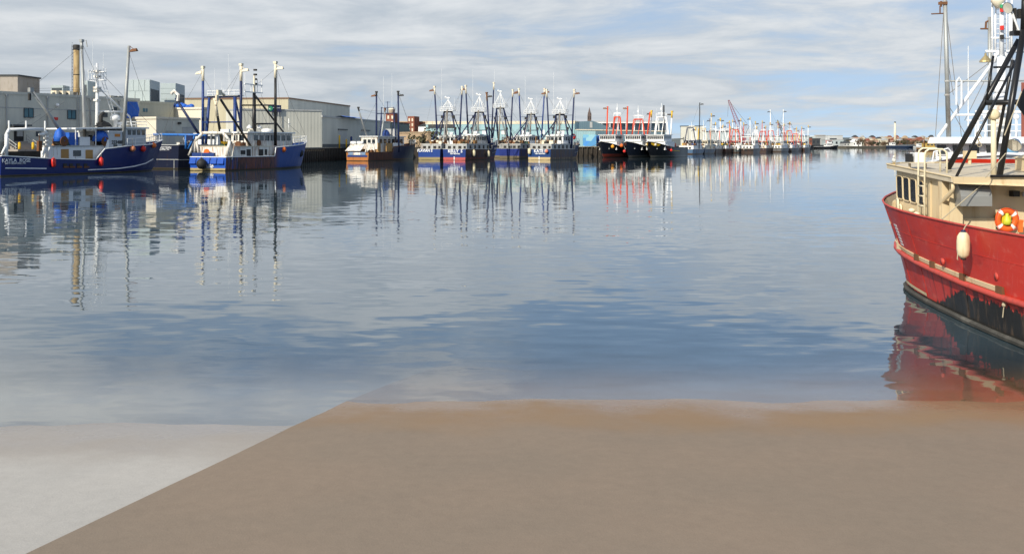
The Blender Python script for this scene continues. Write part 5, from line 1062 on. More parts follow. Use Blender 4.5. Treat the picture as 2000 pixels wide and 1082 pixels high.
for i, (px, py, bt_, r_, m_, lab) in enumerate(((1196.5, 286.8, ba, .55, paint('amber_plastic', (.85, .36, .03), .45), 'amber ball fender on the flank of the black trawler with red bottom'), (1214, 285, ba, .6, ORANGE, 'orange ball fender between the first two black trawlers'), (1219.5, 296, bb, .45, REDPL, 'small red ball fender low between the first two black trawlers'), (1311, 294, bc, .45, REDPL, 'red ball fender by the yellow stripe of the third black trawler'))):
    fender(px, py, bt_, (None, None, None, None)[i] or -4.0, r_, m_, lab)

# ------------------------------------------------------------------ distant fleet along the quay
def far_boat(label, px, py, h, L, B, hullc, housec, gcol, gkind, poles, seed, boot=(.08, .05, .04), zs=2.1):
    b = Boat('moored_trawler', label, None, h, B, L, group='distant trawlers along the quay', org=W(px, py)); rnd = random.Random(seed)
    b.hull([(0, zs), (.55, zs), (.6, zs + .6), (1, zs + 2.2)], hull_mat('far_hull_%d' % seed, hullc, boot, .5, rust=((-3, L * .6, rnd.uniform(.3, .8)),)), rail=WHITER, drop=.9)
    z1 = zs + 1.4; hs = b.house(-B / 2 + .6, B / 2 - .6, 1.5, L * .55, zs - .9, z1, housec, 'shelter_house', roof=WHITER, over=.1)
    for i in range(3): MB().box(-2 + i * 1.6, -1.2 + i * 1.6, 1.4, 1.5, zs, zs + .9).build('aft_opening', DARK, hs)
    zr = z1 + 2.4; b.house(-2.3, 2.3, L * .32, L * .62, z1, zr, housec, roof=WHITE, over=.35, wins=(('a', 4, .05, .95, .45, .85), ('s', 5, .05, .95, .45, .85), ('f', 5, .05, .95, .45, .85)))
    gy = L * .28; zt_ = zs + rnd.uniform(8.0, 9.6)
    if gkind == 'stern': gy = 1.2; zt_ = zs + 5.5
    w0, w1 = (1.3, 3.0) if gkind != 'stern' else (2.6, 3.0)
    b.frame('gantry', [((-w0, gy, zt_), (w0, gy, zt_), .2), ((-w0, gy, zt_), (-w1, gy, zs - .5), .2, 'leg'), ((w0, gy, zt_), (w1, gy, zs - .5), .2, 'leg'), ((-w1 * .8, gy, zs + 3.4), (w1 * .8, gy, zs + 3.4), .15)], gcol)
    MB().tube((0, gy + 2, zr), (0, gy + 2, zt_ + rnd.uniform(2, 4)), .16, .1).box(-1.3, 1.3, gy + 1.9, gy + 2.1, zt_ + .8, zt_ + 1.0).build('mast', WHITE, b.root)
    for s_, (m_, hd, top) in zip((-1, 1), poles):
        q = (s_ * 3.5, gy + 2, zs + top); b.pole((s_ * 3.2, gy + 2, zs), q, .23, .17, m_, hd, 1.1, rnd.choice([RUST, DARK]), s_); b.stay(q, (0, gy + 2, zt_ + 1), .05); b.stay(q, (0, L, zs + 2), .05)
    b.clutter(-2.6, 2.6, 1.8, L * .3, z1 + .1, 9, rnd); b.clutter(-3, 3, .2, 1.4, zs - .8, 4, rnd)
    b.pole((rnd.uniform(-1, 1), 3, z1), (rnd.uniform(-2, 2), gy, zt_), .2, .16, rnd.choice([GALV, YELL, WHITE, REDP]), None, name='boom')
    return b
WP = lambda t_=11: (WHITE, YELL, t_)
RP = lambda t_=11: (REDP, YELL, t_)
FB = [
 ('pale blue trawler with a white house and one black mast, first of the distant row', 1338, 301.8, 28, (.07, .14, .24), WHITE, NAVY, '', ((BLACKP, None, 5), (BLACKP, None, 19.5))),
 ('cream-housed trawler with cream gantry beside the pale blue one', 1362, 301, 28, (.06, .10, .15), CREAMW, CREAMW, '', ((WHITE, YELL, 9), (CREAMW, YELL, 15))),
 ('white trawler with twin yellow-headed poles left of the brown hull', 1384, 300, 24, (.12, .10, .09), WHITER, GALV, '', (WP(9), WP(13.5))),
 ('brown-hulled trawler with a tall white trapezoid gantry', 1404, 299.4, 24, (.07, .03, .025), WHITE, WHITE, '', (WP(12), RP(10))),
 ('green-sterned trawler with bright red gantry below the lattice crane', 1430, 299, 26, (.10, .14, .14), WHITE, REDP, '', (RP(13), RP(12))),
 ('broad white-housed trawler with black and yellow stern', 1458, 299, 26, (.02, .02, .02), WHITE, WHITE, 'stern', (WP(14), WP(12.5))),
 ('white trawler with yellow poles and red gantry right of the broad black-sterned one', 1484, 297.5, 26, (.05, .03, .03), WHITER, REDP, '', (WP(11), WP(13))),
 ('low grey-hulled trawler with two very tall white poles', 1514, 297.2, 30, (.12, .12, .12), WHITE, WHITE, 'stern', ((WHITE, WHITE, 20), (WHITE, WHITE, 20))),
 ('grey-blue trawler with red gantry among the far masts', 1535, 296.5, 30, (.10, .12, .14), WHITE, REDP, '', (RP(13), RP(10))),
 ('red-gantried trawler with orange net just left of the last white one', 1548, 295.5, 28, (.16, .05, .03), WHITE, REDP, '', (RP(15), RP(12))),
 ('last white trawler of the row, with a white trapezoid gantry', 1561, 295.3, 28, (.04, .04, .05), WHITE, WHITE, '', (WP(12), WP(13))),
 ('dark little trawler half hidden behind the green-sterned one', 1417, 298.2, 24, (.03, .03, .035), WHITE, GALV, '', (WP(11), WP(9))),
 ('cream trawler in the second row, its yellow poles over the white trapezoid gantry', 1412, 296.8, 24, (.05, .05, .05), CREAMW, CREAMW, '', (WP(16), WP(15))),
 ('white trawler in the second row behind the broad black-sterned one', 1470, 296.2, 26, (.05, .05, .06), WHITE, WHITE, '', (WP(17), RP(15))),
 ('rust-masted trawler in the second row behind the low grey-hulled one', 1524, 294.9, 28, (.07, .04, .03), WHITE, RUST, '', (RP(16), (GALV, RUST, 15))),
 ('grey-masted trawler in the second row left of the lattice crane', 1392, 297.6, 24, (.05, .05, .06), WHITE, GALV, '', ((GALV, RUST, 15), WP(12))),
 ('white-housed trawler half hidden behind the tall white poles', 1500, 296.3, 28, (.10, .03, .03), WHITE, REDP, '', (RP(12), WP(12))),
]
for i, (lab, px, py, hd, hc, hsc, gc, gk, pl) in enumerate(FB):
    far_boat(lab, px, py, R(hd), 24, 7.4, hc, hsc, gc, gk, pl, 60 + i)

# mooring lines of the bow-out boats, made fast to the quay on their left
for bt_, q_, lab in ((ba, Vector((27.5, 343, 3.4)), 'brown mooring rope drooping from the first black trawler to the piled quay'), (ba, Vector((24.0, 341, 3.4)), 'longer brown mooring rope running left from the first black trawler')):
    p_ = bt_.wld(bt_.pt(.93, 1, 1)); mb = MB(); mb.path([p_.lerp(q_, k / 10) - Vector((0, 0, (1.1 if lab.startswith('brown') else .6) * 4 * (k / 10) * (1 - k / 10))) for k in range(11)], .07, 5)
    o = mb.build('mooring_line', paint('brown_rope', (.22, .16, .08), .9)); tag(o, lab, 'rope', 'mooring ropes')
# ------------------------------------------------------------------ red trawler in the foreground, bow away from the viewer
XC = 14.3
Y0 = 13.0
r = Fr((XC, Y0, 0), 0.0, 'red_trawler'); tag(r.root, 'big red trawler with cream deckhouse and black A-frame cut off by the right edge', 'fishing boat')
def wl(X, D, z=0.0): return Vector((X - XC, D - Y0, z))
RIM = [(13.0, 11.3, 2.55), (15, 11.05, 2.5), (18, 10.90, 2.45), (21, 10.85, 2.43), (23, 10.83, 2.42), (25, 10.82, 2.43), (27, 10.80, 2.47), (28.2, 10.78, 2.52), (29.2, 10.81, 2.57), (30.1, 10.95, 2.62), (31, 11.22, 2.67), (32, 11.66, 2.72), (33.2, 12.35, 2.79), (34.4, 13.2, 2.87), (35.3, 13.95, 2.94), (35.7, 14.3, 2.97)]
WLN = [(13.4, 11.6), (15, 11.35), (18, 11.15), (21, 11.07), (23, 11.08), (25, 11.18), (27, 11.35), (28.2, 11.48), (29.2, 11.62), (30.0, 11.75), (30.8, 11.92), (31.6, 12.2), (32.4, 12.65), (33.2, 13.2), (33.8, 13.8), (34.1, 14.3)]
def redhull_mat():
    m, t, b, oc = new_mat('red_hull_paint'); x, y, z = t.sep(oc)
    n1 = t.noise(oc, .6, 5, .6); hv = t.n('ShaderNodeHueSaturation'); hv.inputs['Color'].default_value = (.54, .036, .022, 1); t.l(t.math('ADD', t.math('MULTIPLY', n1, .36), .82), hv.inputs['Value']); col = hv.outputs[0]
    # faded scuffs, scratches of fenders
    sc = t.ramp(t.noise(t.vmul(oc, (1.5, 1.1, 2.4)), 2.2, 8, .72), .53, .74); col = t.mix(t.math('MULTIPLY', sc, .55), col, (.66, .20, .15))
    dk_ = t.ramp(t.noise(t.vmul(oc, (1.2, .7, 1.6)), 1.3, 7, .7), .54, .72); col = t.mix(t.math('MULTIPLY', dk_, .45), col, (.22, .012, .010))
    wv = t.n('ShaderNodeTexWave', wave_type='RINGS'); wv.inputs['Scale'].default_value = 1.6; wv.inputs['Distortion'].default_value = 7; wv.inputs['Detail'].default_value = 4; t.l(t.vmul(oc, (1, .8, 1.3)), wv.inputs['Vector'])
    sw = t.math('MULTIPLY', t.ramp(wv.outputs[1], .93, 1.0), t.ramp(t.noise(oc, .8, 3), .5, .66)); col = t.mix(t.math('MULTIPLY', sw, .10), col, (.72, .36, .32))
    rs = t.ramp(t.noise(t.vmul(oc, (2.5, 2.5, .3)), 1.5, 7, .7), .66, .82); col = t.mix(t.math('MULTIPLY', rs, .55), col, (.12, .025, .012))
    # cream line then blackened, bare lower plating with a ragged upper edge and drips
    low = t.math('SUBTRACT', z, t.math('MULTIPLY', t.ramp(y, 12.0, 15.0, 1.0, 0.0), .56))
    rag = t.math('ADD', t.math('MULTIPLY', t.noise(t.vmul(oc, (1, 1.3, .25)), 2.6, 6, .7), .75), t.math('SUBTRACT', t.math('MULTIPLY', t.noise(oc, .9, 3), .40), .25))
    fac = t.ramp(t.math('SUBTRACT', low, rag), -.175, -.150, 1.0, 0.0)
    # dark runs below the strake joints
    run = t.math('MULTIPLY', t.math('MULTIPLY', t.ramp(t.noise(t.vmul(oc, (1, 2.4, .05)), 1.0, 5, .6), .53, .60), t.ramp(z, .95, 1.02, 1.0, 0.0)), t.ramp(y, 14.5, 15.3, 1.0, 0.0)); col = t.mix(t.math('MULTIPLY', run, .75), col, (.05, .010, .008))

    blk = t.mix(t.ramp(t.noise(t.vmul(oc, (2, 2, .4)), 2.0, 5, .7), .50, .68), (.012, .011, .010), (.075, .05, .03)); col = t.mix(fac, col, blk)
    col = t.mix(t.math('LESS_THAN', z, .16), col, (.022, .021, .018))
    t.l(col, b.inputs['Base Color']); t.l(t.ramp(n1, .3, .7, .30, .55), b.inputs['Roughness']); b.inputs['Specular IOR Level'].default_value = .3
    bn = t.n('ShaderNodeBump'); bn.inputs['Distance'].default_value = .018; t.l(t.noise(t.vmul(oc, (1, 1.0, .8)), 1.1, 3), bn.inputs['Height']); t.l(bn.outputs[0], b.inputs['Normal'])
    return m
REDH = redhull_mat()
CREAM = paint('cream_deck_paint', (.66, .53, .33), .5, var=.08, dirt=.45, dcol=(.42, .25, .10), scale=.8)
CREAMD = paint('worn_cream_roof', (.58, .50, .37), .55, var=.14, dirt=.6, dcol=(.36, .29, .20), streak=False)
PINK = paint('faded_red_rail', (.52, .065, .045), .5, var=.15, dirt=.4, dcol=(.25, .04, .03))
def side(v, i):   # v 0 water .. 1 rim, i station
    a = WLN[i]; c = RIM[i]; f = v ** 1.25
    return wl(a[1] + (c[1] - a[1]) * f, a[0] + (c[0] - a[0]) * f, c[2] * v)
VS = [0, .06, .14, .24, .36, .5, .64, .78, .9, 1]
mb = MB(); NS = len(RIM)
for sg in (1, -1):
    rings = [[Vector((side(v, i).x * sg, side(v, i).y, side(v, i).z)) for v in VS] for i in range(NS)]
    rings = [[Vector((q[0].x * .93, q[0].y, -.7))] + q for q in rings]
    mb.rings(rings if sg == -1 else [q[::-1] for q in rings], closed=False)
st_ = [side(v, 0) for v in VS]; mb.add(st_ + [Vector((-p.x, p.y, p.z)) for p in st_[::-1]], [tuple(range(2 * len(VS)))])
mb.build('hull', REDH, r.root, True)
inner = MB(); rg = []
for i in range(NS):
    p = side(1, i); q = side(.62, i); s_ = .05
    rg.append([Vector((min(0, p.x + s_), p.y - (.05 if i > 11 else 0), p.z - .01)), Vector((min(0, q.x + .10), q.y - (.12 if i > 11 else 0), q.z))])
inner.rings(rg, closed=False); inner.rings([[Vector((-a.x, a.y, a.z)), Vector((-c.x, c.y, c.z))] for a, c in rg], closed=False); inner.build('inner_bulwark', CREAM, r.root)
MB().rings([[Vector((a[1].x, a[1].y, a[1].z + .02)), Vector((-a[1].x, a[1].y, a[1].z + .02))] for a in rg], closed=False).build('deck', DECK, r.root)
for sg in (1, -1): MB().path([Vector((side(1, i).x * sg, side(1, i).y, side(1, i).z + .02)) for i in range(NS)], .030, 8).build('rim_pipe', PINK, r.root, True)
RUBZ = [.93, .94, .95, .955, .96, .99, 1.06, 1.12, 1.18, 1.23, 1.28, 1.33, 1.38, 1.43, 1.47, 1.49]
def atz(i, z): return side(min(1, z / RIM[i][2]), i)
for sg in (1, -1):
    MB().path([Vector(((atz(i, RUBZ[i]).x - .05) * sg, atz(i, RUBZ[i]).y, RUBZ[i])) for i in range(NS)], .080, 10).build('rubbing_pipe', PINK, r.root, True)
    mb = MB(); rg = []
    for i in range(NS):
        p = atz(i, RUBZ[i] + .09); q = atz(i, RUBZ[i] + .20); rg.append([Vector(((p.x - .03) * sg, p.y, p.z)), Vector(((q.x - .03) * sg, q.y, q.z)), Vector(((q.x + .03) * sg, q.y, q.z + .02))])
    mb.rings(rg[4:], closed=False); mb.build('cream_strake', CREAM, r.root)
    # cream waterline band at the bow and grey bilge keel along the waterline
    mb = MB(); rg = []
    for i in range(7, NS): rg.append([Vector(((atz(i, .20).x - .02) * sg, atz(i, .20).y, .20 + .03 * (i - 7) * .3)), Vector(((atz(i, .29).x - .02) * sg, atz(i, .29).y, .29 + .03 * (i - 7) * .3))])
    mb.rings(rg, closed=False); mb.build('waterline_band', CREAM, r.root)
    MB().path([Vector(((atz(i, .07).x - .05) * sg, atz(i, .07).y, .07)) for i in range(3, NS)], .075, 6).build('grounding_keel', paint('weathered_grey_timber', (.055, .052, .045), .8, var=.5, dirt=.6, dcol=(.16, .15, .13), streak=False), r.root)
# gaps and plates on the strake
for D in (22.6, 24.3, 26.1, 27.9):
    i = min(range(NS), key=lambda j: abs(RIM[j][0] - D)); p = atz(i, RUBZ[i] + .15); MB().box(p.x - .06, p.x + .02, p.y - .16, p.y + .16, p.z - .08, p.z + .09).build('strake_joint', RUST, r.root)
for px, py in ((1842, 511), (1948, 540)):
    q = r.at(px, py, x=10.98 - XC); MB().lathe((q.x - .02, q.y, q.z), [(.09, -.02), (.09, .03), (.05, .05)], 10, 'x').build('hull_anode', PINK, r.root, True)
for i in (3, 5, 7, 9):   # weld seams of the plating
    MB().path([side(v, i) + Vector((-.002, 0, 0)) for v in (.08, .2, .35)] + [side(v, i) + Vector((-.002, 0, 0)) for v in (.5, .65, .8, .95)], .008, 4).build('weld_seam', REDH, r.root)
MB().path([atz(i, RIM[i][2] * .74) + Vector((-.002, 0, 0)) for i in range(1, 11)], .007, 4).build('weld_seam', REDH, r.root)
# bow name in white at the turn of the bow
for k in range(7):   # worn, unreadable white letters, each a small plate bent to the plating
    v0 = .80 - k * .035; f_ = k / 6
    i0 = 9; lerp_ = lambda v, f: side(v, 8).lerp(side(v, 9), f)
    c0 = [lerp_(v0, .25), lerp_(v0, .62), lerp_(v0 - .022, .62), lerp_(v0 - .022, .25)]
    MB().prism([c + Vector((-.012, -.004, 0)) for c in c0], (.008, 0, 0)).build('worn_letter', LETTER, r.root)

# deckhouse: port wall parallel to the side, roof rising towards the bow
RX0, RD0, RD1 = 11.2, 26.1, 30.6
def roofz(D): return 3.53 + .0545 * (min(D, 30.6) - 26.1)
def roofpt(px, py):
    sx = (px - CX) / F; sy = (HY - py) / F
    D = (CAMH - 3.53 + .0545 * 26.1) / (.0545 - sy); return wl(sx * D, D, CAMH + sy * D)
WX, WD0, WD1 = 11.36, 26.9, 30.25
wall = [(WX, WD0), (WX, WD1), (12.4, 31.9), (XC, 32.7), (2 * XC - 12.4, 31.9), (2 * XC - WX, WD1), (2 * XC - WX, WD0)]
mb = MB(); rg = [[wl(x, d, 1.3) for x, d in wall], [wl(x, d, roofz(d) - .10) for x, d in wall]]
n = len(wall); mb.add(rg[0] + rg[1], [(i, (i + 1) % n, n + (i + 1) % n, n + i) for i in range(n)])
hs = mb.build('deckhouse', CREAM, r.root)
roofp = [(RX0, RD0), (RX0, RD1), (12.25, 32.4), (XC, 33.3), (2 * XC - 12.25, 32.4), (2 * XC - RX0, RD1), (2 * XC - RX0, RD0)]
mb = MB(); top = [wl(x, d, roofz(d)) for x, d in roofp]; bot = [wl(x, d, roofz(d) - .115) for x, d in roofp]
n = len(roofp); mb.add(top + bot, [tuple(range(n))[::-1], tuple(range(n, 2 * n))] + [(i, (i + 1) % n, n + (i + 1) % n, n + i) for i in range(n)]); rf = mb.build('roof', CREAMD, hs)
MB().path([p + Vector((0, 0, .02)) for p in top[:4]], .025, 6).build('roof_lip', CREAM, rf)
# visor along the after edge, deepening to starboard
MB().hexa([wl(11.25, 26.08, roofz(26) - .14), wl(17.3, 25.6, roofz(26) - .36), wl(17.3, 25.66, roofz(26) - .36), wl(11.25, 26.14, roofz(26) - .14), wl(11.22, 26.06, roofz(26) + .03), wl(17.3, 26.04, roofz(26) + .03), wl(17.3, 26.12, roofz(26) + .03), wl(11.22, 26.14, roofz(26) + .03)]).build('visor', CREAM, rf)
MB().tube(wl(12.15, 26.0, roofz(26) + .05), wl(17.2, 26.0, roofz(26) + .05), .035).build('gutter_bar', BLACKP, rf)
BLKG = glass('black_wheelhouse_glass', (.008, .010, .014), .12)
for k in range(4):   # rounded slanting windows in the port wall
    D1 = 30.13 - k * .50; D0 = D1 - .40; pts = []
    z0, z1 = 2.80, 3.40
    for cd, cz, a0 in ((D1 - .06, z1 - .06, 0), (D0 + .06, z1 - .06, 90), (D0 + .06, z0 + .06, 180), (D1 - .06, z0 + .06, 270)):
        for j in range(4): a = R(a0 + j * 30); pts.append((WX - .03, cd + .06 * math.cos(a), cz + .06 * math.sin(a)))
    sk = lambda p: wl(p[0], p[1] - (3.1 - p[2]) * .08, p[2] + .0545 * (p[1] - 29.5))
    w_ = MB().prism([sk(p) for p in pts], (.02, 0, 0)).build('window', BLKG, hs)
    ctr = Vector((0, 0, 0)); 
    for p in pts: ctr += sk(p)
    ctr /= len(pts); ring = [ctr + (sk(p) - ctr) * 1.12 for p in pts]; mbf = MB(); mbf.path(ring + ring[:1], .018, 5); mbf.build('gasket', CREAM, w_)
for k in range(5):
    x0 = 12.0 + k * .95
for px, zt in ((1818, 3.4),):   # vertical seams and pilaster on the port wall
    D = WX / ((px - CX) / F); MB().box(wl(WX - .03, D, 0).x, wl(WX, D, 0).x, D - Y0 - .04, D - Y0 + .04, 1.4, zt).build('seam_batten', CREAM, hs)
MB().box(WX - XC - .12, WX - XC + .12, WD0 - Y0 - .12, WD0 - Y0 + .12, 1.4, roofz(26.9) - .12).build('corner_post', CREAM, hs)
MB().box(WX - XC + .02, WX - XC + .35, WD0 - Y0 - .30, WD0 - Y0 - .24, 1.4, roofz(26.6) - .13).build('corner_plate', CREAM, hs)
# grey vent hood under the roof and bent pipe
q = wl(11.75, 26.75); VNT = paint('galvanised_sheet', (.34, .34, .32), .45, metal=.5, var=.15)
mb = MB(); prof = [(0, 3.36), (.42, 3.36), (.55, 3.22), (.62, 3.05), (.62, 2.80), (0, 2.80)]
mb.prism([(q.x - .25 + .0, q.y - a + .1, z) for a, z in prof], (.80, 0, 0)); mb.build('vent_hood', VNT, hs)
MB().path([wl(11.28, 26.2, 3.42), wl(11.28, 26.2, 3.26), wl(11.28, 26.24, 3.18), wl(11.26, 26.85, 2.86), wl(11.26, 26.9, 2.76), wl(11.26, 26.9, 1.5)], .05, 8).build('down_pipe', CREAM, hs, True)
MB().box(q.x + .02, q.x + .9, WD0 - Y0 - .12, WD0 - Y0 - .03, 1.5, 2.45).build('locker_door', CREAM, hs)
MB().box(wl(13.05, 0, 0).x, wl(13.22, 0, 0).x, WD0 - Y0 - .25, WD0 - Y0 - .02, 3.02, 3.17).build('work_lamp', DARK, hs)
MB().lathe(wl(13.4, 26.8, 3.08), [(.05, -.06), (.06, .02), (.03, .06)], 8).build('bulkhead_lamp', GREYP, hs)
MB().box(wl(13.6, 0, 0).x, wl(13.64, 0, 0).x, WD0 - Y0 - .05, WD0 - Y0 - .01, 1.4, 3.3).build('door_edge', CREAM, hs)
# boarding ladder with hoops over the roof edge
LADP = paint('cream_pipe', (.74, .66, .47), .45, var=.08, dirt=.3, dcol=(.4, .24, .1))
ld = MB()
for D in (28.05, 27.62):
    x = 11.13 - XC; y = D - Y0; zr = roofz(D)
    ld.path([(x, y, 1.6), (x, y, zr + .48), (x + .03, y, zr + .58), (x + .12, y, zr + .64), (x + .48, y, zr + .64), (x + .57, y, zr + .58), (x + .6, y, zr + .48), (x + .6, y, zr - .02)], .026, 8)
for k in range(7): ld.tube((11.13 - XC, 28.05 - Y0, 1.9 + k * .27), (11.13 - XC, 27.62 - Y0, 1.9 + k * .27), .02, None, 6)
ld.build('boarding_ladder', LADP, r.root, True)
# capped vents, bollards along the side deck
for px, h_ in ((1781, .42), (1790, .34)):
    D = 11.05 / ((px - CX) / F); MB().lathe((11.05 - XC, D - Y0, 2.1), [(.07, 0), (.07, h_), (.09, h_ + .01), (.09, h_ + .07), (.02, h_ + .1)], 10).build('deck_vent', LADP, r.root, True)
for px, py in ((1754, 388), (1760, 400)):
    q = r.at(px, py, x=11.3 - XC); MB().path([(q.x, q.y, q.z - .55), (q.x, q.y, q.z - .05), (q.x + .02, q.y + .1, q.z), (q.x + .04, q.y + .2, q.z - .05), (q.x + .04, q.y + .2, q.z - .55)], .03, 6).build('fairlead_hoop', LADP, r.root, True)
for D, x in ((31.6, 11.9), (30.6, 11.35)): MB().hexa([wl(x, D, 2.0), wl(x + .25, D, 2.0), wl(x + .25, D + .2, 2.0), wl(x, D + .2, 2.0), wl(x + .05, D, 2.66), wl(x + .12, D, 2.72), wl(x + .12, D + .1, 2.72), wl(x + .05, D + .1, 2.66)]).build('bulwark_stay', CREAM, r.root)
# roof gear
q = roofpt(1787, 330); bx = MB().box(q.x - .25, q.x + .45, q.y - .25, q.y + .35, q.z + .16, q.z + .19).build('radar_table', CREAMD, rf)
for a in (-.15, .3): MB().tube((q.x + a, q.y, q.z - .03), (q.x + a, q.y, q.z + .17), .035).build('table_leg', CREAMD, bx)
MB().box(q.x - .22, q.x - .12, q.y - .15, q.y + .15, q.z + .19, q.z + .43).build('switch_box', BLACKR, bx); MB().box(q.x - .06, q.x + .22, q.y - .15, q.y + .2, q.z + .19, q.z + .46).build('antenna_box', WHITE, bx)
q = roofpt(1894, 318); MB().tube((q.x, q.y, q.z - .05), (q.x, q.y, q.z + .18), .05).box(q.x - .17, q.x + .17, q.y - .1, q.y + .1, q.z + .12, q.z + .36).build('junction_box', CREAM, rf)
q = roofpt(1952, 341); pz = atD(1947, 226, q.y + Y0).z; pr = MB().tube((q.x - .15, q.y, roofz(27)), (q.x - .16, q.y, pz), .075, .07, 8).build('crane_post', LADP, r.root, True)
MB().lathe((q.x - .16, q.y - .12, pz + .02), [(.06, 0), (.14, .02), (.14, .22), (.06, .24)], 10, 'y').build('sheave', IVORY, pr, True)
o_ = MB().hexa([wl(14.15, 27.2, roofz(27)), wl(16, 27.2, roofz(27)), wl(16, 28.8, roofz(28.5)), wl(14.15, 28.8, roofz(28.5)), wl(14.15, 27.2, 3.98), wl(16, 27.2, 3.98), wl(16, 28.8, 4.0), wl(14.15, 28.8, 4.0)]).build('funnel_casing', CREAM, r.root)
MB().hexa([wl(14.1, 27.1, 3.985), wl(16, 27.1, 3.985), wl(16, 28.9, 4.005), wl(14.1, 28.9, 4.005), wl(14.75, 27.8, 4.25), wl(16, 27.8, 4.25), wl(16, 28.3, 4.25), wl(14.75, 28.3, 4.25)]).build('casing_cap', CREAM, o_)
# black A-frame of steel pipes
D_ = roofpt(1851, 331); A0 = D_; A1 = atD(1927, 197, 28.6); A1 = wl(A1.x, A1.y, A1.z); A2 = atD(1990, 78, 28.2); A2 = wl(A2.x, A2.y, A2.z)
B0 = roofpt(1952, 345); B2 = atD(1999, 60, 27.0); B2 = wl(B2.x, B2.y, B2.z)
C0 = roofpt(1868, 345); C2 = atD(1985, 118, 27.4); C2 = wl(C2.x, C2.y, C2.z); E0 = atD(1926, 201, 28.4); E0 = wl(E0.x, E0.y, E0.z); E1 = atD(2060, 199, 28.0); E1 = wl(E1.x, E1.y, E1.z)
TOPP = atD(2003, -40, 27.2); TOPP = wl(TOPP.x, TOPP.y, TOPP.z)
BPIPE = paint('glossy_black_pipe', (.012, .012, .013), .3, var=.2, dirt=.15, dcol=(.05, .04, .03))
af = MB().tube(A0, A2, .078, .07, 12).build('a_frame', BPIPE, r.root, True)
for p, q, rd, nm in ((B0, B2, .082, 'leg'), (C0, C2, .036, 'brace'), (E0, E1, .075, 'crossbeam'), (roofpt(1938, 330), wl(*(lambda v: (v.x, v.y, v.z))(atD(1978, 118, 27.9))), .045, 'brace'), (B2, TOPP, .08, 'post'), (E0, wl(*(lambda v: (v.x, v.y, v.z))(atD(1940, 110, 28.6))), .035, 'rod'), (wl(*(lambda v: (v.x, v.y, v.z))(atD(1941, 132, 28.6))), wl(*(lambda v: (v.x, v.y, v.z))(atD(1985, 131, 28.0))), .03, 'rod')):
    MB().tube(p, q, rd, None, 12).build(nm, BPIPE, af, True)
g0 = wl(*(lambda v: (v.x, v.y, v.z))(atD(1985, 203, 28.1))); MB().prism([g0, g0 + Vector((.28, 0, -.42)), g0 + Vector((.6, 0, 0)), g0 + Vector((.22, 0, .42))], (0, .04, 0)).build('gusset', BPIPE, af)
q = atD(1990, 62, 27.2); q = wl(q.x, q.y, q.z); MB().box(q.x - .16, q.x + .2, q.y - .05, q.y + .2, q.z - .10, q.z + .02).build('lamp_bracket', BPIPE, af)
# chrome flood lamp at the frame top and one at roof level
CHR = paint('chrome', (.62, .64, .66), .12, metal=1.0, var=.05)
def flood(c, ax, rad, name, parent):
    ax = Vector(ax).normalized(); u = ax.orthogonal().normalized(); v = ax.cross(u); rg = []
    for rr, hh in ((.15, -.9), (.35, -.85), (.62, -.6), (.85, -.2), (1, .15), (.97, .17), (.9, .1)):
        rg.append([Vector(c) + ax * hh * rad + (u * math.cos(t_) + v * math.sin(t_)) * rr * rad for t_ in [2 * math.pi * k / 16 for k in range(16)]])
    o = MB().rings(rg, caps=False).build(name, CHR, parent, True)
    MB().rings([[p for p in rg[-1]], [Vector(c) + ax * .02 * rad for _ in range(16)]]).build('lens', glass('lamp_lens', (.35, .33, .28), .15), o); return o
fc = atD(1969, 16, 27.2); fl = flood(wl(fc.x, fc.y, fc.z), (-.8, -.35, -.25), .16, 'flood_lamp', af); MB().tube(wl(fc.x, fc.y, fc.z) + Vector((.06, 0, 0)), q + Vector((.0, 0, 0)), .03).build('lamp_stem', WHITE, fl)
MB().box(q.x - .12, q.x - .06, q.y, q.y + .1, q.z, q.z + .62).box(q.x + .0, q.x + .12, q.y, q.y + .12, q.z + .35, q.z + .6).build('lamp_ballast', DARK, fl)
f2 = atD(1981, 283, 27.0); flood(wl(f2.x, f2.y, f2.z), (-.6, -.5, -.55), .20, 'deck_lamp', af)
for a_, c_, m_ in (((1932, 349), (1840, 428), ROPE), ((1964, 300), (1925, 347), ROPE), ((1995, 180), (1962, 265), ROPE)):
    p = atD(*a_, 26.4); q = atD(*c_, 25.6); MB().tube(wl(p.x, p.y, p.z), wl(q.x, q.y, q.z), .014).build('rope_stay', m_, r.root)
hk = MB()
for k in range(5): a = atD(1910 + 3 * math.sin(k * 2), 262 + k * 5, 27.6); hk.path([wl(a.x, a.y, a.z) + Vector((.05 * math.cos(t_), .04 * math.sin(t_ * 2), .07 * math.sin(t_))) for t_ in [k + j * .8 for j in range(9)]], .012, 4)
hk.build('rope_coil', ROPE, r.root)

# things hung or sitting on the red trawler
p = atD(1966, 429.5, 26.78); e = empty('lifebuoy', p, 0); tag(e, 'orange lifebuoy with white bands and a yellow light on the cream deckhouse wall', 'lifebuoy')
BUOY = paint('orange_buoy', (.72, .13, .02), .5, var=.12); NB = 24
for k in range(NB):
    pass
rg = []
for k in range(NB + 1):
    a = 2 * math.pi * k / NB; rg.append([(math.cos(a) * (.235 + .085 * math.cos(t_)), .06 * math.sin(t_), math.sin(a) * (.235 + .085 * math.cos(t_))) for t_ in [2 * math.pi * j / 10 for j in range(10)]])
MB().rings(rg).build('ring', BUOY, e, True)
for a0 in (40, 130, 220, 310):
    rg = [[(math.cos(a) * (.235 + .090 * math.cos(t_)), .066 * math.sin(t_), math.sin(a) * (.235 + .090 * math.cos(t_))) for t_ in [2 * math.pi * j / 10 for j in range(10)]] for a in [R(a0 - 9 + j * 6) for j in range(4)]]
    MB().rings(rg).build('white_band', WHITE, e, True)
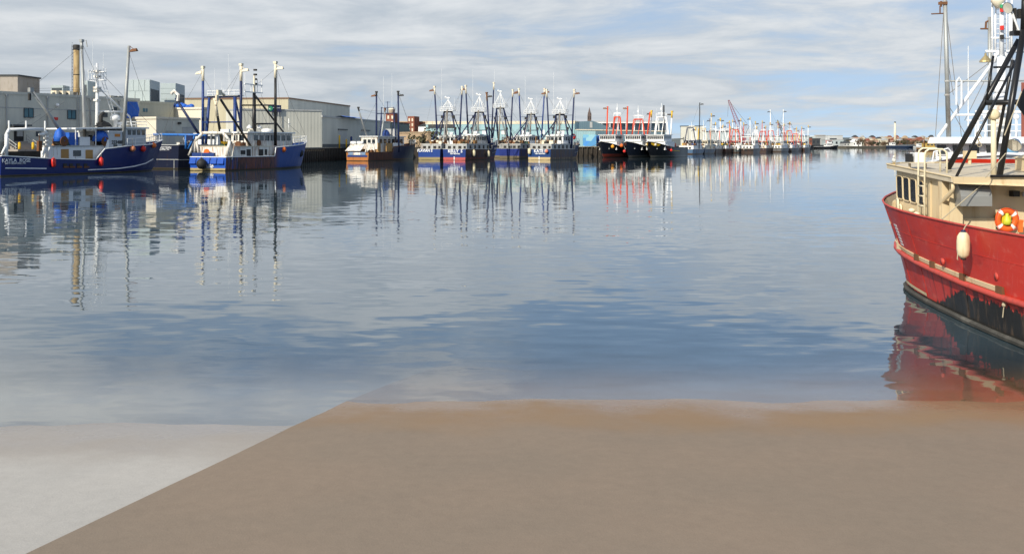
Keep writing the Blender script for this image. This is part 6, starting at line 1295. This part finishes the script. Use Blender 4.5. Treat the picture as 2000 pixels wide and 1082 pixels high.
rp = MB(); rp.path([(math.cos(R(a)) * (.345 if a % 90 == 45 else .30), -.05, math.sin(R(a)) * (.345 if a % 90 == 45 else .30)) for a in range(0, 361, 15)], .008, 4); rp.build('grab_line', REDPL, e)
LIME = paint('lime_plastic', (.58, .62, .05), .4, var=.1)
MB().lathe((0, -.02, -.14), [(.02, 0), (.10, .02), (.11, .12), (.07, .20), (.045, .26), (.05, .30), (.02, .32)], 12).build('buoy_light', LIME, e, True); MB().box(-.12, .12, .0, .03, -.14, .12).build('light_bracket', YELL, e)
p = atD(1993, 443, 26.6); o = MB().box(-.05, .05, -.04, .04, -.14, .16).box(-.06, .06, -.05, .05, .12, .18).build('flare_box', ORANGE); o.location = p; tag(o, 'small orange box on the deckhouse wall right of the lifebuoy', 'box')
p = atD(1881.5, 479, 24.3); p.x = 10.62; p = atD(1881.5, 479, 10.62 / ((1881.5 - CX) / F)); e = empty('hull_fender', p, 0); tag(e, 'worn ivory fender hanging on the red trawler hull', 'fender')
s_ = 12.3 / F * p.y
MB().lathe((0, 0, 0), [(.02, -s_ * 2.1), (s_ * .5, -s_ * 2.05), (s_ * .92, -s_ * 1.5), (s_, -s_ * .6), (s_, s_ * .6), (s_ * .92, s_ * 1.4), (s_ * .6, s_ * 1.95), (s_ * .35, s_ * 2.1)], 20).build('float', IVORY, e, True)
MB().lathe((0, 0, 0), [(s_ * .40, s_ * 2.0), (s_ * .42, s_ * 2.25), (s_ * .2, s_ * 2.4), (.02, s_ * 2.45)], 14).build('top_cap', NAVY, e, True); MB().lathe((0, 0, 0), [(.02, -s_ * 2.35), (s_ * .35, -s_ * 2.3), (s_ * .45, -s_ * 2.05)], 14).build('bottom_cap', DARK, e, True)
MB().path([(0, 0, s_ * 2.3), (.04, 0, s_ * 2.9), (.1, 0, s_ * 3.4)], .014, 5).build('lanyard', ROPE, e); MB().path([(-s_ * .9, -.02, -s_ * .9), (-s_ * 1.02, -.02, -s_ * 2.2), (-s_ * .9, -.02, -s_ * 2.3)], .012, 5).build('tail_rope', ROPE, e)
p = r.at(1961, 585, x=10.95 - XC); MB().tube(p, p + Vector((0, 0, -.1)), .03).ball(p + Vector((0, 0, -.12)), .05, 8).tube(p + Vector((0, 0, -.12)), p + Vector((-.03, 0, -.4)), .012).build('knotted_rope_end', ROPE, r.root)

# gull standing on the roof corner
q = roofpt(1750, 325); q = r.wld((RX0 - XC + .12, 30.35 - Y0, roofz(30.35))); e = empty('gull', q, R(200)); tag(e, 'white gull standing on the corner of the cream deckhouse roof', 'bird')
GULL = paint('gull_feathers', (.80, .79, .75), .7, var=.05); rg = []
for y_, z_, rx, rz in ((-.12, .10, .01, .008), (-.09, .105, .03, .02), (-.04, .125, .055, .05), (.01, .145, .062, .062), (.05, .17, .055, .06), (.075, .205, .038, .042), (.085, .235, .034, .034), (.10, .255, .034, .032), (.125, .258, .024, .022), (.14, .255, .008, .008)):
    rg.append([(rx * math.cos(t_), y_ - rz * .35 * math.sin(t_), z_ + rz * math.sin(t_)) for t_ in [2 * math.pi * k / 12 for k in range(12)]])
MB().rings(rg, caps=True).build('body', GULL, e, True)
for s_ in (-1, 1):
    MB().rings([[(s_ * (.05 + .012 * math.sin(math.pi * k / 5)), .05 - .035 * k, .175 - .012 * k + dz) for k in range(6)] for dz in (.03, .0, -.035)], closed=False).build('wing', paint('pale_grey_wing', (.62, .63, .64), .7, var=.06), e)
    MB().tube((s_ * .022, .01, .10), (s_ * .022, .012, .004), .006, None, 5).box(s_ * .022 - .014, s_ * .022 + .014, .0, .035, .0, .006).build('leg', YELL, e)
MB().tube((0, .138, .255), (0, .178, .247), .009, .003, 6).build('bill', YELL, e)

# ------------------------------------------------------------------ white boat beyond the red trawler
WD = 47.0
q0 = atD(1826, 268.5, WD); q1 = atD(2075, 272, 45.0); q1.z = q0.z
wu = (q1 - q0).normalized(); wn_ = Vector((-wu.y, wu.x, 0)); wid = (q1 - q0).length; wc = (q0 + q1) / 2; wc.z = 0
b = Boat('white_trawler', 'white wheelhouse trawler with red sheer stripe and tall galvanised mast behind the red trawler', None, math.atan2(-wn_.x, -wn_.y), 6.6, 17.5, org=wc + wn_ * 12)
HWm = paint('bright_white_paint', (.80, .81, .82), .4, var=.04, dirt=.1, dcol=(.5, .42, .3))
b.hull([(0, 2.6), (.5, 2.9), (.7, 3.4), (.9, 3.85), (1, 3.95)], hull_mat('white_over_red_hull', (.76, .77, .77), (.66, .035, .012), 3.80, rough=.4), rake=1.6, rail=HWm, sf=.9, pw=2.6)
def fw(px, py, D=WD): return b.loc(atD(px, py, D))
zr = q0.z; zb_ = 2.6
def wp(u, d, z): v = q0 + wu * u + wn_ * d; return b.loc(Vector((v.x, v.y, z)))
def wu_at(px): kk = (px - CX) / F; return (kk * q0.y - q0.x) / (wu.x - kk * wu.y)
mb = MB(); mb.hexa([wp(.1, 0, zb_), wp(wid, 0, zb_), wp(wid, 4, zb_), wp(.1, 4, zb_), wp(0, 0, zr - .28), wp(wid, 0, zr - .28), wp(wid, 4, zr - .28), wp(0, 4, zr - .28)]); wh = mb.build('wheelhouse', HWm, b.root)
mb = MB(); mb.hexa([wp(-.3, -.6, zr - .28), wp(wid, -.6, zr - .28), wp(wid, 4.4, zr - .28), wp(-.3, 4.4, zr - .28), wp(-.2, -.42, zr + .0), wp(wid, -.42, zr), wp(wid, 4.3, zr), wp(-.2, 4.3, zr)]); mb.build('roof', HWm, wh)
GL2 = glass('reflecting_glass', (.03, .035, .04), .06)
for a_, c_ in ((1829, 1849), (1859, 1881), (1891, 1913), (1924, 1947), (1960, 1985)):
    ua = wu_at(a_); uc = wu_at(c_); z0 = atD(a_, 303, 46.5).z; z1 = atD(a_, 283, 46.5).z
    mb = MB(); mb.hexa([wp(ua + .05, -.04, z0), wp(uc + .02, -.04, z0), wp(uc + .02, 0, z0), wp(ua + .05, 0, z0), wp(ua, -.04, z1), wp(uc, -.04, z1), wp(uc, 0, z1), wp(ua, 0, z1)]); w_ = mb.build('window', GL2, wh)
    mb = MB(); cs = [wp(ua + .05, -.05, z0), wp(uc + .02, -.05, z0), wp(uc, -.05, z1), wp(ua, -.05, z1)]; mb.path(cs + cs[:1], .025, 5); mb.build('frame', HWm, w_)
bra = MB(); bra.path([fw(1820, 322, 44.2), fw(1824, 297, 44.2), fw(1852, 290, 44.2), fw(1858, 297, 44.2)], .035, 6); bra.tube(fw(1836, 322, 44.2), fw(1836, 294, 44.2), .03); bra.build('bow_rail', HWm, b.root)
# galvanised outrigger, strut, mast tower
go = b.pole(fw(1853, 268), fw(1845, -25), .11, .09, GALV, None, n=10)
for py in (159, 186): MB().lathe(fw(1850, py), [(.125, -.04), (.125, .04)], 10).build('collar', GREYP, go)
MB().tube(fw(1838, 14), fw(1838, 3), .05).box(*(lambda p: (p.x - .3, p.x + .1, p.y - .05, p.y + .05, p.z - .05, p.z + .08))(fw(1837, 8))).build('hook_block', RUST, go); MB().tube(fw(1819, 28), fw(1843, 27), .03).tube(fw(1836, 28), fw(1836, 12), .03).build('stay_arm', RUST, go)
b.frame('crossbar', [(fw(1850, 159), fw(2080, 158), .04)], GALV)
b.frame('white_strut', [(fw(1832, 268), fw(1940, 121), .08), (fw(1864, 225), fw(1948, 225), .055), (fw(1905, 219), fw(2080, 220), .075), (fw(1888, 236), fw(1920, 236), .05)], HWm)
tw = b.frame('mast_tower', [(fw(1938, 122, 49), fw(1938, -30, 49), .05), (fw(1976, 122, 49), fw(1976, -30, 49), .05, 'leg'), (fw(1925, 101, 49), fw(2000, 101, 49), .07), (fw(1936, 75, 49), fw(1972, 75, 49), .06), (fw(1945, 122, 49), fw(1945, -30, 49), .03), (fw(1966, 122, 49), fw(1966, -30, 49), .03), (fw(1944, 100, 49), fw(1944, 30, 49), .05), (fw(1972, 100, 49), fw(1972, 20, 49), .05)], HWm)
for k_ in range(12): py = 95 - k_ * 9.5; MB().tube(fw(1945, py, 49), fw(1966, py, 49), .02, None, 5).build('rung', HWm, tw)
ms = b.pole(fw(1955, 268, 48.5), fw(1956, 112, 48.5), .24, .19, HWm, None, name='mast', n=14); MB().tube(fw(1956, 112, 48.5), fw(1957, -10, 48.5), .11, .1, 8).build('upper_mast', HWm, ms, True)
MB().path([fw(1941, 122, 48.8), fw(1945, 108, 48.8), fw(1956, 102, 48.8), fw(1966, 108, 48.8), fw(1970, 122, 48.8)], .1, 8).build('arch', HWm, ms, True)
for py, m_ in ((14, paint('green_lamp', (.05, .35, .15), .3)), (20, REDPL), (55, REDPL), (73, DARK)): p = fw(1957, py, 48.3); MB().lathe(p, [(.09, -.1), (.09, .1)], 8).build('signal_lamp', m_, ms)
for py in (175, 190, 214, 238, 252): p = fw(1953, py, 48.2); MB().lathe(p, [(.22, -.18), (.32, -.12), (.32, .12), (.22, .18)], 12).build('mast_drum', WHITER if py > 200 else HWm, ms, True)
p = fw(1949, 5, 48.6); MB().lathe(p, [(.1, -.3), (.32, .05), (.3, .12), (.05, .16)], 12).build('antenna_dome', CREAMW, ms, True)
p = fw(1925, 117, 47.5); MB().lathe(p, [(.28, -.12), (.26, -.05), (.12, .12), (.05, .2), (.05, .3)], 12).tube(p, fw(1936, 117, 47.5), .03).build('lantern', paint('brass_lamp', (.55, .42, .2), .3, metal=.7), tw)
p = fw(1932, 50, 50); b.pole(fw(1934, 268, 50), fw(1933, 34, 50), .11, .09, GALV, None); MB().path([fw(1933, 40, 50), fw(1926, 44, 50), fw(1925, 57, 50)], .05).tube(fw(1915, 57, 50), fw(1934, 57, 50), .04).build('hook', RUST, b.root)
for px, py in ((1891, 82),): b.whip(fw(px, 265), 4.1, .03)
for px in (1910, 1925, 1985, 1972): MB().tube(fw(px, 268), fw(px, 215 + (px % 3) * 8), .06).ball(fw(px, 213 + (px % 3) * 8), .14, 8).build('light_pole', HWm, b.root)
b.rails([fw(px, 268, 46.5) for px in (1905, 1925, 1945, 1965, 1985, 2005)], .55, HWm, .03)
MB().path([fw(px, py, 46.5) for px, py in ((1868, 205), (1868, 160), (1873, 152), (1878, 160), (1878, 205))], .045, 6).build('pipe_frame', HWm, b.root)
for a_, c_ in (((1844, 10), (1827, 268)), ((1848, 20), (1878, 268)), ((1850, 186), (1936, 120)), ((1895, 265), (1936, 150)), ((1852, 205), (1885, 262)), ((1853, 130), (1862, 186)), ((1884, 236), (1927, 150))): b.stay(fw(*a_), fw(*c_), .018)
for px in (1966, 1972): pass
MB().ball(fw(1975, 296, 44.6), .3, 12, sz=.6).build('blue_tarp_roll', paint('pale_blue_tarp', (.12, .30, .48), .5), b.root, True)
MB().box(*(lambda p: (p.x - .07, p.x + .07, p.y - .07, p.y + .07, p.z - 1.2, p.z + 1.8))(fw(1998, 240, 46))).build('rusty_stack', paint('rust_red_post', (.22, .06, .04), .6), b.root)
# ------------------------------------------------------------------ cranes, far shore
def crane(label, base, tip, D, col, wdt=.9):
    p = atD(base[0], base[1], D); q = atD(tip[0], tip[1], D); e = empty('lattice_crane', (p.x, p.y, WZ), 0); tag(e, label, 'crane')
    a = Vector((0, 0, p.z - WZ)); c = q - Vector((p.x, p.y, WZ)); d = (c - a).normalized(); n = Vector((-d.z, 0, d.x)).normalized(); s = Vector((0, 1, 0))
    bm = MB(); K = 16
    cs = [[a.lerp(c, k / K) + n * wdt * sx * (1 - .75 * k / K) + s * wdt * sy * (1 - .75 * k / K) for sx, sy in ((-1, -1), (1, -1), (1, 1), (-1, 1))] for k in range(K + 1)]
    for i in range(4): bm.tube(cs[0][i], cs[K][i], .13, .09, 5)
    for k in range(K):
        for i in range(4): bm.tube(cs[k][i], cs[k + 1][(i + 1) % 4], .055, None, 4)
    bm.build('boom', col, e)
    MB().box(-1.6, 2.0, -1.6, 1.6, 1.2, 4.4).box(-1.8, 2, -1.5, 1.5, .05, 1.2).tube((0, 0, 3), a, .5, .4, 6).build('cab', col, e)
    MB().tube((4, 0, a.z + 4), c, .1, None, 4).tube((4, 0, a.z + 4), (2, 0, a.z), .15, None, 4).build('pendant', WIRE, e); MB().tube(c, c - Vector((.5, 0, 9)), .08, None, 4).build('hook_line', WIRE, e)
    return e
PURP = paint('faded_red_lattice', (.30, .12, .16), .6)
crane('tall faded red lattice-boom crane leaning left above the distant fleet', (1449, 262), (1423, 196), 560, PURP, 1.3)
crane('small dark crane boom beyond the far white trawlers', (1531, 262), (1518, 235), 700, ROOF, .8)
lt = Fr((*atD(1330, HY, 520).xy, WZ), R(8), 'grey_far_shed'); tag(lt.root, 'long pale grey shed behind the distant fleet', 'building')
x1 = lt.at(1422, HY, y=0).x
MB().box(0, x1 * .5, 0, 12, 0, zf(247, 520)).build('wall', SIDG2, lt.root); MB().box(x1 * .5, x1, 0, 12, 0, zf(258, 520)).build('side_wall', UNIT, lt.root); MB().box(-.3, x1 * .5, -.3, 12.3, zf(247, 520), zf(246, 520)).build('roof', ROOF, lt.root)
MB().box(x1 * .5, x1 + .3, -.3, 12.3, zf(258, 520), zf(256.8, 520)).build('side_roof', ROOF, lt.root)
l2 = Fr((*atD(1422, HY, 640).xy, WZ), R(8), 'low_far_shed'); tag(l2.root, 'low grey shed behind the last distant trawlers', 'building')
x1 = l2.at(1580, HY, y=0).x; MB().box(0, x1, 0, 14, 0, zf(267, 640)).build('wall', UNIT, l2.root); MB().box(-.3, x1 + .3, -.3, 14.3, zf(267, 640), zf(265.6, 640)).build('roof', ROOF, l2.root)
# far shore: ground sheet, quay walls, houses, trees
FSH = paint('far_shore_ground', (.13, .115, .085), .9, var=.3, scale=.02)
sh = MB(); SHP = [(255, 985), (330, 1010), (470, 1120), (700, 1080), (1500, 1300), (3500, 3000), (3500, 8000), (-1500, 8000), (-1500, 3001), (255, 3001)]
sh.add([(x, y, 1.6) for x, y in SHP], [tuple(range(len(SHP)))])
for i in range(5): sh.add([(*SHP[i], 1.6), (*SHP[i + 1], 1.6), (*SHP[i + 1], -1), (*SHP[i], -1)], [(0, 1, 2, 3)])
struct(sh.build('far_shore', FSH))
hm = MB(); rings = []
for j, (yy, hh) in enumerate(((2600, 1.2), (3000, 14), (3600, 30), (4400, 36), (5200, 30))):
    rings.append([(-200 + i * 90, yy, 1.2 + hh * (.55 + .45 * math.sin(i * .55 + 1.2) * math.sin(i * .21)) * smooth(i / 6) * (1 if i < 26 else .8)) for i in range(34)])
hm.rings(rings, closed=False)
struct(hm.build('hill', paint('wooded_hill', (.10, .115, .11), .95, var=.35, scale=.02), None, True))
fg = 1.6
def far_house(name, label, cat, px0, px1, py, D, mat, gable=0.0, roofm=ROOF, depth=14, wn=0, group=None, base=fg, wmat=None):
    p = atD(px0, HY, D); q = atD(px1, HY, D); e = empty(name, (p.x, p.y, base), 0); tag(e, label, cat, group); w_ = q.x - p.x; h = CAMH + (HY - py) / F * D - base
    MB().box(0, w_, 0, depth, 0, h).build('wall', mat, e)
    if gable:
        MB().prism([(-.4, -.4, h), (w_ + .4, -.4, h), (w_ / 2, -.4, h + gable)], (0, depth + .8, 0)).build('roof', roofm, e)
    else: MB().box(-.3, w_ + .3, -.3, depth + .3, h, h + .6).build('roof', roofm, e)
    for k in range(wn): MB().box(w_ * (k + .25) / wn, w_ * (k + .65) / wn, -.06, 0, h * .35, h * .75).build('window', wmat or GLASS, e)
    return e
far_house('brick_warehouse', 'dark red brick waterside warehouse right of the last trawler', 'building', 1574, 1586, 270, 760, BRICK, 0, depth=18, wn=3, base=WZ)
far_house('dark_shed', 'dark low shed beside the brick waterside warehouse', 'building', 1586, 1602, 272, 830, ROOF, 0, depth=18, wn=2, base=WZ)
far_house('cream_apartment_block', 'cream apartment block left of the big pale warehouse', 'building', 1597, 1612, 265, 1250, CREAMW, 0, roofm=SANDS, wn=5)
far_house('white_store', 'low white-roofed store left of the cream apartment block', 'building', 1580, 1597, 267, 1240, UNIT, 0, roofm=WHITE, wn=3)
far_house('pale_warehouse', 'big windowless pale grey warehouse on the far shore', 'building', 1612.5, 1646, 265.5, 1200, paint('far_pale_grey', (.48, .49, .48), .7, var=.06), 0, roofm=GREYP, depth=40, wn=1)
far_house('grey_annex', 'low grey annex in front of the big pale warehouse', 'building', 1612, 1648, 274, 1180, UNIT, 0, roofm=GREYP, wn=4)
far_house('white_boat_shed', 'white gabled boat shed right of the pale warehouse', 'building', 1666, 1683, 278, 1150, WHITE, 3.5, roofm=WHITE, wn=3)
far_house('grey_boat_shed', 'grey gabled shed between pale warehouse and white boat shed', 'building', 1648, 1666, 280, 1160, GREYP, 2.5, wn=3)
HM = [paint('house_tan', (.46, .36, .25), .8, var=.1), paint('house_pink', (.46, .29, .23), .8, var=.1), paint('house_cream', (.60, .54, .42), .8, var=.1), paint('house_brick', (.30, .15, .11), .8, var=.1)]
ORD = 'first second third fourth fifth sixth seventh eighth ninth tenth eleventh twelfth thirteenth fourteenth fifteenth sixteenth seventeenth eighteenth nineteenth twentieth twenty-first twenty-second'.split()
rnd = random.Random(4)
for i in range(30):
    row = i % 3; px = 1655 + (i // 3) * 16.5 + rnd.uniform(0, 5) + row * 5; D = 1300 + row * 260
    mi = rnd.randrange(4); far_house('hillside_house', '%s house, %s from the left in the %s row on the far hillside' % (('tan', 'pink', 'cream', 'brick red')[mi], ORD[i // 3], ('front', 'middle', 'back')[row]), 'house', px, px + rnd.uniform(6, 11), (275, 271.5, 268.5)[row] + rnd.uniform(-.8, .8), D, HM[mi], rnd.uniform(2, 3.5), roofm=rnd.choice([ROOF, BRICK, GREYP, SANDS]), depth=10, wn=3, group='houses on the far hillside', wmat=GLASS)
# chimney of the far power station
p = atD(1748, HY, 1500); e = empty('power_station_chimney', (p.x, p.y, fg), 0); tag(e, 'slender cream power-station chimney on the far shore', 'chimney')
h = CAMH + (HY - 238) / F * 1500 - fg; MB().lathe((0, 0, 0), [(2.0, 0), (1.25, h * .95)], 16).build('stack', CREAMW, e, True); MB().lathe((0, 0, 0), [(1.3, h * .95), (1.3, h), (1.0, h)], 16).build('rim', UNITD, e, True)
# bare and evergreen trees along the far bank
LEAF = [paint('dark_foliage', (.035, .05, .025), .9, var=.5, scale=.5), paint('dull_foliage', (.07, .07, .035), .9, var=.5, scale=.5), paint('autumn_foliage', (.13, .085, .05), .9, var=.4, scale=.5)]
def tree(label, px, py, D, hgt, wdt, m_, base=fg, group='trees on the far bank', seed=0):
    r = random.Random(seed); p = atD(px, HY, D); e = empty('tree', (p.x, p.y, base), 0); tag(e, label, 'tree', group)
    tk = MB().tube((0, 0, 0), (0, 0, hgt * .7), wdt * .06, wdt * .02, 6)
    for k in range(4): a = r.uniform(0, 6.28); tk.tube((0, 0, hgt * (.3 + .1 * k)), (math.cos(a) * wdt * .35, math.sin(a) * wdt * .35, hgt * (.5 + .1 * k)), wdt * .025, wdt * .01, 4)
    tk.build('trunk', DARK, e); mb = MB()
    cl = [(r.gauss(0, .22) * wdt, r.gauss(0, .22) * wdt, hgt * r.uniform(.35, .9), r.uniform(.15, .3) * wdt) for _ in range(9)]
    for k in range(420):
        c = r.choice(cl); v = Vector((r.gauss(0, 1), r.gauss(0, 1), r.gauss(0, .8))).normalized() * c[3] * r.uniform(.5, 1.1); q = Vector(c[:3]) + v; s = wdt * r.uniform(.03, .06)
        a = Vector((r.uniform(-1, 1), r.uniform(-1, 1), r.uniform(-1, 1))).normalized(); u = a.orthogonal().normalized() * s; w2 = a.cross(u)
        mb.add([q + u, q + w2, q - u, q - w2], [(0, 1, 2, 3)])
    mb.build('crown', m_, e)
rnd = random.Random(9)
for i in range(22):
    px = 1650 + i * 7.4 + rnd.uniform(-3, 3); D = rnd.choice([1130, 1180, 1260])
    if D < 1125: D = 1130
    li = rnd.randrange(3); tree('%s tree, %s from the left along the far bank' % (('dark green', 'dull green', 'brownish')[li], ORD[i]), px, 0, D, rnd.uniform(4.5, 8.5), rnd.uniform(5, 9), LEAF[li], seed=i)
tree('windswept evergreen behind the sandstone wall left of the teal warehouse', 826, 0, 352, 6.4, 9, LEAF[1], base=WZ, group=None, seed=77)
# tug, barge, dredger, dolphins
tg = Boat('harbour_tug', 'dark low tug with white house moored past the last trawler', None, R(72), 7, 24, cat='tug boat', org=W(1593, 290.6))
tg.hull([(0, 1.8), (.5, 1.9), (1, 3.4)], BLACKP and hull_mat('tug_hull', (.012, .013, .016), None), rake=1.5); tg.house(-2, 2, 10, 17, 1.4, 4.6, WHITE, roof=WHITE, wins=(('s', 5, .1, .9, .55, .85), ('a', 3, .1, .9, .5, .85))); tg.house(-1.5, 1.5, 12, 16, 4.75, 7.0, WHITE, 'upper_house', roof=REDP, wins=(('s', 4, .1, .9, .4, .85),)); tg.pole((0, 11, 4.6), (0, 11, 9), .3, .25, REDP); tg.pole((0, 14, 7), (0, 14, 11), .12, .08, WHITE)
bg = Boat('deck_barge', 'long flat dark blue barge moored along the far bank', None, R(88), 12, 32, cat='barge', org=W(1735, 289.4))
bg.hull([(0, 2.6), (1, 2.6)], hull_mat('barge_hull', (.02, .035, .07), None), rake=.5, sf=1, pw=14, drop=.2); bg.house(-3, 3, 2, 6, 2.3, 5.5, WHITE, 'barge_house', roof=GREYP, wins=(('s', 2, .1, .9, .4, .8),)); MB().box(-3, 3, 12, 26, 2.4, 3.6).build('cargo', UNITD, bg.root)
wb = Boat('white_workboat', 'small white workboat at the right end of the flat barge', None, R(80), 5, 13, cat='work boat', org=W(1786, 289.8)); wb.hull([(0, 1.6), (1, 2.6)], hull_mat('workboat_hull', (.5, .5, .48), None)); wb.house(-1.6, 1.6, 3, 8, 1, 4.4, WHITE, roof=WHITE, wins=(('s', 3, .1, .9, .5, .8),))
dr = Boat('yellow_dredger', 'stubby yellow work barge left of the white boat, just above the ladder hoops', None, R(86), 8, 18, cat='work barge', org=W(1795, 294.0)); dr.hull([(0, 1.9), (1, 1.9)], hull_mat('dredger_hull', (.30, .15, .04), (.06, .03, .02), .9), rake=.5, sf=1, pw=12, drop=.2); dr.house(-2.5, 2.5, 3, 12, 1.7, 4.6, paint('dull_yellow', (.50, .34, .09), .6, dirt=.5), 'machinery_house', roof=YELL, wins=(('s', 3, .1, .9, .5, .8),)); dr.frame('spud', [((3, 2, 0), (3, 2, 9), .35), ((3, 15, 0), (3, 15, 7), .35)], RUST)
for i, (px, h_) in enumerate(((1736.5, 9.5), (1751, 8.5), (1772, 8.8), (1801, 8.5))):
    p = W(px, 288.9); o = MB()
    for k in range(3): o.tube((math.cos(k * 2.1) * 1.1, math.sin(k * 2.1) * 1.1, -2), (math.cos(k * 2.1) * .3, math.sin(k * 2.1) * .3, h_), .38, .3, 7)
    o.lathe((0, 0, h_ * .93), [(.7, -.2), (.75, 0), (.7, .25)], 8); o = o.build('mooring_dolphin', TIMB); o.location = p
    tag(o, ('leftmost dark mooring dolphin at the left end of the barge', 'second dark mooring dolphin just right of the chimney', 'third dark mooring dolphin near the barge middle', 'rightmost dark mooring dolphin left of the white boat')[i], 'mooring post', 'mooring dolphins on the far bank')
